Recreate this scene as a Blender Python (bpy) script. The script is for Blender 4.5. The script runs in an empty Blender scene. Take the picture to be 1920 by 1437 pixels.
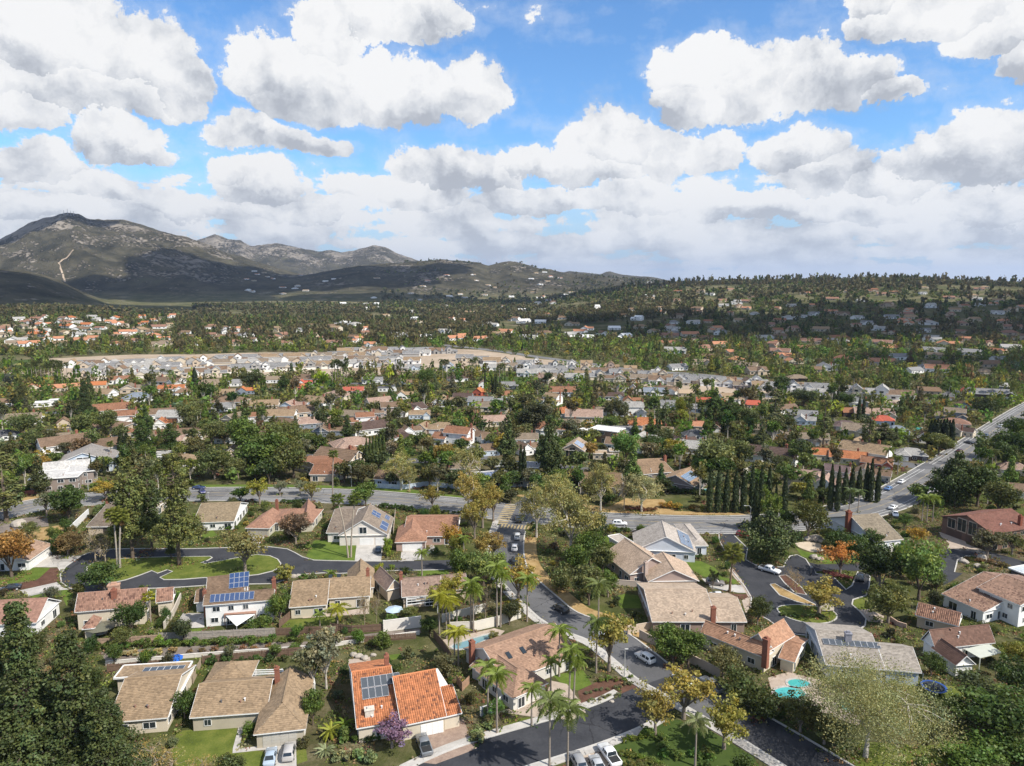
import bpy, math, random
import numpy as np
from mathutils import Vector, Matrix
random.seed(7)
RNG = np.random.default_rng(11)
SC = bpy.context.scene
COL = SC.collection
D2R = math.radians
# ---------------------------------------------------------------- camera
CAM_H = 78.0
PITCH = D2R(8.27)
FPX = 1331.0
cam_d = bpy.data.cameras.new("camera")
cam_d.sensor_width = 36.0
cam_d.sensor_fit = 'HORIZONTAL'
cam_d.lens = 36.0 * FPX / 1920.0
cam_d.clip_start = 1.0
cam_d.clip_end = 60000.0
cam = bpy.data.objects.new("camera", cam_d)
COL.objects.link(cam)
cam.location = (0, 0, CAM_H)
cam.rotation_euler = (math.pi / 2 - PITCH, 0, 0)
SC.camera = cam
# ---------------------------------------------------------------- sun and sky
SUN_EL = D2R(47.0)
SUN_DIR = Vector((0.845 * math.cos(SUN_EL), -0.535 * math.cos(SUN_EL), math.sin(SUN_EL))).normalized()  # towards the sun
sun_d = bpy.data.lights.new("sun", 'SUN')
sun_d.energy = 5.0
sun_d.angle = D2R(0.53)
sun_d.color = (1.0, 0.95, 0.87)
sun = bpy.data.objects.new("sun", sun_d)
COL.objects.link(sun)
sun.rotation_euler = SUN_DIR.to_track_quat('Z', 'Y').to_euler()
sun.location = (0, 0, 300)
SKY_STRENGTH = 0.135
HAZE_D = 3.8e-5
SC.view_settings.view_transform = 'Standard'
SC.view_settings.look = 'None'
SC.view_settings.gamma = 1.0
SC.view_settings.use_curve_mapping = False
SC.view_settings.exposure = 0.38
SC.cycles.use_denoising = True
SC.cycles.denoiser = 'OPENIMAGEDENOISE'
SC.cycles.max_bounces = 5
SC.cycles.diffuse_bounces = 3
SC.cycles.glossy_bounces = 2
SC.cycles.transmission_bounces = 2
SC.cycles.transparent_max_bounces = 6
SC.cycles.volume_bounces = 0
SC.cycles.caustics_reflective = False
SC.cycles.caustics_refractive = False
SC.cycles.sample_clamp_indirect = 4.0
# pixel of the photograph (1920 x 1437) -> direction / point on a level plane
CP, SP = math.cos(PITCH), math.sin(PITCH)
def ray(px, py):
 a = (px - 960.0) / FPX
 b = -(py - 718.5) / FPX
 return Vector((a, CP + b * SP, -SP + b * CP))
def P(px, py, z=0.0):
 d = ray(px, py)
 t = (z - CAM_H) / d.z
 return Vector((d.x * t, d.y * t, z))
# reading frames: enlarged views of the photograph (origin x, origin y, factor)
FR = {'a': (0, 920, 4.8), 'b': (380, 920, 4.8), 'c': (760, 920, 4.8), 'd': (1140, 920, 4.8), 'e': (1520, 920, 4.8),
 'f': (0, 680, 4.8), 'g': (380, 680, 4.8), 'h': (760, 680, 4.8), 'i': (1140, 680, 4.8), 'j': (1520, 680, 4.8),
 '1': (0, 1050, 3.0), '2': (600, 1050, 3.0), '3': (1200, 1050, 2.6667), 'k': (0, 600, 3.0), 'l': (600, 600, 3.0),
 'm': (1200, 600, 2.6667), 'p': (0, 0, 1.0)}
def q(t, x, y):
 ox, oy, s = FR[t]
 return (ox + x / s, oy + y / s)
def Q(t, x, y, z=0.0):
 return P(*q(t, x, y), z)
# ---------------------------------------------------------------- node helpers
def new_mat(name):
 m = bpy.data.materials.new(name)
 m.use_nodes = True
 nt = m.node_tree
 nt.nodes.clear()
 return m, nt
class N:
 """tiny node-graph builder"""
 def __init__(s, nt): s.nt = nt
 def n(s, typ, **kw):
  nd = s.nt.nodes.new(typ)
  for k, v in kw.items(): setattr(nd, k, v)
  return nd
 def put(s, sock, v):
  if isinstance(v, bpy.types.NodeSocket): s.nt.links.new(v, sock)
  elif v is not None:
   if hasattr(sock, 'default_value'):
    try: sock.default_value = v
    except Exception: sock.default_value = (*v, 1.0)
 def m(s, op, a, b=None, c=None, clamp=False):
  nd = s.n('ShaderNodeMath', operation=op, use_clamp=clamp)
  s.put(nd.inputs[0], a)
  if b is not None: s.put(nd.inputs[1], b)
  if c is not None: s.put(nd.inputs[2], c)
  return nd.outputs[0]
 def vm(s, op, a, b=None, scale=None):
  nd = s.n('ShaderNodeVectorMath', operation=op)
  s.put(nd.inputs[0], a)
  if b is not None: s.put(nd.inputs[1], b)
  if scale is not None: s.put(nd.inputs['Scale'], scale)
  return nd.outputs['Value'] if op in ('LENGTH', 'DOT_PRODUCT', 'DISTANCE') else nd.outputs[0]
 def noise(s, vec, scale, detail=3, rough=0.55, w=None, dist=0.0, out=0):
  nd = s.n('ShaderNodeTexNoise')
  s.put(nd.inputs['Vector'], vec)
  nd.inputs['Scale'].default_value = scale
  nd.inputs['Detail'].default_value = detail
  nd.inputs['Roughness'].default_value = rough
  nd.inputs['Distortion'].default_value = dist
  return nd.outputs[out]
 def mix(s, f, a, b, blend='MIX'):
  nd = s.n('ShaderNodeMix', data_type='RGBA', blend_type=blend)
  s.put(nd.inputs[0], f); s.put(nd.inputs[6], c4(a)); s.put(nd.inputs[7], c4(b))
  return nd.outputs[2]
 def ramp(s, f, stops, interp='LINEAR'):
  nd = s.n('ShaderNodeValToRGB')
  nd.color_ramp.interpolation = interp
  el = nd.color_ramp.elements
  while len(el) < len(stops): el.new(0.5)
  for e, (p, c) in zip(el, stops):
   e.position = p; e.color = c4(c)
  s.put(nd.inputs[0], f)
  return nd.outputs[0]
 def mr(s, v, a, b, c=0.0, d=1.0, smooth=False):
  nd = s.n('ShaderNodeMapRange', clamp=True)
  if smooth: nd.interpolation_type = 'SMOOTHSTEP'
  s.put(nd.inputs[0], v)
  for i, x in enumerate((a, b, c, d)): s.put(nd.inputs[1 + i], x)
  return nd.outputs[0]
def c4(c):
 if isinstance(c, bpy.types.NodeSocket): return c
 if isinstance(c, (int, float)): return (c, c, c, 1.0)
 return (c[0], c[1], c[2], 1.0)
# ---------------------------------------------------------------- world: physical sky with cumulus
def azel(px, py):
 d = ray(px, py)
 return math.atan2(d.x, d.y), math.atan2(d.z, math.hypot(d.x, d.y))
#  cumulus heaps seen in the sky: centre px, centre py (height of the widest part), half width, height above, depth below
CLOUDS = [
 (95, 95, 180, 150, 62), (230, 120, 150, 115, 70), (330, 155, 85, 55, 60), (30, 215, 70, 70, 45), (150, 175, 190, 80, 50),
 (210, 265, 105, 45, 50), (260, 285, 75, 25, 30), (70, 320, 90, 45, 35), (190, 360, 100, 30, 28),
 (520, 150, 90, 95, 45), (590, 170, 130, 90, 60), (740, 170, 130, 75, 70), (880, 175, 78, 75, 62), (720, 40, 170, 60, 52),
 (620, 60, 75, 70, 50), (800, 30, 95, 60, 40), (470, 250, 85, 42, 38), (570, 270, 85, 22, 25), (480, 345, 90, 50, 40), (440, 330, 60, 35, 30),
 (660, 350, 70, 32, 25), (860, 325, 150, 45, 42), (985, 310, 65, 35, 28), (780, 370, 120, 32, 24),
 (1310, 130, 95, 75, 75), (1400, 150, 110, 85, 78), (1510, 160, 110, 85, 60), (1600, 150, 90, 55, 55), (1680, 175, 55, 22, 25), (1290, 185, 75, 50, 50),
 (1150, 280, 90, 70, 45), (1110, 320, 90, 35, 30), (1250, 300, 65, 60, 35), (1340, 290, 60, 50, 40), (1500, 290, 100, 55, 50), (1560, 330, 110, 60, 42),
 (1740, 310, 90, 60, 45), (1850, 300, 120, 85, 60), (1930, 290, 90, 80, 60), (1660, 350, 110, 45, 32),
 (1720, 35, 160, 60, 42), (1860, 70, 90, 80, 45), (1800, 20, 130, 60, 60), (1910, 110, 50, 50, 40), (1620, 10, 60, 25, 14),
 (1200, 380, 140, 42, 32), (1400, 390, 150, 35, 28), (1620, 400, 160, 36, 30), (1830, 400, 150, 45, 30), (1010, 380, 120, 34, 25),
 (560, 400, 130, 30, 24), (330, 395, 110, 25, 22), (50, 395, 110, 26, 20)]
world = bpy.data.worlds.new("World")
SC.world = world
world.use_nodes = True
def build_world():
 nt = world.node_tree
 nt.nodes.clear()
 g = N(nt)
 tc = g.n('ShaderNodeTexCoord').outputs['Generated']
 sep = g.n('ShaderNodeSeparateXYZ'); nt.links.new(tc, sep.inputs[0])
 X, Y, Z = sep.outputs
 az = g.m('ARCTAN2', X, Y)
 hor = g.m('SQRT', g.m('ADD', g.m('MULTIPLY', X, X), g.m('MULTIPLY', Y, Y)))
 el = g.m('ARCTAN2', Z, hor)
 # noise domain: azimuth/elevation, stretched sideways towards the horizon
 squash = g.m('ADD', 1.0, g.m('DIVIDE', 0.10, g.m('ADD', g.m('ABSOLUTE', el), 0.045)))
 comb = g.n('ShaderNodeCombineXYZ')
 g.put(comb.inputs[0], az); g.put(comb.inputs[1], g.m('MULTIPLY', el, squash)); comb.inputs[2].default_value = 3.7
 p = comb.outputs[0]
 warp = g.noise(p, 9.0, 6, 0.68, out=1)
 wv = g.vm('SUBTRACT', warp, (0.5, 0.5, 0.5))
 p2 = g.vm('ADD', p, g.vm('SCALE', wv, scale=0.06))
 s2 = g.n('ShaderNodeSeparateXYZ'); nt.links.new(p2, s2.inputs[0])
 sw = g.n('ShaderNodeSeparateXYZ'); nt.links.new(wv, sw.inputs[0])
 U = g.m('ADD', az, g.m('MULTIPLY', sw.outputs[0], 0.105))
 V = g.m('ADD', el, g.m('MULTIPLY', sw.outputs[1], 0.080))
 best = None; hb = None
 for (cx, cy, w, up, dn) in CLOUDS:
  a0, e0 = azel(cx, cy)
  w, up, dn = (w * 1.0, up * 1.0, dn * 1.0) if cy < 225 else (w * 1.08, up * 1.10, dn * 1.05)
  aw = abs(azel(cx + w, cy)[0] - a0)
  eu = abs(azel(cx, cy - up)[1] - e0)
  ed = abs(azel(cx, cy + dn)[1] - e0)
  du = g.m('MULTIPLY', g.m('SUBTRACT', U, a0), 1.0 / aw)
  dv = g.m('SUBTRACT', V, e0)
  hv = g.m('MAXIMUM', g.m('MULTIPLY', dv, 1.0 / eu), g.m('MULTIPLY', dv, -1.0 / ed))
  e = g.m('SUBTRACT', 1.0, g.m('MULTIPLY_ADD', du, du, g.m('MULTIPLY', hv, hv)))
  h = g.m('MULTIPLY', dv, 1.0 / (eu + ed))       # about -0.5 (base) .. +0.6 (top)
  if best is None: best, hb = e, h
  else:
   win = g.m('GREATER_THAN', e, best)
   hb = g.m('ADD', hb, g.m('MULTIPLY', win, g.m('SUBTRACT', h, hb)))
   best = g.m('SMOOTH_MAX', e, best, 0.25)
 best = g.m('MAXIMUM', best, -0.9)
 # cloud deck low over the horizon, and scattered cumulus all round
 low = g.mr(el, D2R(11.0), D2R(4.0), 0.0, 1.0, True)
 band = g.noise(g.vm('MULTIPLY', p, (1.0, 3.2, 1.0)), 7.0, 4, 0.55)
 deck = g.m('SUBTRACT', g.m('ADD', g.m('MULTIPLY', low, 0.80), g.m('MULTIPLY', g.m('SUBTRACT', band, 0.5), 2.3)), 0.40)
 out_front = g.mr(g.m('ABSOLUTE', az), D2R(40), D2R(52))
 high = g.mr(el, D2R(22), D2R(32))
 away = g.m('MAXIMUM', out_front, high)
 lay = g.n('ShaderNodeCombineXYZ')
 dz = g.m('ADD', g.m('ABSOLUTE', Z), 0.16)
 g.put(lay.inputs[0], g.m('DIVIDE', X, dz)); g.put(lay.inputs[1], g.m('DIVIDE', Y, dz))
 scat = g.noise(lay.outputs[0], 1.3, 4, 0.5)
 scat = g.m('MULTIPLY', g.m('SUBTRACT', scat, 0.50), 4.0)
 scat = g.m('ADD', g.m('MULTIPLY', away, g.m('ADD', scat, 1.0)), -1.0)
 cov = g.m('MAXIMUM', g.m('MAXIMUM', best, deck), scat)
 hb = g.m('ADD', g.m('MULTIPLY', g.m('GREATER_THAN', best, g.m('MAXIMUM', deck, scat)), hb), 0.0)
 # billow detail, with a copy shifted towards the sun for relief
 def bil(vec):
  a = g.noise(vec, 17.0, 8, 0.66)
  return a
 n1 = bil(p2)
 n2 = bil(g.vm('ADD', p2, (0.012, 0.014, 0.0)))
 b1 = g.noise(p2, 6.5, 3, 0.5)
 b2 = g.noise(g.vm('ADD', p2, (0.03, 0.035, 0.0)), 6.5, 3, 0.5)
 dens = g.m('ADD', cov, g.m('MULTIPLY', g.m('SUBTRACT', n1, 0.5), 2.1))
 alpha = g.mr(dens, 0.0, 0.20, 0, 1, True)
 wisp = g.m('MULTIPLY', g.mr(dens, -0.55, 0.15, 0, 1, True), 0.22)
 alpha = g.m('MAXIMUM', alpha, wisp)
 relief = g.m('ADD', g.m('MULTIPLY', g.m('SUBTRACT', n1, n2), 1.9), g.m('MULTIPLY', g.m('SUBTRACT', b1, b2), 3.2))
 core = g.mr(dens, 0.3, 1.5)
 top = g.mr(g.m('ADD', hb, g.m('MULTIPLY', g.m('SUBTRACT', b1, 0.5), 0.7)), -0.42, 0.20, 0, 1, True)
 lit = g.m('ADD', g.m('ADD', g.m('MULTIPLY', top, 0.50), 0.42), relief)
 lit = g.m('ADD', lit, g.m('MULTIPLY', low, g.m('MULTIPLY', g.m('SUBTRACT', band, 0.56), 1.5)))
 lit = g.m('SUBTRACT', lit, g.m('MULTIPLY', core, g.m('MULTIPLY', g.m('SUBTRACT', 1.0, top), 0.26)))
 lit = g.m('MINIMUM', g.m('MAXIMUM', lit, 0.0), 1.0)
 ccol = g.ramp(lit, [(0.0, (0.50, 0.53, 0.59)), (0.30, (0.66, 0.69, 0.74)), (0.60, (0.85, 0.865, 0.89)), (0.95, (1.0, 1.0, 1.0))])
 # pale air towards the horizon
 air = g.mr(el, D2R(9), D2R(0.5), 0, 1, True)
 ccol = g.mix(g.m('MULTIPLY', air, 0.35), ccol, (0.70, 0.76, 0.84))
 sky = g.n('ShaderNodeTexSky', sky_type='NISHITA', sun_disc=False)
 sky.sun_elevation = SUN_EL
 sky.sun_rotation = math.atan2(SUN_DIR.x, SUN_DIR.y)
 sky.altitude = 200; sky.air_density = 1.0; sky.dust_density = 0.3; sky.ozone_density = 4.0
 bg1 = g.n('ShaderNodeBackground'); nt.links.new(g.mix(g.m('MULTIPLY', air, 0.8), g.vm('MULTIPLY', sky.outputs[0], (0.66, 0.92, 1.10)), (2.5, 3.4, 4.5)), bg1.inputs[0]); bg1.inputs[1].default_value = SKY_STRENGTH
 bg2 = g.n('ShaderNodeBackground'); nt.links.new(ccol, bg2.inputs[0]); bg2.inputs[1].default_value = 0.74
 mx = g.n('ShaderNodeMixShader')
 nt.links.new(alpha, mx.inputs[0]); nt.links.new(bg1.outputs[0], mx.inputs[1]); nt.links.new(bg2.outputs[0], mx.inputs[2])
 o = g.n('ShaderNodeOutputWorld'); nt.links.new(mx.outputs[0], o.inputs[0])
build_world()
world.cycles.sampling_method = 'MANUAL'
world.cycles.sample_map_resolution = 512
# ---------------------------------------------------------------- mesh helpers
def link(o, parent=None, loc=None, rz=0.0, sc=None):
 COL.objects.link(o)
 if parent is not None: o.parent = parent
 if loc is not None: o.location = loc
 if rz: o.rotation_euler = (0, 0, rz)
 if sc is not None: o.scale = sc
 return o
def tag(o, label=None, cat=None, group=None, kind=None):
 if label: o['label'] = label
 if cat: o['category'] = cat
 if group: o['group'] = group
 if kind: o['kind'] = kind
 return o
class MB:
 def __init__(s): s.v = []; s.f = []; s.uv = []; s.mi = []
 def face(s, pts, uv=None, mi=0):
  n = len(s.v)
  s.v.extend([tuple(p) for p in pts]); s.f.append(tuple(range(n, n + len(pts))))
  s.uv.extend(uv if uv else [(0, 0)] * len(pts)); s.mi.append(mi)
 def box(s, c, size, rz=0.0, mi=0, taper=1.0):
  hx, hy, hz = size[0] / 2, size[1] / 2, size[2] / 2
  co, si = math.cos(rz), math.sin(rz)
  pts = []
  for z, t in ((-hz, 1.0), (hz, taper)):
   for x, y in ((-hx, -hy), (hx, -hy), (hx, hy), (-hx, hy)):
    x *= t; y *= t
    pts.append((c[0] + x * co - y * si, c[1] + x * si + y * co, c[2] + z))
  for a in ((0, 3, 2, 1), (4, 5, 6, 7), (0, 1, 5, 4), (1, 2, 6, 5), (2, 3, 7, 6), (3, 0, 4, 7)):
   s.face([pts[i] for i in a], mi=mi)
 def prism(s, poly, z0, z1, mi=0, mi_top=None):
  n = len(poly)
  s.face([(p[0], p[1], z1) for p in poly], [(p[0], p[1]) for p in poly], mi if mi_top is None else mi_top)
  for i in range(n):
   a, b = poly[i], poly[(i + 1) % n]
   s.face([(a[0], a[1], z0), (b[0], b[1], z0), (b[0], b[1], z1), (a[0], a[1], z1)], mi=mi)
 def tube(s, pts, rad, n=6, mi=0, cap=True):
  pts = [Vector(p) for p in pts]
  rings = []
  for i, p in enumerate(pts):
   d = (pts[min(i + 1, len(pts) - 1)] - pts[max(i - 1, 0)])
   d = d.normalized() if d.length > 1e-9 else Vector((0, 0, 1))
   a = d.cross(Vector((0, 0, 1)) if abs(d.z) < 0.95 else Vector((1, 0, 0))).normalized()
   b = d.cross(a)
   r = rad[i] if isinstance(rad, (list, tuple)) else rad
   k0 = len(s.v)
   for k in range(n):
    t = 2 * math.pi * k / n
    s.v.append(tuple(p + (a * math.cos(t) + b * math.sin(t)) * r))
   rings.append(k0)
  for i in range(len(rings) - 1):
   for k in range(n):
    a, b = rings[i] + k, rings[i] + (k + 1) % n
    c, d = rings[i + 1] + (k + 1) % n, rings[i + 1] + k
    s.f.append((a, b, c, d)); s.uv.extend([(0, 0)] * 4); s.mi.append(mi)
  if cap:
   s.f.append(tuple(rings[-1] + k for k in range(n))); s.uv.extend([(0, 0)] * n); s.mi.append(mi)
 def mesh(s, name, mats, smooth=False):
  me = bpy.data.meshes.new(name)
  me.from_pydata(s.v, [], s.f)
  if any(u != (0, 0) for u in s.uv[:400]):
   l = me.uv_layers.new(name='uv')
   l.data.foreach_set('uv', np.array(s.uv, dtype=np.float32).ravel())
  for m in (mats if isinstance(mats, (list, tuple)) else [mats]): me.materials.append(m)
  if any(s.mi): me.polygons.foreach_set('material_index', s.mi)
  if smooth: me.polygons.foreach_set('use_smooth', [True] * len(me.polygons))
  me.update()
  return me
 def obj(s, name, mats, parent=None, loc=None, rz=0.0, smooth=False, color=None):
  o = bpy.data.objects.new(name, s.mesh(name, mats, smooth))
  link(o, parent, loc, rz)
  if color: o.color = c4(color)
  return o
def empty(name, loc=(0, 0, 0), rz=0.0):
 o = bpy.data.objects.new(name, None)
 o.empty_display_size = 0.5
 return link(o, None, loc, rz)
def mesh_np(name, V, F, mats, smooth=False, attrs=None):
 """V (n,3), F (m,k) arrays -> mesh"""
 me = bpy.data.meshes.new(name)
 V = np.ascontiguousarray(V, dtype=np.float32); F = np.ascontiguousarray(F, dtype=np.int32)
 k = F.shape[1]
 me.vertices.add(len(V)); me.vertices.foreach_set('co', V.ravel())
 me.loops.add(F.size); me.loops.foreach_set('vertex_index', F.ravel())
 me.polygons.add(len(F)); me.polygons.foreach_set('loop_start', np.arange(0, F.size, k, dtype=np.int32))
 me.polygons.foreach_set('loop_total', np.full(len(F), k, dtype=np.int32))
 for m in (mats if isinstance(mats, (list, tuple)) else [mats]): me.materials.append(m)
 if smooth: me.polygons.foreach_set('use_smooth', np.ones(len(F), dtype=bool))
 for an, (dom, arr) in (attrs or {}).items():
  if arr.ndim == 1:
   at = me.attributes.new(an, 'FLOAT', dom); at.data.foreach_set('value', arr.astype(np.float32))
  else:
   at = me.attributes.new(an, 'FLOAT_COLOR', dom)
   at.data.foreach_set('color', np.concatenate([arr, np.ones((len(arr), 1))], 1).astype(np.float32).ravel())
 me.update(calc_edges=True)
 return me
# ---------------------------------------------------------------- terrain heights
def hash_noise(x, y, seed=0):
 xi = np.floor(x).astype(np.int64); yi = np.floor(y).astype(np.int64)
 xf = x - xi; yf = y - yi
 u = xf * xf * (3 - 2 * xf); v = yf * yf * (3 - 2 * yf)
 def h(a, b):
  n = (a * 374761393 + b * 668265263 + seed * 974634777) & 0xFFFFFFFF
  n = ((n ^ (n >> 13)) * 1274126177) & 0xFFFFFFFF
  return ((n ^ (n >> 16)) & 0xFFFF) / 65535.0
 return (h(xi, yi) * (1 - u) + h(xi + 1, yi) * u) * (1 - v) + (h(xi, yi + 1) * (1 - u) + h(xi + 1, yi + 1) * u) * v
def fbm(x, y, oct=5, seed=0, ridged=False):
 s = 0.0; a = 0.5; t = 0.0
 for i in range(oct):
  n = hash_noise(x, y, seed + i * 17)
  if ridged: n = 1.0 - abs(2 * n - 1)
  s = s + a * n; t += a; a *= 0.5; x = x * 2.03 + 13.1; y = y * 2.03 + 7.7
 return s / t
# ridges: (distance of the crest, where its foot starts, power of the flank, fall-off behind, [(px, py) of the skyline])
RIDGES = [
 (4600, 2700, 1.15, 1500, 0.16, [(-900, 560), (-600, 520), (-300, 490), (-80, 462), (0, 446), (40, 427), (80, 409), (110, 402), (128, 399), (148, 402), (165, 411), (200, 414), (228, 412), (258, 419), (300, 431), (340, 442), (380, 455), (420, 472), (470, 488), (520, 503), (570, 517), (620, 532), (680, 548), (760, 566), (860, 580)]),
 (2500, 1500, 1.3, 900, 0.10, [(-900, 470), (-400, 480), (-100, 495), (0, 503), (50, 509), (85, 517), (120, 531), (155, 549), (200, 567), (250, 580), (310, 592), (380, 604)]),
 (7200, 5200, 1.2, 2500, 0.12, [(200, 520), (330, 470), (372, 450), (402, 440), (425, 447), (452, 452), (472, 462), (500, 459), (520, 456), (545, 462), (565, 467), (600, 473), (618, 470), (640, 474), (662, 471), (700, 461), (722, 464), (748, 477), (785, 490), (850, 505), (940, 520)]),
 (3900, 2500, 1.0, 1500, 0.16, [(330, 590), (430, 560), (520, 530), (600, 512), (650, 502), (700, 497), (760, 492), (790, 491), (828, 486), (850, 490), (892, 493), (915, 499), (955, 491), (978, 494), (1012, 503), (1046, 509), (1070, 514), (1120, 519), (1180, 524), (1240, 530), (1300, 540), (1400, 556)]),
 (6000, 4600, 1.1, 2000, 0.08, [(960, 560), (1040, 515), (1068, 509), (1090, 511), (1125, 515), (1142, 509), (1162, 515), (1200, 519), (1222, 520), (1262, 528), (1330, 540), (1500, 550)]),
 (2150, 950, 0.85, 2600, 0.12, [(700, 640), (850, 600), (1000, 572), (1100, 555), (1200, 542), (1290, 536), (1400, 534), (1500, 531), (1600, 531), (1700, 530), (1800, 536), (1920, 541), (2100, 545), (2600, 550), (3600, 560)]),
 (1450, 860, 1.0, 1400, 0.05, [(-1500, 560), (-400, 568), (0, 590), (100, 591), (200, 596), (300, 603), (400, 612), (520, 630)]),
]
_rd = []
for D, r0, pw, fall, rough, prof in RIDGES:
 az = []; hh = []
 for (px, py) in prof:
  a, e = azel(px, py); az.append(a); hh.append(max(0.0, CAM_H + D * math.tan(e)))
 _rd.append((D, r0, pw, fall, rough, np.array(az), np.array(hh)))
def HT(x, y):
 x = np.asarray(x, dtype=float); y = np.asarray(y, dtype=float)
 r = np.hypot(x, y); az = np.arctan2(x, y)
 tot = np.zeros_like(r)
 g1 = fbm(x / 520.0, y / 520.0, 6, 3, True); g3 = fbm(x / 130.0, y / 130.0, 4, 13, True); g2 = fbm(x / 1500.0, y / 1500.0, 3, 9)
 for i, (D, r0, pw, fall, rough, A, Hh) in enumerate(_rd):
  h = np.interp(az, A, Hh, left=0 if A[0] > -0.6 else Hh[0], right=0 if A[-1] < 0.6 else Hh[-1])
  back = np.abs(az) > 1.5
  h = np.where(back, h * 0.3, h)
  wob = (g2 - 0.5) * 0.45 * (D - r0)
  t = np.clip((r - r0 + wob * np.clip((D - r) / (D - r0), 0, 1)) / (D - r0), 0, 1)
  f = t ** pw * (0.35 + 0.65 * t * t * (3 - 2 * t) / np.maximum(t, 1e-6) ** 0.5 * 0.999 ** 0)
  f = np.minimum(f, 1.0)
  b = np.where(r > D, np.exp(-((r - D) / fall) ** 2), f)
  bump = h * b
  near = np.clip(1 - np.abs(r - D) / (D - r0) * 3.0, 0, 1)     # keep the crest as drawn
  bump = bump + (g1 - 0.62) * h * rough * 3.4 * (1 - near) * np.clip(b * 3, 0, 1)
  bump = bump + (g3 - 0.62) * np.minimum(h, 260) * 0.10 * np.clip(b * 2, 0, 1)
  tot = tot + np.maximum(bump, 0) ** 5
 h = tot ** 0.2
 return h + 0.0
def PT(px, py):
 """point of the terrain that shows at a pixel"""
 d = ray(px, py)
 t = np.concatenate([np.linspace(60, 900, 400), np.linspace(901, 9000, 2600)])
 L = math.hypot(d.x, d.y)
 X = d.x / L * t; Y = d.y / L * t; Z = CAM_H + d.z / L * t
 below = np.nonzero(Z <= HT(X, Y))[0]
 i = below[0] if len(below) else len(t) - 1
 return Vector((X[i], Y[i], float(HT(X[i], Y[i]))))
# ---------------------------------------------------------------- ground materials
def mat_ground():
 m, nt = new_mat("ground_soil")
 g = N(nt)
 pos = g.n('ShaderNodeNewGeometry').outputs['Position']
 sep = g.n('ShaderNodeSeparateXYZ'); nt.links.new(pos, sep.inputs[0])
 dist = g.vm('LENGTH', pos)
 n_big = g.noise(pos, 0.018, 4, 0.6)
 n_mid = g.noise(pos, 0.16, 5, 0.65)
 n_fine = g.noise(pos, 1.7, 4, 0.7)
 soil = g.ramp(n_mid, [(0.30, (0.045, 0.058, 0.020)), (0.44, (0.085, 0.085, 0.036)), (0.53, (0.145, 0.118, 0.072)), (0.70, (0.25, 0.205, 0.145))])
 soil = g.mix(g.mr(n_fine, 0.35, 0.7), soil, (0.075, 0.065, 0.035), 'MIX')
 soil = g.mix(g.mr(n_big, 0.40, 0.62), soil, g.ramp(n_mid, [(0.3, (0.035, 0.052, 0.014)), (0.7, (0.11, 0.12, 0.038))]))
 # valley floor between the far trees
 far = g.ramp(g.noise(pos, 0.02, 5, 0.7), [(0.30, (0.045, 0.055, 0.022)), (0.50, (0.10, 0.10, 0.05)), (0.62, (0.18, 0.15, 0.09)), (0.78, (0.30, 0.25, 0.18))])
 col = g.mix(g.mr(dist, 500, 900), soil, far)
 # chaparral slopes with pale granite showing through
 n_r = g.noise(pos, 0.0042, 5, 0.65)
 n_s = g.noise(pos, 0.016, 6, 0.72)
 chap = g.ramp(g.noise(pos, 0.009, 8, 0.72), [(0.30, (0.020, 0.020, 0.015)), (0.46, (0.048, 0.045, 0.030)), (0.58, (0.088, 0.078, 0.052)), (0.74, (0.080, 0.088, 0.042))])
 vor = g.n('ShaderNodeTexVoronoi'); g.put(vor.inputs['Vector'], g.vm('MULTIPLY', pos, (1, 1, 1.4))); vor.inputs['Scale'].default_value = 0.052
 vor.inputs['Randomness'].default_value = 1.0
 vor2 = g.n('ShaderNodeTexVoronoi'); g.put(vor2.inputs['Vector'], pos); vor2.inputs['Scale'].default_value = 0.085
 rock = g.m('ADD', g.m('SUBTRACT', 0.52, vor.outputs[0]), g.m('MULTIPLY', g.m('SUBTRACT', n_s, 0.5), 1.4))
 rock2 = g.m('SUBTRACT', 0.34, vor2.outputs[0])
 rock = g.m('MAXIMUM', rock, g.m('ADD', rock2, g.m('MULTIPLY', g.m('SUBTRACT', n_s, 0.5), 1.1)))
 up = g.mr(sep.outputs[2], 60, 330)
 wide = g.m('SUBTRACT', g.m('MULTIPLY', g.m('SUBTRACT', n_r, 0.5), 3.2), g.m('MULTIPLY', g.m('SUBTRACT', 1.0, up), 0.42))
 rmask = g.m('MULTIPLY', g.mr(g.m('ADD', rock, wide), -0.10, 0.16), 0.85)
 rcol = g.ramp(n_s, [(0.3, (0.13, 0.11, 0.085)), (0.7, (0.32, 0.28, 0.23))])
 chap = g.mix(rmask, chap, rcol)
 hill = g.m('MULTIPLY', g.m('MAXIMUM', g.mr(dist, 2300, 2800), g.m('MULTIPLY', g.mr(dist, 1450, 1600), g.mr(sep.outputs[0], -620, -760))), g.mr(sep.outputs[2], 6, 40))
 col = g.mix(hill, col, chap)
 b = g.n('ShaderNodeBsdfDiffuse'); nt.links.new(col, b.inputs[0])
 bump = g.n('ShaderNodeBump'); bump.inputs['Strength'].default_value = 0.9
 bump.inputs['Distance'].default_value = 1.0
 hsum = g.m('ADD', g.m('MULTIPLY', n_fine, 0.25), g.m('MULTIPLY', g.m('MULTIPLY', hill, g.m('ADD', n_s, rmask)), 14.0))
 nt.links.new(hsum, bump.inputs['Height'])
 nt.links.new(bump.outputs[0], b.inputs['Normal'])
 o = g.n('ShaderNodeOutputMaterial'); nt.links.new(b.outputs[0], o.inputs[0])
 return m
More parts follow.
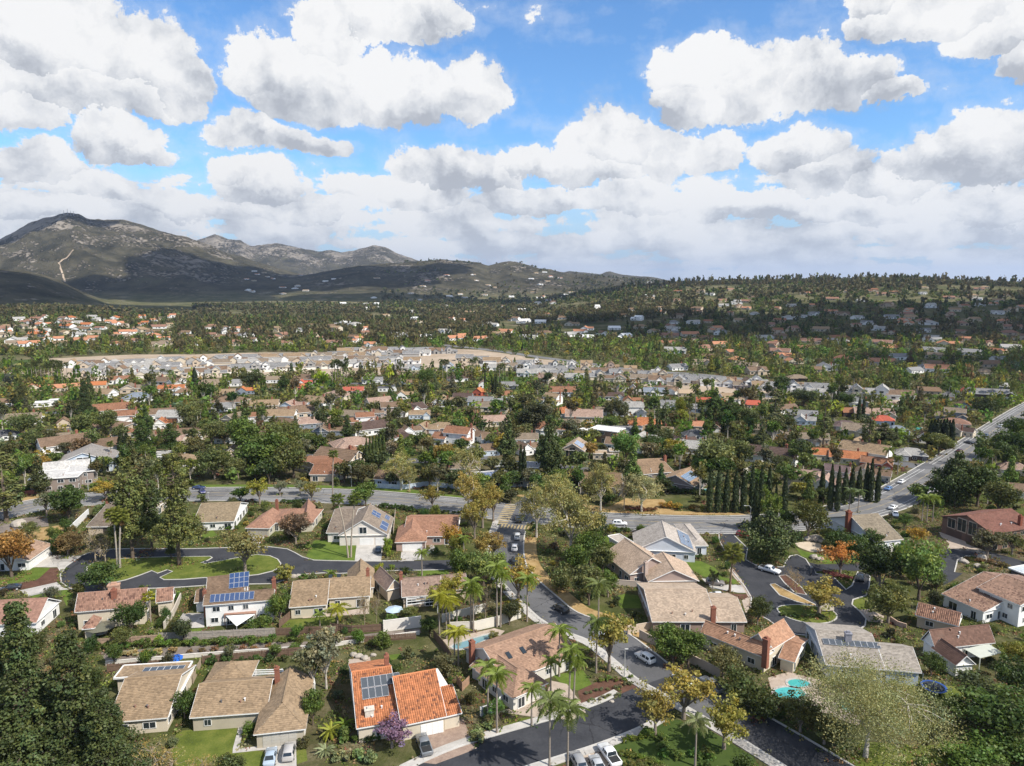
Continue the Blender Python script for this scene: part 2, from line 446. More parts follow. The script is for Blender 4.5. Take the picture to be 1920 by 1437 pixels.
def mat_var(name, c1, c2, scale=0.6, rough=0.9, fine=6.0, bump=0.0, spec=0.15, mid=None, detail=5, crack=0.0):
 """uneven colour between two base colours"""
 m, nt = new_mat(name); g = N(nt)
 pos = g.n('ShaderNodeNewGeometry').outputs['Position']
 n1 = g.noise(pos, scale, detail, 0.65); n2 = g.noise(pos, fine, 3, 0.7)
 f = g.m('ADD', g.m('MULTIPLY', n1, 0.65), g.m('MULTIPLY', n2, 0.35))
 st = [(0.34, c1), (0.66, c2)] if mid is None else [(0.34, c1), (0.5, mid), (0.66, c2)]
 col = g.ramp(f, st)
 if crack:      # cracks, sealed seams and older patches in the paving
  v = g.n('ShaderNodeTexVoronoi', feature='DISTANCE_TO_EDGE'); g.put(v.inputs['Vector'], g.vm('ADD', pos, g.vm('SCALE', g.noise(pos, .7, 3, out=1), scale=1.6))); v.inputs['Scale'].default_value = crack
  ln = g.m('MULTIPLY', g.mr(v.outputs[0], .004, .016, 1, 0), g.mr(g.noise(pos, .05, 2), .48, .56))
  col = g.mix(g.m('MULTIPLY', ln, .75), col, (.018, .018, .02))
  v2 = g.n('ShaderNodeTexVoronoi', feature='F1', distance='CHEBYCHEV'); g.put(v2.inputs['Vector'], pos); v2.inputs['Scale'].default_value = .09
  s2 = g.n('ShaderNodeSeparateColor'); nt.links.new(v2.outputs['Color'], s2.inputs[0])
  col = g.mix(g.m('MULTIPLY', g.m('GREATER_THAN', s2.outputs[0], .82), .28), col, (.05, .05, .053))
 b = g.n('ShaderNodeBsdfPrincipled')
 nt.links.new(col, b.inputs['Base Color']); b.inputs['Roughness'].default_value = rough
 b.inputs['Specular IOR Level'].default_value = spec
 if bump:
  bp = g.n('ShaderNodeBump'); bp.inputs['Strength'].default_value = 0.6; bp.inputs['Distance'].default_value = bump
  nt.links.new(n2, bp.inputs['Height']); nt.links.new(bp.outputs[0], b.inputs['Normal'])
 o = g.n('ShaderNodeOutputMaterial'); nt.links.new(b.outputs[0], o.inputs[0])
 return m
def mat_objcol(name, rough=0.6, vscale=1.2, var=0.18, spec=0.3, metal=0.0, coat=0.0):
 """base colour carried by the object, with a little uneven wear"""
 m, nt = new_mat(name); g = N(nt)
 oi = g.n('ShaderNodeObjectInfo')
 pos = g.n('ShaderNodeNewGeometry').outputs['Position']
 n1 = g.noise(pos, vscale, 4, 0.65)
 f = g.mr(n1, 0.25, 0.75, 1.0 - var, 1.0 + var)
 col = g.vm('MULTIPLY', oi.outputs['Color'], (1, 1, 1))
 col = g.vm('SCALE', col, scale=f)
 b = g.n('ShaderNodeBsdfPrincipled')
 nt.links.new(col, b.inputs['Base Color']); b.inputs['Roughness'].default_value = rough
 b.inputs['Specular IOR Level'].default_value = spec; b.inputs['Metallic'].default_value = metal
 b.inputs['Coat Weight'].default_value = coat
 o = g.n('ShaderNodeOutputMaterial'); nt.links.new(b.outputs[0], o.inputs[0])
 return m
M = {}
M['ground'] = mat_ground()
M['asphalt'] = mat_var('worn_asphalt', (0.085, 0.085, 0.088), (0.15, 0.148, 0.15), 0.12, 0.85, 3.0, crack=.16)
M['black'] = mat_var('fresh_asphalt', (0.030, 0.031, 0.036), (0.062, 0.063, 0.068), 0.18, 0.8, 2.0, crack=.12)
M['arterial'] = mat_var('grey_asphalt', (0.13, 0.128, 0.127), (0.205, 0.20, 0.195), 0.10, 0.85, 2.0, crack=.12)
M['concrete'] = mat_var('concrete', (0.33, 0.31, 0.28), (0.52, 0.49, 0.45), 0.4, 0.9, 4.0, crack=.3)
M['kerb'] = mat_var('kerb_concrete', (0.38, 0.36, 0.33), (0.52, 0.50, 0.46), 0.5, 0.9, 4.0)
M['paver'] = mat_var('brown_pavers', (0.20, 0.14, 0.11), (0.36, 0.27, 0.21), 0.9, 0.9, 5.0)
M['palepaver'] = mat_var('pale_pavers', (0.30, 0.24, 0.19), (0.46, 0.38, 0.31), 0.7, 0.9, 5.0)
M['lawn'] = mat_var('lawn_grass', (0.060, 0.080, 0.018), (0.170, 0.175, 0.045), 0.30, 0.95, 3.5, 0.12, 0.05, mid=(0.105, 0.130, 0.026))
M['freshlawn'] = mat_var('bright_lawn', (0.060, 0.098, 0.018), (0.135, 0.180, 0.035), 0.30, 0.95, 2.5, 0.12, 0.05)
M['straw'] = mat_var('dry_grass', (0.22, 0.14, 0.055), (0.44, 0.31, 0.15), 0.35, 0.95, 2.5, 0.12, 0.05)
M['mulch'] = mat_var('red_mulch', (0.070, 0.036, 0.026), (0.155, 0.085, 0.060), 0.5, 0.95, 5.0, 0.1, 0.05)
M['bark'] = mat_var('grey_bark_chips', (0.12, 0.10, 0.085), (0.26, 0.22, 0.19), 0.4, 0.95, 5.0, 0.1, 0.05)
M['sand'] = mat_var('pale_sand', (0.42, 0.34, 0.25), (0.58, 0.49, 0.38), 0.4, 0.95, 4.0, 0, 0.05)
M['dirt'] = mat_var('graded_dirt', (0.26, 0.20, 0.14), (0.46, 0.37, 0.28), 0.03, 0.95, 0.3, 0, 0.05)
M['field'] = mat_var('field_grass', (0.035, 0.060, 0.016), (0.075, 0.105, 0.026), 0.02, 0.95, 0.4, 0, 0.05)
M['white_line'] = mat_var('road_paint', (0.50, 0.50, 0.48), (0.74, 0.73, 0.70), 1.0, 0.7, 8.0)
M['yellow_line'] = mat_var('yellow_paint', (0.22, 0.18, 0.11), (0.50, 0.38, 0.19), 1.0, 0.7, 8.0)
# ---------------------------------------------------------------- ground sheet
def build_ground():
 az = np.concatenate([np.arange(-180, -46, 4.0), np.arange(-46, 46, 0.16), np.arange(46, 180, 4.0)])
 az = np.radians(az)
 r = [2.0]
 while r[-1] < 30000:
  rr = r[-1]
  r.append(rr + (25 if rr < 800 else 14 if rr < 1500 else 20 if rr < 3000 else 30 if rr < 5200 else 45 if rr < 7600 else rr * 0.15))
 r = np.array(r)
 A, R = np.meshgrid(az, r)
 X = R * np.sin(A); Y = R * np.cos(A)
 Z = HT(X, Y)
 Z = np.where(R < 840, 0.0, Z)
 na, nr = len(az), len(r)
 V = np.stack([X, Y, Z], -1).reshape(-1, 3)
 i, j = np.meshgrid(np.arange(nr - 1), np.arange(na), indexing='ij')
 j2 = (j + 1) % na
 F = np.stack([i * na + j, i * na + j2, (i + 1) * na + j2, (i + 1) * na + j], -1).reshape(-1, 4)[:, ::-1]
 # centre cap
 V = np.vstack([V, [[0, 0, 0]]])
 me = mesh_np('ground', V, F, M['ground'], smooth=True)
 o = bpy.data.objects.new('ground', me); link(o)
 tag(o, kind='structure')
build_ground()
# ---------------------------------------------------------------- occupancy of the near and middle ground (for planting)
OX0, OY0, OW, OH = -700, 60, 1400, 900
OCC = np.zeros((OH, OW), dtype=np.uint8)     # 1 m cells: 1 road/hard, 2 house, 3 lawn or open, 4 tree
def mark_poly(pts, val, grow=0.0):
 pts = [(p[0], p[1]) for p in pts]
 xs = [p[0] for p in pts]; ys = [p[1] for p in pts]
 x0 = int(max(0, math.floor(min(xs) - OX0 - grow))); x1 = int(min(OW, math.ceil(max(xs) - OX0 + grow)))
 y0 = int(max(0, math.floor(min(ys) - OY0 - grow))); y1 = int(min(OH, math.ceil(max(ys) - OY0 + grow)))
 if x1 <= x0 or y1 <= y0: return
 gx, gy = np.meshgrid(np.arange(x0, x1) + OX0 + 0.5, np.arange(y0, y1) + OY0 + 0.5)
 ins = np.zeros(gx.shape, bool)
 n = len(pts)
 for i in range(n):
  ax, ay = pts[i]; bx, by = pts[(i + 1) % n]
  c = ((ay > gy) != (by > gy)) & (gx < (bx - ax) * (gy - ay) / (by - ay + 1e-12) + ax)
  ins ^= c
  if grow:
   dx, dy = bx - ax, by - ay
   t = np.clip(((gx - ax) * dx + (gy - ay) * dy) / (dx * dx + dy * dy + 1e-9), 0, 1)
   ins |= (gx - ax - t * dx) ** 2 + (gy - ay - t * dy) ** 2 < grow * grow
 sub = OCC[y0:y1, x0:x1]
 sub[ins] = val
def mark_disc(x, y, r, val):
 mark_poly([(x + r * math.cos(a), y + r * math.sin(a)) for a in np.linspace(0, 6.28, 10)[:-1]], val)
def occ(x, y):
 i = int(y - OY0); j = int(x - OX0)
 return OCC[i, j] if 0 <= i < OH and 0 <= j < OW else 0
# ---------------------------------------------------------------- roads, lawns and other flat surfaces
def tri_fill(name, poly, z, mat, kind='structure', raised=0.0, edge_mat=None):
 from mathutils.geometry import tessellate_polygon
 pts = [Vector((p[0], p[1], 0)) for p in poly]
 tris = tessellate_polygon([pts])
 mb = MB()
 zt = z + raised
 mb.v = [(p.x, p.y, zt) for p in pts]
 for t in tris:
  a, b, c = t
  nrm = (pts[b] - pts[a]).cross(pts[c] - pts[a]).z
  mb.f.append((a, b, c) if nrm > 0 else (a, c, b)); mb.uv.extend([(0, 0)] * 3); mb.mi.append(0)
 if raised:
  n = len(pts)
  for i in range(n):
   a, b = pts[i], pts[(i + 1) % n]
   mb.face([(a.x, a.y, 0), (b.x, b.y, 0), (b.x, b.y, zt), (a.x, a.y, zt)], mi=0)
 o = mb.obj(name, mat)
 tag(o, kind=kind)
 return o
def smooth_line(pts, sub=4, closed=False):
 n = len(pts); out = []
 rng = range(n if closed else n - 1)
 for i in rng:
  p0 = pts[(i - 1) % n] if closed or i > 0 else pts[0]
  p1 = pts[i]; p2 = pts[(i + 1) % n]
  p3 = pts[(i + 2) % n] if closed or i + 2 < n else pts[-1]
  for k in range(sub):
   t = k / sub
   out.append(tuple(0.5 * ((2 * p1[c]) + (-p0[c] + p2[c]) * t + (2 * p0[c] - 5 * p1[c] + 4 * p2[c] - p3[c]) * t * t + (-p0[c] + 3 * p1[c] - 3 * p2[c] + p3[c]) * t ** 3) for c in (0, 1)))
 if not closed: out.append((pts[-1][0], pts[-1][1]))
 return out
def offset_line(pts, d):
 out = []
 n = len(pts)
 for i in range(n):
  a = Vector(pts[max(i - 1, 0)][:2]); b = Vector(pts[min(i + 1, n - 1)][:2])
  t = (b - a).normalized()
  out.append((pts[i][0] - t.y * d, pts[i][1] + t.x * d))
 return out
def strip(name, pts, w0, w1, z, mat, raised=0.0, mark=1):
 L = offset_line(pts, w0); R = offset_line(pts, w1)
 mb = MB(); zt = z + raised
 for i in range(len(pts) - 1):
  a, b, c, d = R[i], R[i + 1], L[i + 1], L[i]
  lo, hi = (a, b), (d, c)
  quad = [(a[0], a[1], zt), (b[0], b[1], zt), (c[0], c[1], zt), (d[0], d[1], zt)]
  if w0 < w1: quad = quad[::-1]
  mb.face(quad)
  if raised:
   for (p, r_) in ((a, b), (c, d)):
    mb.face([(p[0], p[1], 0), (r_[0], r_[1], 0), (r_[0], r_[1], zt), (p[0], p[1], zt)])
 o = mb.obj(name, mat); tag(o, kind='structure')
 if mark:
  for i in range(len(pts) - 1): mark_poly([R[i], R[i + 1], L[i + 1], L[i]], mark, 0.6)
 return o
def px_line(lst, frame=None):
 if frame: lst = [q(frame, *p) for p in lst]
 return [tuple(P(*p)[:2]) for p in lst]
def mixpx(lst):
 """entries ('c', x, y) or (px, py)"""
 return [tuple(P(*(q(*e) if len(e) == 3 else e))[:2]) for e in lst]
def patch(name, lst, mat, z=0.008, mark=3, grow=0.0, raised=0.0, smooth=False, kerb=False):
 poly = mixpx(lst)
 if smooth: poly = smooth_line(poly, 4, True)
 o = tri_fill(name, poly, z, M[mat], raised=raised)
 if mark: mark_poly(poly, mark, grow)
 if kerb:
  A = sum(poly[i][0] * poly[(i + 1) % len(poly)][1] - poly[(i + 1) % len(poly)][0] * poly[i][1] for i in range(len(poly)))
  ring = poly + [poly[0]]
  s = 1 if A > 0 else -1
  strip('kerb', ring, 0.0, -0.32 * s, z, M['kerb'], raised=0.14, mark=0)
 return o
ART = mixpx([(-260, 1020), (-80, 982), (17, 959), (83, 945), (200, 934), (370, 927), (500, 927), (620, 930), (700, 934), (800, 943), (880, 951), (960, 962), (1114, 976), (1240, 982), (1350, 984), (1450, 981), (1530, 973), (1600, 958), (1670, 936), (1730, 902), (1790, 864), (1850, 822), (1900, 788), (1960, 752), (2060, 700)])
ART = smooth_line(ART, 4)
strip('main_road', ART, 8.0, -8.0, 0.012, M['arterial'])
for off, mat, w in ((7.4, 'kerb', 0.5), (-7.4, 'kerb', 0.5)):
 strip('kerb', offset_line(ART, off + (0.9 if off > 0 else -0.9)), 0.2, -0.2, 0.0, M['kerb'], raised=0.14, mark=0)
def dashes(name, pts, off, w, mat, dash=3.0, gap=0, z=0.016):
 L = offset_line(pts, off); mb = MB()
 if not gap:
  A = offset_line(L, w / 2); B = offset_line(L, -w / 2)
  for i in range(len(L) - 1):
   mb.face([(*B[i], z), (*B[i + 1], z), (*A[i + 1], z), (*A[i], z)])
 else:
  acc = 0.0
  for i in range(len(L) - 1):
   a = Vector(L[i]); b = Vector(L[i + 1]); d = b - a; ln = d.length
   if ln < 1e-6: continue
   d /= ln; nrm = Vector((-d.y, d.x)) * (w / 2); s = 0.0
   while s < ln:
    ph = (acc + s) % (dash + gap)
    if ph < dash:
     e = min(ln, s + dash - ph); p0 = a + d * s; p1 = a + d * e
     mb.face([(*(p0 - nrm), z), (*(p1 - nrm), z), (*(p1 + nrm), z), (*(p0 + nrm), z)]); s = e + 1e-4
    else: s += dash + gap - ph
   acc += ln
 o = mb.obj(name, M[mat]); tag(o, kind='structure')
for s in (-1, 1):
 dashes('road_marking', ART, s * 6.4, 0.16, 'white_line')
 dashes('road_marking', ART, s * 4.9, 0.14, 'white_line')
 dashes('road_marking', ART, s * 1.5, 0.14, 'yellow_line')
 dashes('road_marking', ART, s * 1.8, 0.14, 'yellow_line', 3.0, 4.0)
# the street that comes down from the crossing
STB = mixpx([(1008, 930), (985, 950), (966, 968), ('c', 965, 320), ('c', 935, 420), ('c', 922, 560), ('c', 950, 700), ('c', 1060, 840), ('c', 1210, 980), ('c', 1420, 1150), ('2', 1600, 420), ('2', 1760, 535), ('3', 70, 560), ('3', 220, 640), ('3', 400, 740), ('3', 560, 830), ('3', 720, 925), ('3', 900, 1035), ('3', 1150, 1190), ('3', 1500, 1400)])
STB = smooth_line(STB, 4)
strip('side_street', STB, 4.4, -4.4, 0.016, M['asphalt'])
lowr = [p for p in STB if p[1] < 118]
strip('side_street', lowr, 4.35, -4.35, 0.020, M['black'])
strip('kerb', offset_line(STB[14:], 4.6), 0.2, -0.2, 0.0, M['kerb'], raised=0.14, mark=0)
strip('kerb', offset_line(STB[12:], -4.6), 0.2, -0.2, 0.0, M['kerb'], raised=0.14, mark=0)
strip('dry_verge', offset_line(STB[16:44], 4.8), 3.6, 0.0, 0.004, M['straw'], raised=0.05, mark=3)
strip('sidewalk', offset_line(STB[10:], -4.8), 0.0, -1.9, 0.0, M['concrete'], raised=0.14, mark=1)
# bottom street
STE = mixpx([('3', 215, 640), ('2', 1830, 800), ('2', 1690, 870), ('2', 1480, 950), ('2', 1250, 1020), ('2', 1000, 1095), ('2', 800, 1165), ('2', 600, 1260), ('2', 300, 1420)])
STE = smooth_line(STE, 4)
strip('side_street', STE, 4.5, -4.5, 0.024, M['black'])
strip('kerb', offset_line(STE[5:], -4.7), 0.2, -0.2, 0.0, M['kerb'], raised=0.14, mark=0)
strip('kerb', offset_line(STE[5:], 4.7), 0.2, -0.2, 0.0, M['kerb'], raised=0.14, mark=0)
strip('sidewalk', offset_line(STE[5:], -4.9), 0.0, -1.4, 0.0, M['concrete'], raised=0.14, mark=1)
strip('sidewalk', offset_line(STE[5:], 4.9), 1.4, 0.0, 0.0, M['concrete'], raised=0.14, mark=1)
# crossings: painted ladder bars
def ladder(a, b, width, n, mat, z=0.032):
 a = Vector(a); b = Vector(b); d = (b - a) / n; nrm = Vector((-d.y, d.x)).normalized() * width / 2
 mb = MB()
 for i in range(n):
  p0 = a + d * i; p1 = a + d * (i + 0.5)
  mb.face([(*(p0 - nrm), z), (*(p1 - nrm), z), (*(p1 + nrm), z), (*(p0 + nrm), z)])
 tag(mb.obj('crosswalk_marking', M[mat]), kind='structure')
ladder(P(*q('c', 860, 300))[:2], P(*q('c', 960, 120))[:2], 4.2, 11, 'yellow_line')
ladder(P(*q('c', 860, 320))[:2], P(*q('c', 1130, 335))[:2], 3.6, 9, 'yellow_line')
for s in (-0.12, 0.12): dashes('road_marking', [p for p in STB if 210 < p[1] < 212 or True][46:], s, 0.1, 'yellow_line', z=0.034) if False else None
# left cul-de-sac
CUL_L = [('c', 660, 620), (776, 1052), (672, 1053), (620, 1052), (588, 1051), (567, 1045), (553, 1037), (538, 1030), (505, 1026), (442, 1027), (380, 1029), (325, 1030), (292, 1029), (212, 1030), (170, 1036), (152, 1043), (125, 1062), (113, 1078), (115, 1093), (129, 1103), (154, 1111), (208, 1109), (233, 1106), (333, 1102), (392, 1098), (463, 1096), (513, 1095), (538, 1087), (561, 1078), (605, 1075), (638, 1076), (722, 1071), (783, 1070), (833, 1069), ('c', 640, 700)]
patch('cul_de_sac_road', CUL_L, 'black', z=0.020, mark=1, grow=1.0, kerb=False)
cl = mixpx(CUL_L)
strip('kerb', cl[1:-1], 0.15, -0.15, 0.0, M['kerb'], raised=0.14, mark=0)
ISL = [('a', 790, 740), ('a', 790, 690), ('a', 850, 650), ('a', 1000, 622), ('a', 1170, 614), ('a', 1500, 602), ('a', 1890, 597), ('a', 1905, 607), ('a', 1870, 628), ('a', 1800, 655), ('b', 20, 662), ('b', 370, 600), ('b', 480, 582), ('b', 600, 592), ('b', 670, 622), ('b', 697, 660), ('b', 680, 695), ('b', 630, 725), ('b', 500, 757), ('b', 360, 772), ('b', 0, 785), ('a', 1650, 800), ('a', 1480, 803), ('a', 1445, 785), ('a', 1560, 732), ('a', 1505, 713), ('a', 1420, 745), ('a', 1365, 722), ('a', 1250, 765), ('a', 1130, 805), ('a', 1020, 830), ('a', 880, 815)]
patch('island_lawn', ISL, 'lawn', z=0.0, raised=0.16, kerb=True)
# right cul-de-sac
CUL_R = [('d', 1000, 380), ('d', 1000, 450), ('d', 1050, 540), ('d', 1060, 650), ('d', 1150, 770), ('d', 1240, 880), ('d', 1290, 970), ('d', 1285, 1050), ('d', 1330, 1110), ('3', 640, 300), ('3', 700, 345), ('3', 780, 374), ('3', 920, 388), ('3', 1060, 375), ('3', 1125, 330), ('3', 1130, 295), ('3', 1100, 260), ('3', 1060, 225), ('3', 1065, 200), ('3', 1130, 180), ('3', 1145, 140), ('3', 1150, 80), ('3', 1090, 60), ('3', 1060, 130), ('3', 1030, 150), ('3', 1000, 120), ('3', 960, 80), ('3', 880, 70), ('3', 860, 30), ('d', 1825, 760), ('d', 1830, 700), ('d', 1780, 620), ('d', 1700, 580), ('d', 1640, 590), ('d', 1600, 640), ('d', 1580, 690), ('d', 1480, 690), ('d', 1330, 672), ('d', 1240, 625), ('d', 1255, 520), ('d', 1180, 450), ('d', 1120, 390)]
patch('cul_de_sac_road', CUL_R, 'black', z=0.024, mark=1, grow=1.0)
strip('kerb', mixpx(CUL_R), 0.15, -0.15, 0.0, M['kerb'], raised=0.14, mark=0)
patch('planted_island', [('3', 690, 245), ('3', 720, 232), ('3', 800, 228), ('3', 900, 240), ('3', 965, 262), ('3', 980, 290), ('3', 940, 313), ('3', 860, 318), ('3', 770, 300), ('3', 710, 272)], 'lawn', z=0.0, raised=0.16, smooth=True, kerb=True)
patch('planted_island', [('d', 1465, 850), ('d', 1500, 842), ('d', 1560, 880), ('d', 1700, 950), ('d', 1860, 1030), ('d', 1870, 1045), ('d', 1700, 1000), ('d', 1550, 945)], 'straw', z=0.0, raised=0.16, kerb=True)
patch('planted_island', [('d', 1545, 772), ('d', 1600, 765), ('d', 1650, 800), ('d', 1740, 880), ('d', 1780, 940), ('d', 1690, 925), ('d', 1590, 830)], 'mulch', z=0.0, raised=0.16, kerb=True)
# far right loop
patch('cul_de_sac_road', [('e', 1060, 610), ('e', 1100, 565), ('e', 1180, 533), ('e', 1380, 520), ('e', 1560, 545), ('e', 1760, 590), ('e', 1960, 650), ('e', 1960, 700), ('e', 1780, 690), ('e', 1640, 650), ('e', 1500, 590), ('e', 1400, 588), ('e', 1320, 625), ('e', 1290, 735), ('e', 1370, 745), ('e', 1280, 810), ('e', 1180, 862), ('e', 1130, 840), ('e', 1090, 720)], 'black', z=0.020, mark=1, grow=0.8)
strip('kerb', mixpx([('e', 1780, 692), ('e', 1640, 652), ('e', 1500, 592), ('e', 1400, 590), ('e', 1320, 627), ('e', 1292, 737)]), 0.2, -0.1, 0.0, M['kerb'], raised=0.14, mark=0)
patch('cul_de_sac_road', [('e', -40, 640), ('e', 60, 665), ('e', 250, 665), ('e', 400, 660), ('e', 530, 640), ('e', 540, 700), ('e', 400, 725), ('e', 200, 715), ('e', 50, 730), ('e', -60, 760)], 'black', z=0.028, mark=1, grow=0.5)
# roads further off (middle distance)
def far_road(name, lst, w, mat, z=0.010):
 strip(name, smooth_line(mixpx(lst), 3), w / 2, -w / 2, z, M[mat])
far_road('back_street', [('j', 560, 890), ('j', 800, 905), ('j', 950, 935), ('j', 1130, 930)], 9, 'asphalt', 0.020)
far_road('back_street', [('f', 1800, 790), ('h', -200, 880), ('h', 400, 880), ('h', 1200, 920), ('h', 1450, 950), ('h', 1700, 975)], 8, 'asphalt')
far_road('back_street', [('h', -300, 620), ('h', 20, 560), ('h', 560, 760), ('h', 700, 900)], 7, 'asphalt', 0.014)
far_road('back_street', [('f', 200, 640), ('f', 560, 600), ('f', 700, 600), ('f', 1000, 560)], 8, 'asphalt', 0.010)
far_road('back_street', [('f', 250, 920), ('f', 290, 840), ('f', 520, 800)], 7, 'concrete', 0.018)
far_road('back_street', [('f', 300, 460), ('f', 900, 440), ('f', 1300, 450), ('g', 100, 440)], 8, 'asphalt', 0.018)
far_road('back_street', [('f', 1200, 300), ('f', 1500, 295), ('g', 0, 250), ('g', 900, 235), ('g', 1300, 190), ('g', 1900, 200)], 9, 'asphalt', 0.022)
far_road('back_street', [('g', 900, 520), ('g', 1300, 620), ('g', 1560, 560), ('g', 1900, 570)], 8, 'asphalt', 0.014)
far_road('back_street', [('i', 480, 340), ('i', 760, 345), ('i', 1150, 330), ('i', 1400, 300)], 10, 'asphalt', 0.012)
far_road('back_street', [('i', 1100, 150), ('i', 1350, 300), ('j', 0, 300), ('j', 500, 330), ('j', 740, 420), ('j', 1100, 360), ('j', 1350, 250)], 12, 'asphalt', 0.020)
far_road('back_street', [('l', 680, 140), ('l', 1000, 175), ('l', 1200, 205), ('l', 1500, 245), ('m', 0, 255), ('m', 250, 270), ('m', 550, 300), ('m', 800, 330)], 12, 'arterial', 0.024)
# lawns, drives and beds near by
patch('lawn', [('b', 1000, 452), ('b', 1130, 440), ('b', 1385, 490), ('b', 1368, 632), ('b', 1000, 632), ('b', 930, 590)], 'freshlawn')
patch('driveway', [('b', 1385, 482), ('b', 1625, 482), ('b', 1605, 640), ('b', 1368, 640)], 'concrete', z=0.03, mark=1)
patch('driveway', [('b', 1790, 528), ('c', 128, 524), ('c', 170, 620), ('b', 1780, 640)], 'concrete', z=0.03, mark=1)
patch('garden_path', [('c', 170, 470), ('c', 250, 475), ('c', 270, 530), ('c', 190, 590), ('c', 180, 560), ('c', 230, 520)], 'concrete', z=0.034, mark=1)
patch('driveway', [('b', 385, 405), ('b', 570, 400), ('b', 490, 512), ('b', 330, 510)], 'concrete', z=0.03, mark=1)
patch('lawn', [('b', 0, 380), ('b', 90, 355), ('b', 130, 400), ('b', 60, 430), ('b', 0, 430)], 'freshlawn')
patch('lawn', [('a', 230, 700), ('a', 290, 692), ('a', 450, 695), ('a', 410, 760), ('a', 330, 800), ('a', 100, 840), ('a', 0, 858), ('a', 0, 810), ('a', 140, 770)], 'freshlawn')
patch('mulch_bed', [('a', 450, 700), ('a', 530, 700), ('a', 515, 830), ('a', 200, 888), ('a', 0, 910), ('a', 0, 866), ('a', 330, 810)], 'mulch', z=0.012)
patch('driveway', [('a', 290, 695), ('a', 440, 580), ('a', 730, 588), ('a', 620, 660), ('a', 548, 740), ('a', 515, 690), ('a', 440, 692), ('a', 330, 690)], 'concrete', z=0.03, mark=1)
patch('driveway', [('a', 180, 900), ('a', 515, 825), ('a', 560, 870), ('a', 620, 890), ('a', 480, 905), ('a', 250, 955)], 'concrete', z=0.026, mark=1)
patch('lawn', [('a', 255, 950), ('a', 470, 912), ('a', 600, 893), ('a', 660, 930), ('a', 640, 1000), ('a', 600, 1040), ('a', 560, 960), ('a', 300, 970)], 'freshlawn', z=0.014)
patch('dry_field', [('a', -60, 410), ('a', 150, 352), ('a', 420, 330), ('a', 600, 305), ('a', 560, 380), ('a', 480, 445), ('a', 180, 452), ('a', -60, 450)], 'straw')
patch('verge', [('a', -60, 290), ('a', 100, 260), ('a', 420, 225), ('a', 440, 320), ('a', 150, 352), ('a', -60, 400)], 'bark', z=0.006)
patch('verge', [('f', 200, 1215), ('f', 520, 1185), ('f', 820, 1180), ('f', 830, 1200), ('f', 500, 1225), ('f', 150, 1270)], 'straw', z=0.006)
patch('verge_lawn', [('f', 1750, 1095), ('g', 0, 1100), ('g', 420, 1098), ('g', 900, 1100), ('g', 1500, 1120), ('g', 1920, 1150), ('h', 200, 1170), ('h', 520, 1205), ('h', 520, 1218), ('h', 0, 1176), ('g', 1500, 1142), ('g', 900, 1122), ('g', 0, 1128), ('f', 1750, 1128)], 'freshlawn', z=0.016)
patch('verge', [('h', 900, 1190), ('h', 1150, 1190), ('h', 1250, 1240), ('c', 1650, 190), ('d', 0, 200), ('d', 600, 220), ('d', 1290, 222), ('d', 1290, 205), ('d', 600, 185), ('d', 500, 80), ('d', 160, 70), ('d', 0, 150), ('c', 1650, 130)], 'straw', z=0.006)
patch('lawn', [('c', 1690, 655), ('c', 1800, 640), ('c', 1868, 830), ('c', 1710, 840), ('c', 1660, 720)], 'freshlawn')
patch('lawn', [('c', 1700, 420), ('c', 1830, 408), ('c', 1850, 500), ('c', 1720, 505)], 'freshlawn')
patch('patio', [('c', 1720, 512), ('c', 1920, 505), ('c', 1920, 545), ('c', 1730, 550)], 'concrete', z=0.012)
patch('lawn', [('d', -60, 650), ('d', 10, 640), ('d', 50, 830), ('d', -60, 850)], 'freshlawn', z=0.010)
patch('lawn', [('d', 690, 640), ('d', 830, 634), ('d', 960, 692), ('d', 1030, 780), ('d', 1185, 812), ('d', 1192, 843), ('d', 1060, 838), ('d', 850, 770), ('d', 740, 700)], 'freshlawn')
patch('driveway', [('d', 840, 790), ('d', 900, 800), ('d', 1060, 845), ('d', 1200, 852), ('d', 1262, 922), ('d', 1180, 922), ('d', 930, 880)], 'concrete', z=0.03, mark=1)
patch('sidewalk', [('d', 1055, 682), ('d', 1115, 690), ('d', 1200, 800), ('d', 1290, 950), ('d', 1290, 1030), ('d', 1240, 1110), ('d', 1205, 990), ('d', 1262, 960), ('d', 1200, 852), ('d', 1140, 790)], 'palepaver', z=0.034, mark=1)
patch('mulch_bed', [('d', 1060, 925), ('d', 1250, 935), ('d', 1285, 960), ('d', 1270, 990), ('d', 1070, 965)], 'mulch', z=0.012)
patch('lawn', [('d', 20, 960), ('d', 150, 930), ('d', 290, 945), ('d', 300, 1060), ('d', 120, 1060)], 'freshlawn')
patch('sand_circle', [('d', 1690, 472), ('d', 1800, 460), ('e', 0, 462), ('e', 90, 480), ('e', 140, 515), ('e', 110, 545), ('e', 10, 550), ('d', 1780, 535), ('d', 1710, 505)], 'sand', z=0.012, smooth=True)
patch('lawn', [('d', 1690, 515), ('d', 1760, 545), ('e', 0, 560), ('e', 160, 600), ('e', 500, 560), ('e', 545, 635), ('e', 400, 648), ('e', 130, 660), ('d', 1880, 630), ('d', 1740, 590)], 'freshlawn', z=0.008)
patch('driveway', [('e', 1150, 375), ('e', 1370, 400), ('e', 1400, 480), ('e', 1560, 540), ('e', 1380, 522), ('e', 1230, 525), ('e', 1250, 480), ('e', 1180, 420)], 'palepaver', z=0.034, mark=1)
patch('driveway', [('e', 590, 490), ('e', 830, 500), ('e', 860, 560), ('e', 700, 600), ('e', 560, 560)], 'concrete', z=0.03, mark=1)
patch('driveway', [('e', 420, 1075), ('e', 520, 1070), ('e', 660, 1130), ('e', 650, 1190), ('e', 520, 1180), ('e', 470, 1120)], 'palepaver', z=0.034, mark=1)
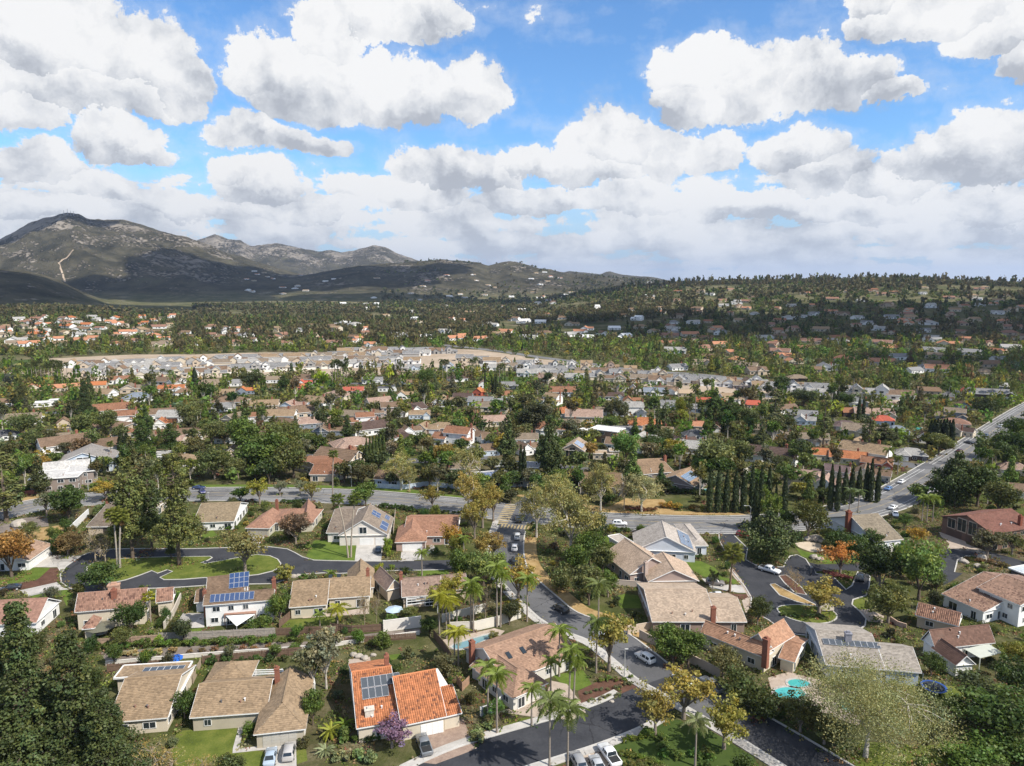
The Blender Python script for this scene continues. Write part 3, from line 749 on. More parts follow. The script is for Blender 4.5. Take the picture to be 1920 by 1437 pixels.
patch('lawn', [('3', 1062, 225), ('3', 1080, 190), ('3', 1140, 185), ('3', 1150, 240), ('3', 1110, 262), ('3', 1085, 250)], 'lawn', z=0.03)
# row nearest the camera
patch('lawn', [('1', 1000, 962), ('1', 1330, 940), ('1', 1350, 1060), ('1', 1485, 1080), ('1', 1490, 1240), ('1', 1000, 1240), ('1', 960, 1060)], 'lawn')
patch('garden_path', [('1', 1345, 930), ('1', 1375, 930), ('1', 1345, 1060), ('1', 1490, 1045), ('1', 1490, 1068), ('1', 1308, 1088), ('1', 1310, 1060)], 'concrete', z=0.012, mark=1)
patch('driveway', [('1', 1490, 1030), ('1', 1665, 1020), ('1', 1668, 1161), ('1', 1660, 1240), ('1', 1485, 1240)], 'concrete', z=0.014, mark=1)
patch('lawn', [('1', 1665, 1060), ('1', 1720, 1050), ('1', 1730, 1130), ('1', 1670, 1150)], 'lawn')
patch('driveway', [('2', 585, 970), ('2', 755, 940), ('2', 800, 880), ('2', 850, 1010), ('2', 885, 1060), ('2', 800, 1095), ('2', 650, 1150), ('2', 560, 1140)], 'paver', z=0.03, mark=1)
patch('driveway', [('2', 1000, 855), ('2', 1190, 800), ('2', 1270, 770), ('2', 1300, 680), ('2', 1390, 700), ('2', 1480, 820), ('2', 1495, 860), ('2', 1410, 905), ('2', 1300, 885), ('2', 1205, 885), ('2', 1100, 870)], 'palepaver', z=0.03, mark=1)
patch('lawn', [('2', 1000, 950), ('2', 1120, 890), ('2', 1190, 885), ('2', 1200, 920), ('2', 1080, 960), ('2', 1000, 990)], 'lawn')
patch('lawn', [('2', 1310, 650), ('2', 1480, 620), ('2', 1530, 700), ('2', 1450, 735), ('2', 1380, 720)], 'freshlawn')
patch('mulch_bed', [('2', 1450, 740), ('2', 1600, 665), ('2', 1720, 665), ('2', 1800, 705), ('2', 1800, 750), ('2', 1740, 800), ('2', 1560, 850), ('2', 1475, 855)], 'mulch', z=0.012)
patch('mulch_bed', [('2', 1050, 960), ('2', 1200, 915), ('2', 1215, 960), ('2', 1080, 1010), ('2', 1010, 1020)], 'mulch', z=0.012)
patch('mulch_bed', [('2', 1640, 1040), ('2', 1850, 950), ('3', 330, 840), ('3', 560, 980), ('3', 620, 1060), ('3', 700, 1161), ('2', 1650, 1261)], 'field', z=0.012, mark=0)
patch('driveway', [('2', 1420, 1100), ('2', 1590, 1030), ('2', 1700, 1161), ('2', 1700, 1261), ('2', 1420, 1261)], 'palepaver', z=0.03, mark=1)
patch('lawn', [('2', 385, 535), ('2', 480, 525), ('2', 500, 545), ('2', 400, 565)], 'freshlawn')
patch('patio', [('2', 160, 560), ('2', 280, 545), ('2', 290, 590), ('2', 160, 600)], 'palepaver', z=0.012, mark=1)
patch('patio', [('2', 690, 450), ('2', 980, 385), ('2', 1040, 400), ('2', 1000, 440), ('2', 820, 500), ('2', 730, 500)], 'palepaver', z=0.012, mark=1)
patch('bark_bank', [('1', 560, 520), ('1', 900, 495), ('1', 1600, 460), ('1', 1780, 460), ('1', 1780, 500), ('1', 1200, 540), ('1', 610, 590)], 'bark', z=0.012)
patch('bark_bank', [('1', 1880, 470), ('2', 60, 440), ('2', 560, 385), ('2', 570, 410), ('2', 160, 465), ('2', 40, 490)], 'bark', z=0.012)
patch('lawn', [('1', 990, 395), ('1', 1130, 385), ('1', 1145, 415), ('1', 1000, 425)], 'freshlawn')
patch('driveway', [('1', 975, 380), ('1', 1030, 300), ('1', 1145, 300), ('1', 1150, 380), ('1', 990, 388)], 'concrete', z=0.02, mark=1)
patch('lawn', [('1', 1600, 340), ('1', 1900, 320), ('1', 1900, 390), ('1', 1580, 400)], 'lawn', z=0.006)
patch('patio', [('b', 1110, 1110), ('b', 1500, 1050), ('b', 1500, 1110), ('b', 1180, 1130), ('b', 900, 1150), ('b', 890, 1130)], 'palepaver', z=0.012, mark=1)
patch('lawn', [('c', 110, 715), ('c', 390, 715), ('c', 390, 760), ('c', 110, 775)], 'freshlawn', z=0.024)
patch('pool_deck', [('3', 640, 590), ('3', 740, 560), ('3', 900, 600), ('3', 1150, 740), ('3', 1090, 830), ('3', 900, 760), ('3', 700, 720), ('3', 660, 660)], 'palepaver', z=0.012, mark=1)
patch('back_lawn', [('3', 1430, 620), ('3', 1640, 640), ('3', 1600, 740), ('3', 1480, 720), ('3', 1400, 660)], 'lawn')
patch('ground_cover', [('3', 1040, 900), ('3', 1400, 930), ('3', 1920, 900), ('3', 1920, 1161), ('3', 1100, 1161), ('3', 960, 980)], 'lawn', z=0.006, mark=0)
patch('ground_cover', [('3', 0, 800), ('3', 200, 800), ('3', 420, 960), ('3', 640, 1100), ('3', 700, 1200), ('3', 0, 1200), ('2', 1700, 1100)], 'field', z=0.008, mark=0)
# middle distance open ground
patch('graded_lot', [('k', 210, 225), ('k', 420, 205), ('k', 700, 195), ('k', 1100, 195), ('k', 1400, 185), ('k', 1920, 182), ('l', 300, 175), ('l', 700, 160), ('l', 900, 170), ('l', 1150, 205), ('l', 1180, 250), ('l', 1000, 260), ('l', 900, 240), ('l', 900, 290), ('l', 700, 300), ('l', 0, 320), ('k', 1500, 320), ('k', 1000, 330), ('k', 640, 345), ('k', 440, 350), ('k', 300, 320), ('k', 280, 260)], 'dirt', mark=3)
patch('green_field', [('k', -200, 210), ('k', 120, 205), ('k', 200, 215), ('k', 150, 270), ('k', 0, 278), ('k', -200, 285)], 'field', mark=3)
patch('dirt_track', [('k', -200, 290), ('k', 0, 285), ('k', 150, 275), ('k', 300, 300), ('k', 290, 330), ('k', 100, 300), ('k', -200, 320)], 'dirt', z=0.012, mark=3)
patch('park_lawn', [('l', 900, 330), ('l', 1000, 320), ('l', 1250, 325), ('l', 1160, 365), ('l', 950, 360)], 'field', mark=3)
patch('graded_lot', [('l', 900, 270), ('l', 1200, 260), ('l', 1700, 300), ('m', 0, 330), ('m', 600, 400), ('m', 900, 380), ('m', 1300, 420), ('m', 1300, 380), ('m', 900, 330), ('m', 500, 300), ('m', 100, 270), ('l', 1500, 240), ('l', 1150, 215), ('l', 900, 250)], 'dirt', z=0.010, mark=3)
# ---------------------------------------------------------------- building materials
def mat_roof():
 m, nt = new_mat("roof_tile"); g = N(nt)
 oi = g.n('ShaderNodeObjectInfo')
 uv = g.n('ShaderNodeUVMap').outputs[0]
 s = g.n('ShaderNodeSeparateXYZ'); nt.links.new(uv, s.inputs[0])
 row = g.m('FLOOR', g.m('DIVIDE', s.outputs[1], 0.36))
 colm = g.m('FLOOR', g.m('ADD', g.m('DIVIDE', s.outputs[0], 0.42), g.m('MULTIPLY', row, 0.5)))
 c = g.n('ShaderNodeCombineXYZ'); g.put(c.inputs[0], colm); g.put(c.inputs[1], row); g.put(c.inputs[2], oi.outputs['Random'])
 wn = g.n('ShaderNodeTexWhiteNoise', noise_dimensions='3D'); nt.links.new(c.outputs[0], wn.inputs[0])
 pos = g.n('ShaderNodeNewGeometry').outputs['Position']
 n1 = g.noise(pos, 0.35, 4, 0.65); n2 = g.noise(pos, 2.2, 3, 0.7)
 f = g.m('MULTIPLY', g.mr(wn.outputs[0], 0, 1, 0.80, 1.20), g.mr(n1, 0.3, 0.7, 0.80, 1.18))
 f = g.m('MULTIPLY', f, g.mr(n2, 0.3, 0.7, 0.76, 1.0))
 col = g.vm('SCALE', oi.outputs['Color'], scale=f)
 col = g.mix(g.m('MULTIPLY', g.mr(n1, 0.56, 0.74), 0.35), col, (0.10, 0.085, 0.062))
 b = g.n('ShaderNodeBsdfPrincipled'); nt.links.new(col, b.inputs['Base Color'])
 b.inputs['Roughness'].default_value = 0.85; b.inputs['Specular IOR Level'].default_value = 0.2
 o = g.n('ShaderNodeOutputMaterial'); nt.links.new(b.outputs[0], o.inputs[0])
 return m
def mat_barrel():
 m, nt = new_mat("clay_barrel_tile"); g = N(nt)
 oi = g.n('ShaderNodeObjectInfo')
 uv = g.n('ShaderNodeUVMap').outputs[0]
 s = g.n('ShaderNodeSeparateXYZ'); nt.links.new(uv, s.inputs[0])
 c = g.n('ShaderNodeCombineXYZ')
 g.put(c.inputs[0], g.m('FLOOR', g.m('DIVIDE', s.outputs[0], 0.38))); g.put(c.inputs[1], g.m('FLOOR', g.m('DIVIDE', s.outputs[1], 0.45)))
 wn = g.n('ShaderNodeTexWhiteNoise', noise_dimensions='2D'); nt.links.new(c.outputs[0], wn.inputs[0])
 pos = g.n('ShaderNodeNewGeometry').outputs['Position']
 n1 = g.noise(pos, 0.3, 4, 0.6)
 v = wn.outputs[0]
 f = g.m('MULTIPLY', g.mr(v, 0, 1, 0.72, 1.25), g.mr(n1, 0.3, 0.7, 0.85, 1.15))
 col = g.vm('SCALE', oi.outputs['Color'], scale=f)
 dark = g.m('GREATER_THAN', v, 0.91)
 col = g.mix(g.m('MULTIPLY', dark, 0.75), col, (0.075, 0.035, 0.028))
 b = g.n('ShaderNodeBsdfPrincipled'); nt.links.new(col, b.inputs['Base Color'])
 b.inputs['Roughness'].default_value = 0.7; b.inputs['Specular IOR Level'].default_value = 0.3
 o = g.n('ShaderNodeOutputMaterial'); nt.links.new(b.outputs[0], o.inputs[0])
 return m
def mat_glass():
 m, nt = new_mat("window_glass"); g = N(nt)
 b = g.n('ShaderNodeBsdfPrincipled'); b.inputs['Base Color'].default_value = (0.022, 0.030, 0.036, 1)
 b.inputs['Roughness'].default_value = 0.07; b.inputs['Specular IOR Level'].default_value = 0.7
 o = g.n('ShaderNodeOutputMaterial'); nt.links.new(b.outputs[0], o.inputs[0])
 return m
def mat_solar():
 m, nt = new_mat("solar_cells"); g = N(nt)
 oi = g.n('ShaderNodeObjectInfo')
 b = g.n('ShaderNodeBsdfPrincipled'); nt.links.new(oi.outputs['Color'], b.inputs['Base Color'])
 b.inputs['Roughness'].default_value = 0.18; b.inputs['Specular IOR Level'].default_value = 0.6
 o = g.n('ShaderNodeOutputMaterial'); nt.links.new(b.outputs[0], o.inputs[0])
 return m
M['roof'] = mat_roof(); M['barrel'] = mat_barrel()
M['wall'] = mat_objcol('stucco', 0.9, 0.5, 0.10, 0.15)
M['trim'] = mat_objcol('painted_trim', 0.6, 1.0, 0.06)
M['frame'] = mat_var('aluminium', (.45, .46, .48), (.55, .56, .58)); M['glass'] = mat_glass(); M['solar'] = mat_solar()
M['brick'] = mat_objcol('brick', 0.9, 3.0, 0.25, 0.1)
M['wood'] = mat_objcol('weathered_wood', 0.85, 1.8, 0.25, 0.15)
M['metal'] = mat_objcol('painted_metal', 0.4, 1.0, 0.08, 0.5)
# colours (reflectance)
C = dict(tan=(0.30, 0.215, 0.135), brown=(0.20, 0.135, 0.090), taupe=(0.235, 0.185, 0.135), redbr=(0.27, 0.135, 0.080), dkbr=(0.105, 0.070, 0.058),
  pink=(0.36, 0.25, 0.195), orange=(0.41, 0.160, 0.070), terra=(0.27, 0.155, 0.11), grey=(0.24, 0.235, 0.23), ltgrey=(0.36, 0.345, 0.32), purp=(0.15, 0.105, 0.10),
  white=(0.74, 0.73, 0.70), cream=(0.56, 0.49, 0.38), beige=(0.50, 0.41, 0.31), bluew=(0.46, 0.53, 0.60), mauve=(0.36, 0.29, 0.25), dkgrey=(0.11, 0.11, 0.115), dkbrw=(0.085, 0.06, 0.05), ltsand=(0.42, 0.32, 0.22),
  greyb=(0.22, 0.25, 0.29), red=(0.42, 0.115, 0.075), salmon=(0.45, 0.22, 0.13), wood=(0.22, 0.16, 0.115), woodgrey=(0.30, 0.26, 0.22))
# ---------------------------------------------------------------- house parts
def slope(mb, e0, e1, t1, t0, style, n_crs=None):
 """one roof slope with its courses of tiles: e0->e1 eave, t0->t1 top"""
 e0, e1, t1, t0 = map(Vector, (e0, e1, t1, t0))
 U = (e1 - e0).normalized()
 up = (t0 - e0) - U * (t0 - e0).dot(U)
 if up.length < 1e-6: up = (t1 - e1) - U * (t1 - e1).dot(U)
 Ls = up.length; W = up.normalized(); Nn = U.cross(W)
 if Nn.z < 0: Nn = -Nn
 if style == 'plain' or Ls < 0.5:
  mb.face([e0 + Nn * .06, e1 + Nn * .06, t1 + Nn * .06, t0 + Nn * .06], [((p - e0).dot(U), (p - e0).dot(W)) for p in (e0, e1, t1, t0)])
  return
 pitch = {'shake': 0.36, 'barrel': 0.45, 'coarse': 0.8}[style]
 lift = {'shake': 0.055, 'barrel': 0.045, 'coarse': 0.07}[style]
 n = max(1, round(Ls / pitch))
 for i in range(n):
  a, b = i / n, (i + 1) / n
  L0, R0 = e0.lerp(t0, a), e1.lerp(t1, a)
  L1, R1 = e0.lerp(t0, b), e1.lerp(t1, b)
  va, vb = a * Ls + 1e-3, b * Ls - 1e-3
  if style == 'barrel':
   cw = 0.38
   u0 = (L0 - e0).dot(U); u1 = (R0 - e0).dot(U); w0 = (L1 - e0).dot(U); w1 = (R1 - e0).dot(U)
   k0 = math.ceil(max(u0, w0) / cw - 1e-6); k1 = math.floor(min(u1, w1) / cw + 1e-6)
   mb.face([L0 + Nn * .03, R0 + Nn * .03, R1 + Nn * .03, L1 + Nn * .03], [(u0, va), (u1, va), (w1, vb), (w0, vb)])
   pa, pb = e0 + W * (a * Ls), e0 + W * (b * Ls)
   for k in range(k0, k1):
    prof = [(0.06, 0.03), (0.30 * cw / 0.38 * 0.4, 0.13), (0.26, 0.13), (0.32, 0.03)]
    us = [k * cw + x for x, _ in prof]
    for j in range(3):
     A0 = pa + U * us[j] + Nn * (prof[j][1] + lift); A1 = pa + U * us[j + 1] + Nn * (prof[j + 1][1] + lift)
     B1 = pb + U * us[j + 1] + Nn * prof[j + 1][1]; B0 = pb + U * us[j] + Nn * prof[j][1]
     mb.face([A0, A1, B1, B0], [(k * cw + .1, va + .1), (k * cw + .2, va + .1), (k * cw + .2, vb - .1), (k * cw + .1, vb - .1)])
  else:
   u0 = (L0 - e0).dot(U); u1 = (R0 - e0).dot(U); w0 = (L1 - e0).dot(U); w1 = (R1 - e0).dot(U)
   mb.face([L0 + Nn * (lift + .02), R0 + Nn * (lift + .02), R1 + Nn * .02, L1 + Nn * .02], [(u0, va), (u1, va), (w1, vb), (w0, vb)])
   mb.face([L0 - Nn * .01, R0 - Nn * .01, R0 + Nn * (lift + .02), L0 + Nn * (lift + .02)], [(u0, va), (u1, va), (u1, va + .01), (u0, va + .01)])
_unit = {}
def unit_meshes():
 mb = MB(); mb.box((0, 0, 0), (1, .06, 1)); _unit['pane'] = mb.mesh('window_pane', M['glass'])
 mb = MB(); t = 0.07
 for x in (-.5, .5): mb.box((x, 0, 0), (t, .12, 1 + t))
 for z in (-.5, .5): mb.box((0, 0, z), (1 + t, .12, t))
 mb.box((0, 0, 0), (0.04, .10, 1)); _unit['frame'] = mb.mesh('window_frame', M['trim'])
 mb = MB()
 for r in range(4):
  for k in range(4): mb.box((-.375 + .25 * k, 0, -.375 + .25 * r), (.225, .08, .22))
 mb.box((0, .02, 0), (1, .05, 1)); _unit['garage'] = mb.mesh('garage_door', M['trim'])
 mb = MB(); mb.box((0, 0, 0), (1, 1, 0.05)); [mb.box((x, y, .01), (w, h, .08), mi=1) for x, y, w, h in ((-.49, 0, .03, 1), (.49, 0, .03, 1), (0, -.49, 1, .02), (0, .49, 1, .02))]; _unit['solar'] = mb.mesh('solar_panel', [M['solar'], M['frame']])
 mb = MB(); mb.box((0, 0, 0), (1, 1, 1)); mb.box((0, 0, 0.52), (1.15, 1.15, 0.05)); mb.box((0, 0, .57), (.5, .5, .08)); _unit['chim'] = mb.mesh('chimney', M['brick'])
 mb = MB(); mb.box((0, 0, 0), (1, 1, .12)); _unit['sky'] = mb.mesh('skylight', M['glass'])
 mb = MB(); mb.tube([(0, 0, -.2), (0, 0, .45)], .12, 6); mb.tube([(0, 0, .45), (0, 0, .52)], .2, 6); _unit['vent'] = mb.mesh('vent_pipe', M['metal'])
 mb = MB(); mb.box((0, 0, 0), (1, .07, 1)); _unit['door'] = mb.mesh('door', M['trim'])
unit_meshes()
def inst(name, key, parent, loc, rz=0.0, sc=(1, 1, 1), color=None, rot=None):
 o = bpy.data.objects.new(name, _unit[key]); link(o, parent, loc, rz, sc)
 if rot is not None: o.rotation_euler = rot
 if color: o.color = c4(color)
 return o
class Blk: pass
def make_block(spec):
 """spec = (kind, A, B, dep, eave, rise) with A, B pixel/world eave ends"""
 kind, A, B, dep, e, rise = spec[:6]
 def w(p, z):
  if isinstance(p, Vector): return Vector((p.x, p.y, z))
  return Q(*p, z) if len(p) == 3 else P(*p, z)
 k = Blk(); k.kind = kind; k.e = e; k.rise = rise
 A = w(A, e); B = w(B, e)
 k.U = (B - A).normalized(); k.N = Vector((-k.U.y, k.U.x, 0))
 if k.N.dot(A) < 0 and not isinstance(spec[1], Vector): k.N = -k.N
 k.w = (B - A).length
 if isinstance(dep, (int, float)): k.d = float(dep)
 else:
  R = w(dep, e + rise); x = (R - A).dot(k.N)
  k.d = max(4.0, 2 * x if kind in 'GH' else x)
 k.A, k.B = A, B
 k.C = B + k.N * k.d; k.D = A + k.N * k.d
 return k
def build_house(name, label, blocks, roof=C['tan'], wall=C['beige'], style='shake', trim=None, group=None, windows=True, glaz=(), garages=(), chim=(), solar=(), sky=(), ao_mark=True, cat='house', wroof=None, vents=3, local=False, wincol=C['white']):
 """blocks -> a house thing with walls, roofs, fascia, windows, doors, chimneys"""
 trim = trim or C['white']
 ks = [make_block(b) for b in blocks]
 c0 = (ks[0].A + ks[0].C) / 2
 base = Vector((c0.x, c0.y, 0))
 root = empty(name, base)
 tag(root, label, cat, group)
 rnd = random.Random(hash(label) & 0xffff if False else int(abs(base.x * 13 + base.y * 7)))
 wb = MB(); fb = MB()
 for k in ks:
  A, B, Cc, Dd = [p - base for p in (k.A, k.B, k.C, k.D)]
  U, Nn = k.U, k.N
  e, r = k.e, k.rise
  Z = Vector((0, 0, 1))
  rb = MB()
  ridge = None
  if k.kind == 'G':
   Ra = A + Nn * (k.d / 2) + Z * r; Rb = B + Nn * (k.d / 2) + Z * r
   slope(rb, A, B, Rb, Ra, style); slope(rb, Cc, Dd, Ra, Rb, 'plain' if style == 'plain' else 'shake' if style == 'barrel' else style)
   ridge = (Ra, Rb); k.sl = (A, U, (Ra - A).normalized(), (Ra - A).length)
   gables = [(A, Dd, Ra, U), (B, Cc, Rb, -U)]
  elif k.kind == 'X':
   Rn = (A + B) / 2 + Z * r; Rf = (Cc + Dd) / 2 + Z * r
   slope(rb, Dd, A, Rn, Rf, style); slope(rb, B, Cc, Rf, Rn, style)
   ridge = (Rn, Rf); k.sl = (B, Nn, (Rn - B).normalized(), (Rn - B).length)
   k.sl2 = (Dd, -Nn, (Rf - Dd).normalized(), (Rf - Dd).length)
   gables = [(A, B, Rn, Nn), (Dd, Cc, Rf, -Nn)]
  elif k.kind == 'H':
   m = min(k.w, k.d) / 2
   if k.w >= k.d:
    Ra = A + Nn * (k.d / 2) + U * m + Z * r; Rb = B + Nn * (k.d / 2) - U * m + Z * r
    slope(rb, A, B, Rb, Ra, style); slope(rb, Cc, Dd, Ra, Rb, style); slope(rb, Dd, A, Ra, Ra, style); slope(rb, B, Cc, Rb, Rb, style)
   else:
    Ra = A + U * (k.w / 2) + Nn * m + Z * r; Rb = Dd + U * (k.w / 2) - Nn * m + Z * r
    slope(rb, Dd, A, Ra, Rb, style); slope(rb, B, Cc, Rb, Ra, style); slope(rb, A, B, Ra, Ra, style); slope(rb, Cc, Dd, Rb, Rb, style)
   ridge = (Ra, Rb); k.sl = (A, U, (Ra - A - U * (Ra - A).dot(U)).normalized(), 1)
   gables = []
  elif k.kind == 'Y':       # hip at the near end, runs into another roof at the far end
   m = k.w / 2
   Rn = (A + B) / 2 + Nn * m + Z * r; Rf = (Cc + Dd) / 2 + Z * r
   slope(rb, Dd, A, Rn, Rf, style); slope(rb, B, Cc, Rf, Rn, style); slope(rb, A, B, Rn, Rn, style)
   ridge = (Rn, Rf); k.sl = (B, Nn, (Rn - B).normalized(), 1); gables = [(Dd, Cc, Rf, -Nn)]
  elif k.kind == 'S':
   Dt, Ct = Dd + Z * r, Cc + Z * r
   slope(rb, A, B, Ct, Dt, style); ridge = None; k.sl = (A, U, (Dt - A).normalized(), 1)
   gables = []
   wb.face([A + U * .3, Dd + U * .3 - Nn * .3, Dt + U * .3 - Nn * .3 - Z * .08]); wb.face([B - U * .3, Cc - U * .3 - Nn * .3, Ct - U * .3 - Nn * .3 - Z * .08])
   wb.face([Dd + U * .3 - Nn * .3, Cc - U * .3 - Nn * .3, Ct - U * .3 - Nn * .3 - Z * .08, Dt + U * .3 - Nn * .3 - Z * .08])
  else:                     # flat
   rb.face([A + Z * .1, B + Z * .1, Cc + Z * .1, Dd + Z * .1], [(0, 0), (k.w, 0), (k.w, k.d), (0, k.d)]); gables = []
   k.sl = (A + Z * .1, U, Nn, 1)
   for p, s_ in (((A, B)), ((B, Cc)), ((Cc, Dd)), ((Dd, A))):
    mid = (p + s_) / 2; dd = s_ - p
    fb.box((mid.x, mid.y, e + .08), (dd.length + .1, .22, .34), math.atan2(dd.y, dd.x))
  if ridge and style != 'plain':
   rb.tube([ridge[0] + Z * .05, ridge[1] + Z * .05], 0.14, 6)
  ro = rb.obj('roof', [M['barrel'] if style == 'barrel' else M['roof']], root, color=(k_col := (wroof or roof)))
  # soffit, eave boards and barge boards
  fb.face([A - Z * .03, Dd - Z * .03, Cc - Z * .03, B - Z * .03])
  segs = []
  if k.kind in 'GXHYS':
   if k.kind in 'GHS' or k.kind == 'Y': segs += [(A, B)]
   if k.kind in 'GH': segs += [(Cc, Dd)]
   if k.kind in 'XHY': segs += [(B, Cc), (Dd, A)]
   if k.kind == 'G': segs += [(A, Ra), (Ra, Dd), (B, Rb), (Rb, Cc)]
   if k.kind == 'X': segs += [(A, Rn), (Rn, B), (Dd, Rf), (Rf, Cc)]
   if k.kind == 'S': segs += [(A, Dt), (B, Ct), (Dt, Ct)]
  cen = (A + Cc) / 2
  for p, s_ in segs:
   dd = s_ - p; out = Vector((dd.y, -dd.x, 0))
   if out.length < 1e-6: continue
   out.normalize()
   if out.dot((p + s_) / 2 - cen) < 0: out = -out
   o1 = out * .03; o2 = out * -.03
   a1, b1 = p + o1 + Z * .06, s_ + o1 + Z * .06; a0, b0 = p + o1 - Z * .16, s_ + o1 - Z * .16
   fb.face([a0, b0, b1, a1]); fb.face([p + o2 + Z * .06, a1, b1, s_ + o2 + Z * .06])
  # walls
  ins = 0.42
  wa, wbp, wc, wd = A + (U + Nn) * ins, B + (Nn - U) * ins, Cc - (U + Nn) * ins, Dd + (U - Nn) * ins
  k.wq = [(wa, wbp, -Nn), (wbp, wc, U), (wc, wd, Nn), (wd, wa, -U)]
  for p, s_, _n in k.wq:
   wb.face([(p.x, p.y, 0), (s_.x, s_.y, 0), (s_.x, s_.y, e - .02), (p.x, p.y, e - .02)])
  for g0, g1, ap, inn in gables:
   i3 = inn * ins
   f = 0.93
   mid = (g0 + g1) / 2
   wb.face([mid + (g0 - mid) * f + i3 - Z * .05, mid + (g1 - mid) * f + i3 - Z * .05, mid + Z * (r * f) + i3])
  if ao_mark: mark_poly([k.A, k.B, k.C, k.D], 2, 0.5)
 wb.obj('wall', M['wall'], root, color=wall)
 fb.obj('fascia', M['trim'], root, color=trim)
 # windows
 if windows:
  for bi, k in enumerate(ks):
   for fi in (0, 1, 3):
    p, s_, nn = k.wq[fi]
    ln = (s_ - p).length
    mid = (p + s_) / 2 + base
    if nn.dot(-mid) < 0: continue      # turned away from the street of view
    if any(gb == bi and gf == fi for gb, gf, *_ in garages): continue
    nwin = int(ln // 3.5)
    levels = [1.45] if k.e < 4.5 else [1.45, k.e - 1.25]
    for z in levels:
     for wi in range(nwin):
      if rnd.random() < 0.1: continue
      t = (wi + 0.5 + rnd.uniform(-.15, .15)) / nwin
      c = p.lerp(s_, t) + nn * 0.03; ww = rnd.choice([1.2, 1.6, 2.1]); hh = 1.15 if z > 2 or rnd.random() < .6 else 2.0
      zz = z if hh < 1.5 else 1.1
      ang = math.atan2((s_ - p).y, (s_ - p).x)
      fr = inst('window', 'frame', root, (c.x, c.y, zz), ang, (ww, 1, hh), wincol)
      inst('pane', 'pane', fr, (0, 0, 0))
 for gb, gf, t0, t1, z0, z1 in glaz:
  p, s_, nn = ks[gb].wq[gf]; c = p.lerp(s_, (t0 + t1) / 2) + nn * .05; ang = math.atan2((s_ - p).y, (s_ - p).x)
  fr = inst('tall_window', 'frame', root, (c.x, c.y, (z0 + z1) / 2), ang, ((s_ - p).length * (t1 - t0), 1, z1 - z0), wincol); inst('pane', 'pane', fr, (0, 0, 0))
 for gb, gf, t0, t1, *gc in garages:
  k = ks[gb]; p, s_, nn = k.wq[gf]
  c = p.lerp(s_, (t0 + t1) / 2) + nn * .03
  ang = math.atan2((s_ - p).y, (s_ - p).x)
  inst('garage_door', 'garage', root, (c.x, c.y, 1.12), ang if nn.dot(Vector((math.sin(ang), -math.cos(ang), 0))) > 0 else ang + math.pi, ((s_ - p).length * (t1 - t0), 1, 2.2), gc[0] if gc else C['white'])
 for ch in chim:                               # (block, u along A->B 0..1, v 0..1 into the depth, height top, size, colour)
  bi, u, v, top, sz, col = ch
  k = ks[bi]; c = k.A - base + k.U * (k.w * u) + k.N * (k.d * v)
  hgt = top - 1.5
  inst('chimney', 'chim', root, (c.x, c.y, 1.5 + hgt / 2), math.atan2(k.U.y, k.U.x), (sz[0], sz[1], hgt), col)
 for so in solar:                              # (block, which slope, u0, v0, cols, rows, w, h, colour)
  bi, wh, u0, v0, nc, nr, pw, ph, col = so
  k = ks[bi]; O, SU, SV, _l = k.sl if wh == 0 else k.sl2
  Nn = SU.cross(SV); Nn = -Nn if Nn.z < 0 else Nn
  rot = Matrix((SU, SV, Nn)).transposed().to_euler() if SU.cross(SV).z > 0 else Matrix((-SU, SV, Nn)).transposed().to_euler()
  for i in range(nc):
   for j in range(nr):
    c = O + SU * (u0 + (i + .5) * (pw + .06)) + SV * (v0 + (j + .5) * (ph + .06)) + Nn * .20
    inst('solar_panel', 'solar', root, c, 0, (pw, ph, 1), col, rot)
 for s in sky:                                 # (block, u, v, w, h)
  bi, u0, v0, w_, h_ = s[:5]
  k = ks[bi]; O, SU, SV, _l = k.sl
  Nn = SU.cross(SV); Nn = -Nn if Nn.z < 0 else Nn
  rot = Matrix((SU, SV, Nn)).transposed().to_euler() if SU.cross(SV).z > 0 else Matrix((-SU, SV, Nn)).transposed().to_euler()
  inst('skylight', 'sky', root, O + SU * u0 + SV * v0 + Nn * .12, 0, (w_, h_, 1), None, rot)
 for i in range(vents):
  k = ks[0]; O, SU, SV, _l = k.sl
  L_ = k.w if k.kind in 'GSHF' else k.d
  if k.kind == 'F': c = O + SU * rnd.uniform(1, L_ - 1) + SV * rnd.uniform(1, 4)
  else: c = O + SU * rnd.uniform(L_ * .3, L_ * .7) + SV * rnd.uniform(1.5, 3.2)
  inst('vent_pipe', 'vent', root, c, 0, (1, 1, 1), rnd.choice([C['white'], C['terra'], C['dkgrey']]))
 root['_w'] = 0
 del root['_w']
 return root, ks, base
SOL_BLUE = (0.035, 0.065, 0.15); SOL_BLK = (0.075, 0.085, 0.095)
BR = (0.25, 0.105, 0.07)
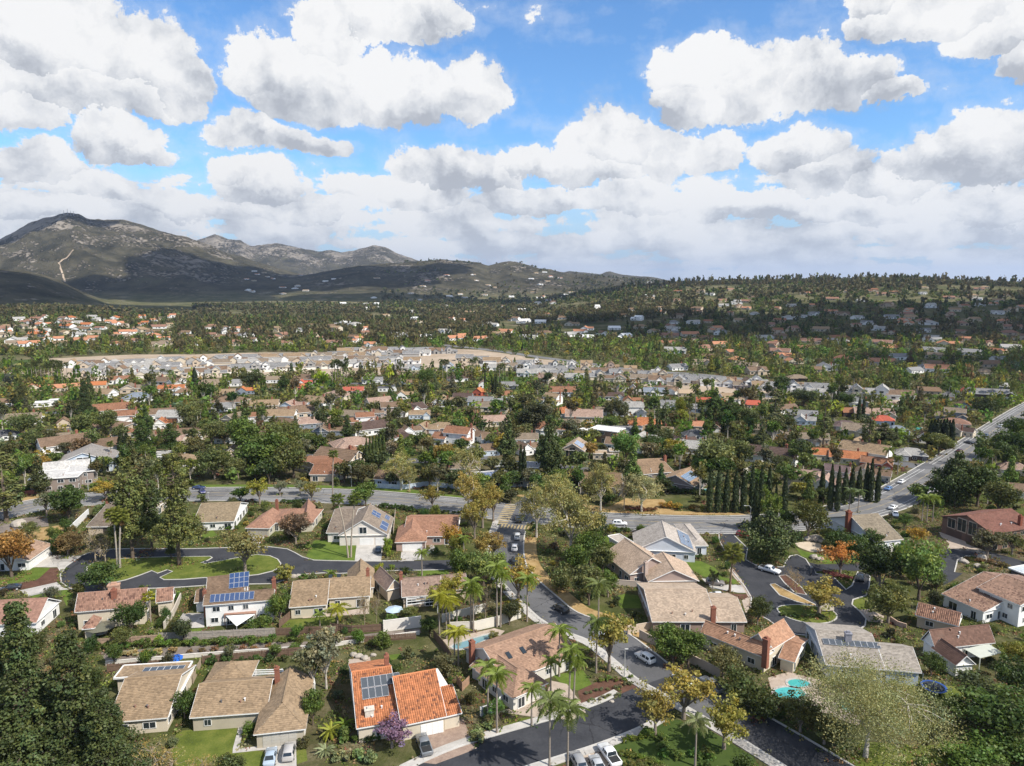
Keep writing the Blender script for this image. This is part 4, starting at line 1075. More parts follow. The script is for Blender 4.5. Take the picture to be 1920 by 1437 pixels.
# ---------------------------------------------------------------- the houses of the foreground, one by one
NEAR = []
def H(*a, **k):
 r = build_house(*a, **k); NEAR.append((a[1], r[2])); return r
H('orange_tiled_house', 'house with bright orange barrel tile roof and ten solar panels beside the purple blossom tree',
 [('G', (668, 1367), (749, 1353), (643, 1263), 3.0, 4.3), ('G', (752, 1362), (838, 1344), 15.6, 3.05, 4.55), ('S', ('2', 690, 888), ('2', 800, 862), 5.6, 2.7, 2.3)],
 roof=C['orange'], wall=C['cream'], style='barrel', garages=[(1, 0, .42, .98)], chim=[(0, .33, .10, 4.9, (1.5, 1.2), (.55, .5, .43)), (0, .9, .56, 8.6, (.8, .8), BR)],
 solar=[(0, 0, 1.5, 5.2, 4, 1, 1.1, 2.2, SOL_BLK), (0, 0, 1.5, 7.5, 6, 1, 1.1, 2.2, SOL_BLK)])
H('tan_house', 'low house with tan tiled roof behind the conifer, blue parasol in its yard',
 [('G', ('1', 600, 918), ('1', 945, 888), ('1', 985, 648), 2.8, 3.0), ('F', ('1', 640, 670), ('1', 1040, 645), 4.5, 3.6, 0)],
 roof=C['tan'], wall=C['cream'], solar=[(1, 0, 4.5, .5, 6, 1, 1.2, 2.4, SOL_BLK)])
H('tan_hipped_house', 'tan tiled house with hipped garage wing and white pergola, two cars on its drive',
 [('G', ('1', 1065, 890), ('1', 1500, 858), ('1', 1110, 700), 2.8, 2.7), ('Y', ('1', 1425, 985), ('1', 1720, 952), 16, 2.8, 2.6), ('H', ('1', 1140, 705), ('1', 1400, 690), 8, 2.8, 2.2)],
 roof=C['tan'], wall=(.42, .37, .28), garages=[(1, 0, .12, .85, (.45, .42, .36))], chim=[(0, 1.04, .6, 6.8, (.8, .8), BR)])
H('corner_house', 'house with pinkish brown flat tile roof on the street corner, queen palms in front',
 [('G', ('2', 1040, 690), ('2', 1455, 530), ('2', 915, 500), 2.9, 3.4), ('Y', ('2', 1085, 782), ('2', 1285, 692), 12, 2.8, 2.5), ('S', ('2', 840, 600), ('2', 960, 655), 3.2, 2.5, .9)],
 roof=(.33, .21, .145), wall=(.55, .52, .46), garages=[(1, 1, .15, .75, (.5, .45, .38))], chim=[(0, -.03, .72, 6.4, (.95, .95), BR)], sky=[(0, 4.0, 5.0, .9, 1.6), (0, 7.4, 5.0, .9, 1.6)])
H('rose_brown_house', 'rose brown roofed house with glazed patio roof above a pale blue parasol',
 [('G', ('b', 1790, 962), ('c', 330, 935), ('b', 1800, 792), 2.9, 2.8), ('X', ('b', 1655, 905), ('b', 1800, 870), 9.5, 2.9, 2.4), ('G', ('c', 330, 905), ('c', 560, 885), ('c', 545, 747), 2.9, 2.8)],
 roof=(.29, .205, .16), wall=C['beige'], chim=[(0, 0, .5, 7.0, (.8, .8), BR)])
H('brown_garden_house', 'light brown roofed house with two skylights and white patio doors behind its lawn',
 [('G', ('b', 775, 1055), ('b', 1122, 1030), ('b', 790, 822), 2.9, 3.0), ('G', ('b', 1122, 975), ('b', 1510, 948), ('b', 1475, 770), 2.9, 3.0), ('Y', ('b', 1290, 890), ('b', 1545, 870), 11.5, 2.9, 3.0)],
 roof=C['tan'], wall=C['cream'], chim=[(1, .93, .52, 7.4, (.8, .8), BR)], sky=[(1, .4, 6.2, .9, 1.0), (1, 2.4, 6.2, .9, 1.0)])
H('white_two_storey_house', 'white two storey house with blue solar panels in a row and white sail awning',
 [('G', ('b', 0, 1037), ('b', 640, 985), ('b', 20, 938), 5.3, 1.7), ('G', ('b', 25, 950), ('b', 400, 905), 10, 5.3, 2.4), ('G', ('a', 1745, 1012), ('a', 1850, 1000), 8, 2.6, 1.3)],
 roof=C['brown'], wall=C['white'], chim=[(0, .98, .9, 8.6, (.8, .8), BR), (0, 0.0, .6, 7.6, (.7, .7), BR)],
 solar=[(0, 0, 1.4, .5, 9, 1, 1.0, 1.9, SOL_BLUE), (1, 0, 5.0, 1.2, 4, 3, 1.05, 1.5, SOL_BLUE)])
H('terracotta_house', 'cream split level house with terracotta roof and brick chimney above the olive canopy',
 [('G', ('a', 668, 1097), ('a', 1310, 1042), ('a', 740, 925), 4.4, 3.2), ('G', ('a', 1400, 1010), ('a', 1560, 990), ('a', 1590, 885), 3.6, 2.4), ('H', ('a', 735, 1250), ('a', 850, 1240), 5, 2.6, 1.4)],
 roof=C['terra'], wall=C['cream'], style='barrel', chim=[(0, .53, .32, 8.0, (1, 1), BR), (0, .5, .62, 8.6, (2.2, 1.2), (.45, .28, .2))])
H('taupe_gabled_house', 'house with plain taupe gable roof on the north side of the loop, shaded porch',
 [('G', ('a', 1735, 292), ('b', 285, 277), ('a', 1800, 118), 2.8, 3.3)], roof=(.29, .225, .145), wall=C['white'], vents=2)
H('hipped_house', 'rust brown house with three hipped roofs and a tan garage door',
 [('H', ('b', 560, 292), ('b', 985, 292), ('b', 600, 163), 2.8, 2.4), ('Y', ('b', 870, 300), ('b', 1000, 290), 17, 2.9, 2.6), ('Y', ('b', 380, 338), ('b', 600, 342), 13, 2.8, 2.2)],
 roof=(.33, .185, .125), wall=(.45, .42, .33), garages=[(2, 0, .05, .95, (.36, .33, .27))], chim=[(0, 0.02, .8, 6.6, (.8, .8), BR)])
H('solar_gable_house', 'cream gabled house with four sets of blue solar panels and two tall palms on its lawn',
 [('G', ('b', 1110, 383), ('b', 1330, 381), ('b', 1140, 170), 3.0, 3.2), ('X', ('b', 1215, 408), ('b', 1668, 400), 15.5, 3.2, 4.6)],
 roof=(.25, .20, .155), wall=(.64, .585, .52), garages=[(1, 0, .42, .72), (1, 0, .76, .96)],
 solar=[(1, 0, 1.3, .8, 2, 1, 3.2, 2.4, SOL_BLUE), (1, 0, 7.8, 4.2, 2, 2, 2.0, 1.4, SOL_BLUE), (1, 0, 10.5, 1.2, 3, 1, 1.0, 1.6, SOL_BLUE)], glaz=[(1, 0, .42, .58, 3.6, 5.6)])
H('rust_roofed_house', 'rust coloured roofed house with white garage door next to the crossing street',
 [('G', ('b', 1800, 415), ('c', 470, 412), ('c', 512, 232), 2.8, 2.8), ('Y', ('b', 1728, 468), ('c', 190, 460), 13, 2.8, 2.6)],
 roof=(.34, .185, .12), wall=(.40, .28, .23), garages=[(1, 0, .2, .9)])
H('garage_court_house', 'low light brown roofed house with white garage wall beside the concrete forecourt',
 [('G', ('a', 262, 632), ('a', 480, 483), 10.5, 2.8, 1.6)], roof=(.40, .27, .19), wall=C['white'], garages=[(0, 0, .12, .9)])
H('rose_roof_house', 'house with dusky red roof mostly hidden behind the big conifer',
 [('G', ('a', -120, 1215), ('a', 330, 1190), ('a', 440, 968), 3.0, 3.2)], roof=(.33, .19, .14), wall=C['white'])
H('grey_brown_house', 'grey brown roofed house behind the bare tree with red chimney and white garden wall',
 [('G', ('a', 772, 328), ('a', 1180, 322), ('a', 850, 116), 2.8, 3.3)], roof=(.22, .175, .135), wall=C['beige'], chim=[(0, .01, .5, 7.2, (.9, .9), BR)], garages=[(0, 0, .35, .65, (.06, .05, .045))])
H('grey_tiled_house', 'pale grey tiled house with long rack of solar panels behind the tan gabled house',
 [('X', ('d', 240, 535), ('d', 800, 560), 13.5, 3.0, 4.2), ('F', ('d', 120, 490), ('d', 230, 470), 7.5, 3.2, 0), ('H', ('d', 740, 500), ('d', 905, 498), ('d', 830, 368), 2.8, .9)],
 roof=(.43, .38, .33), wall=(.55, .58, .62), solar=[(0, 0, .8, 1.0, 9, 2, 1.15, 1.9, (.14, .19, .27))])
H('tan_gabled_house', 'tan house with two gables, tall stone chimney and parked cars on its drive',
 [('X', ('d', 195, 760), ('d', 590, 700), 15, 3.2, 3.7), ('X', ('d', 362, 822), ('d', 822, 815), 12, 3.0, 3.0)],
 roof=(.47, .35, .255), wall=(.36, .275, .235), chim=[(0, .32, -.06, 6.3, (.9, .9), (.42, .33, .28))])
H('pink_roofed_house', 'wide house with pale pink tile roof and brick chimney below the tan gabled house',
 [('G', ('d', 395, 1182), ('d', 990, 1183), ('d', 350, 887), 2.8, 3.0), ('G', ('d', 985, 1183), ('d', 1252, 1184), ('d', 1190, 964), 2.75, 2.3)],
 roof=(.43, .335, .25), wall=(.30, .22, .18), chim=[(0, .93, .02, 5.9, (1.0, .9), BR)], windows=True)
H('amber_tiled_house', 'cream house with amber tile roofs, tall brick chimney and the turquoise pool behind',
 [('G', ('3', 300, 362), ('3', 628, 492), ('3', 320, 317), 3.4, 1.9), ('G', ('3', 648, 455), ('3', 775, 378), ('3', 575, 378), 4.4, 2.6), ('G', ('3', 690, 490), ('3', 775, 515), ('3', 738, 402), 2.6, 1.4)],
 roof=(.38, .215, .135), wall=C['cream'], chim=[(0, 1.0, -.02, 7.4, (1.1, 1.1), BR)])
H('grey_ranch_house', 'grey shingled house with black solar strip along its ridge behind the leaning sycamore',
 [('G', ('3', 928, 525), ('3', 1230, 550), ('3', 915, 352), 3.2, 2.8), ('G', ('3', 1225, 548), ('3', 1410, 566), 11, 3.0, 2.3)],
 roof=(.34, .30, .255), wall=(.42, .48, .54), chim=[(0, .52, .36, 6.9, (1.2, 1.0), (.25, .25, .28))], solar=[(0, 0, .8, 5.2, 9, 1, 1.15, 1.6, SOL_BLK)])
H('dark_brown_house', 'dark brown roofed white house with pale green patio cover near the trampoline',
 [('G', ('3', 1475, 445), ('3', 1778, 414), ('3', 1385, 362), 3.0, 3.0), ('G', ('3', 1455, 440), ('3', 1580, 530), ('3', 1636, 482), 2.9, 1.9)],
 roof=(.165, .095, .07), wall=C['white'])
H('ribbed_brown_house', 'large brown house with ribbed tile wing and white two storey block at the frame edge',
 [('G', ('e', 1175, 930), ('e', 1560, 1098), ('e', 1428, 682), 3.0, 3.3), ('G', ('e', 1492, 872), ('e', 1888, 1038), ('e', 1692, 738), 5.4, 2.1)],
 roof=(.25, .155, .11), wall=C['white'], style='barrel')
H('brown_wing_house', 'long low brown roof seen between the oak and the dark hedge',
 [('G', ('e', 940, 1122), ('e', 1335, 1224), ('e', 1005, 1018), 2.8, 2.0)], roof=(.27, .15, .10), wall=C['beige'], style='barrel')
H('weathered_roof_house', 'house with steep weathered taupe roof, brick chimney and two white garage doors',
 [('G', ('e', 575, 463), ('e', 838, 440), ('e', 372, 226), 2.9, 4.2)], roof=(.26, .215, .155), wall=(.58, .62, .66), garages=[(0, 0, .08, .48), (0, 0, .54, .94)], chim=[(0, -.05, .5, 8.2, (1.3, 1.3), (.2, .07, .045))])
H('glass_gable_house', 'big dark rust roofed house with tall glass gable front above the paved drive',
 [('X', ('e', 1168, 232), ('e', 1640, 395), 19, 5.2, 3.0)], roof=(.20, .095, .07), wall=(.16, .10, .075), trim=(.12, .07, .05), chim=[(0, .9, .7, 8.4, (.9, .9), (.2, .07, .045))], garages=[(0, 0, .1, .42, (.1, .065, .05)), (0, 0, .5, .85, (.1, .065, .05))], wincol=(.4, .33, .26), glaz=[(0, 0, .12, .28, 2.6, 5.6), (0, 0, .32, .50, 2.6, 6.6), (0, 0, .54, .70, 2.6, 6.6), (0, 0, .74, .88, 2.6, 5.6)])
H('flat_white_roof_house', 'flat pale blue grey roofed building at the right edge above the brown ribbed house',
 [('F', ('e', 1780, 700), ('e', 1960, 770), 9, 3.4, 0)], roof=(.52, .56, .58), wall=(.10, .08, .07), vents=0)
# middle ground north of the main road, the larger ones built to shape
H('courtyard_house', 'brown roofed house with white gable fascia behind the lone tall palm by the road',
 [('G', ('g', 955, 1010), ('g', 1180, 1010), ('g', 1000, 915), 2.8, 2.2), ('G', ('g', 1190, 1010), ('g', 1420, 950), ('g', 1150, 850), 2.8, 2.4), ('H', ('g', 1260, 850), ('g', 1470, 835), 13, 2.8, 2.6)], roof=C['redbr'], wall=C['beige'], vents=2)
H('patio_gable_house', 'brown house with open white gabled patio behind the pale blue vinyl fence',
 [('G', ('g', 1535, 1050), ('g', 1660, 1055), ('g', 1555, 968), 2.8, 2.2), ('X', ('g', 1620, 1062), ('g', 1790, 1062), 10, 2.7, 2.3)], roof=C['brown'], wall=C['bluew'])
H('solar_wedge_house', 'brown house with long strip of solar panels, red chimney and small pool beside cypresses',
 [('G', ('i', 320, 1008), ('i', 600, 985), ('i', 355, 872), 2.9, 2.8), ('X', ('i', 440, 1062), ('i', 775, 1120), 15, 2.9, 3.2), ('G', ('i', 680, 1040), ('i', 790, 1045), 7, 2.8, 1.6)],
 roof=(.30, .205, .13), wall=(.23, .19, .18), chim=[(0, 1.03, .4, 7.0, (1, 1), BR)], solar=[(1, 0, 1.2, 2.6, 8, 2, 1.2, 1.9, (.15, .21, .29))])
H('olive_brown_house', 'brown roofed house half hidden by the pale sycamores east of the crossing',
 [('G', ('h', 1560, 1120), ('i', 140, 1130), ('h', 1560, 990), 2.9, 2.6)], roof=(.25, .17, .10), wall=C['cream'])
H('flat_solar_house', 'modern low house of flat grey roofs with glinting solar panels behind two cypresses',
 [('F', ('h', 700, 1050), ('h', 880, 1035), 10, 3.0, 0), ('F', ('h', 890, 1060), ('h', 1180, 1050), 8, 3.0, 0), ('F', ('h', 810, 935), ('h', 1200, 950), 9, 3.4, 0)],
 roof=(.30, .30, .31), wall=(.42, .40, .38), solar=[(0, 0, 1.5, 1.5, 4, 3, 1.3, 2.0, SOL_BLUE), (1, 0, 1.5, 1.2, 3, 2, 1.5, 1.8, SOL_BLUE), (2, 0, 1.5, 1.5, 5, 2, 1.3, 2.0, (.2, .22, .25))])
H('glass_front_house', 'tan gabled house with dark full height glass front east of the tall cedar',
 [('X', ('h', 1395, 785), ('h', 1610, 800), 14, 5.6, 3.0)], roof=(.36, .27, .19), wall=(.42, .33, .24), solar=[(0, 0, 1.5, 1.5, 5, 2, 1.2, 2.0, (.22, .27, .36))], windows=False, wincol=(.3, .22, .16), glaz=[(0, 0, .08, .32, 2.2, 5.6), (0, 0, .36, .62, 2.2, 6.8), (0, 0, .66, .92, 2.2, 5.6)])
H('modern_white_roof_house', 'flat white roofed modern house with brown walls and a white door',
 [('F', ('h', 1510, 620), ('h', 1790, 660), 10, 3.4, 0), ('F', ('h', 1650, 600), ('h', 1905, 630), 11, 6.0, 0)], roof=(.70, .67, .62), wall=(.30, .19, .13))
H('mansard_house', 'long house with white flat roofs and taupe mansard sides left of the twin pines',
 [('F', ('f', 250, 1060), ('f', 700, 1030), 13, 5.2, 0), ('F', ('f', 590, 1000), ('f', 850, 975), 12, 5.4, 0), ('G', ('f', 370, 1000), ('f', 800, 960), ('f', 600, 885), 4.2, 3.0)], roof=(.55, .53, .50), wall=(.27, .22, .19))
H('grey_apex_house', 'wide grey roofed house with pale blue glazed gable left of the twin pines',
 [('X', ('f', 480, 925), ('f', 1010, 885), 18, 4.4, 4.2)], roof=(.29, .265, .24), wall=C['bluew'], glaz=[(0, 0, .38, .62, 4.2, 6.6)])
H('long_brown_house', 'long brown roofed house with white walls below the dark juniper',
 [('G', ('f', 640, 815), ('f', 830, 790), ('f', 650, 730), 3.0, 2.4), ('G', ('f', 800, 790), ('f', 1110, 750), ('f', 800, 700), 3.2, 2.6)], roof=C['brown'], wall=C['white'])
# ---------------------------------------------------------------- repeated houses of the middle and far ground
PROTO = {}
def proto_house(key, blocks, style='coarse', garages=(), chim=None, n_vent=0):
 blks = [(k, Vector((a[0], a[1], 0)), Vector((b[0], b[1], 0)), d, e, r) for k, a, b, d, e, r in blocks]
 root, ks, base = build_house('house', 'house', blks, style=style, garages=garages, chim=chim or (), ao_mark=False, vents=n_vent)
 # re-centre on its base
 PROTO[key] = root
 return root
def local_house(key, blocks, **kw):
 off = Vector((0, 0, 0))
 r = proto_house(key, blocks, **kw)
 # children are relative to the first block's centre: fine, the root is the base point
 r.location = (0, 0, 0)
 for ch in list(r.children):
  pass
 return r
# note: windows are only put on faces turned to the viewer, so prototypes are made out in front of it
def pv(lst, cx=0.0, cy=400.0): return [(k, (a[0] + cx, a[1] + cy), (b[0] + cx, b[1] + cy), d, e, r) for k, a, b, d, e, r in lst]
local_house('L', pv([('G', (-10, -5), (10, -5), 10, 2.9, 2.6), ('X', (3, -8), (10, -8), 9, 2.8, 2.2)]), garages=[(1, 0, .15, .85)], chim=[(0, .2, .5, 6.8, (.9, .9), BR)])
local_house('G', pv([('G', (-9, -5), (9, -5), 10.5, 2.9, 2.9)]), chim=[(0, .75, .55, 7.0, (.9, .9), BR)])
local_house('H', pv([('H', (-9, -6), (9, -6), 12, 2.9, 2.7), ('Y', (-8, -9), (0, -9), 9, 2.8, 2.2)]), garages=[(1, 0, .15, .85)])
local_house('X', pv([('X', (-5.5, -6), (5.5, -6), 14, 3.1, 3.0), ('G', (4, -2), (13, -2), 8, 2.9, 2.2)]), chim=[(0, .9, .3, 6.6, (.9, .9), BR)])
local_house('T', pv([('G', (-6, -4.5), (6, -4.5), 9.5, 5.4, 2.3), ('G', (-11, -6), (-4, -6), 9, 2.9, 2.0), ('X', (1, -7.5), (7, -7.5), 6, 2.8, 1.8)]), garages=[(2, 0, .12, .88)], chim=[(0, .98, .5, 8.8, (.9, .9), BR)])
local_house('F', pv([('F', (-9, -5), (5, -5), 11, 3.1, 0), ('F', (3, -3), (10, -3), 9, 4.2, 0)]))
local_house('N', pv([('X', (-3.5, -5), (3.5, -5), 11, 5.4, 2.6), ('G', (-9, -4), (-2, -4), 9, 2.9, 2.4), ('S', (2.5, -6), (9, -6), 9, 2.9, 1.2)]))
local_house('M', pv([('G', (-8, -4.5), (8, -4.5), 9.5, 3.0, 2.6), ('X', (-3, -6.5), (3, -6.5), 6, 3.0, 2.4)]))
def copy_tree(root, name, loc, rz, sc, label, cat, group, cols=None, levels=2):
 r = root.copy(); COL.objects.link(r)
 r.name = name; r.location = loc; r.rotation_euler = (0, 0, rz); r.scale = sc if isinstance(sc, tuple) else (sc, sc, sc)
 for k in ('label', 'category', 'group', 'kind'):
  if k in r: del r[k]
 tag(r, label, cat, group)
 for ch in root.children:
  c = ch.copy(); COL.objects.link(c); c.parent = r
  if cols and ch.name.split('.')[0] in cols: c.color = c4(cols[ch.name.split('.')[0]])
  if levels > 1:
   for g_ in ch.children:
    d = g_.copy(); COL.objects.link(d); d.parent = c
 return r
HOUSES = []          # (x, y, roof word, wall word) for labels
CW = {'tan': 'tan', 'brown': 'brown', 'taupe': 'taupe', 'redbr': 'reddish brown', 'dkbr': 'dark brown', 'pink': 'pinkish', 'orange': 'orange', 'terra': 'terracotta', 'grey': 'grey',
 'ltgrey': 'light grey', 'purp': 'purplish brown', 'white': 'white', 'cream': 'cream', 'beige': 'beige', 'bluew': 'pale blue', 'mauve': 'mauve', 'dkgrey': 'dark grey', 'ltsand': 'sand coloured', 'greyb': 'blue grey', 'red': 'red', 'salmon': 'salmon', 'dkbrw': 'dark'}
KW = {'L': 'L shaped', 'G': 'gabled', 'H': 'hipped', 'X': 'front gabled', 'T': 'two storey', 'F': 'flat roofed', 'N': 'two storey', 'M': 'single storey'}
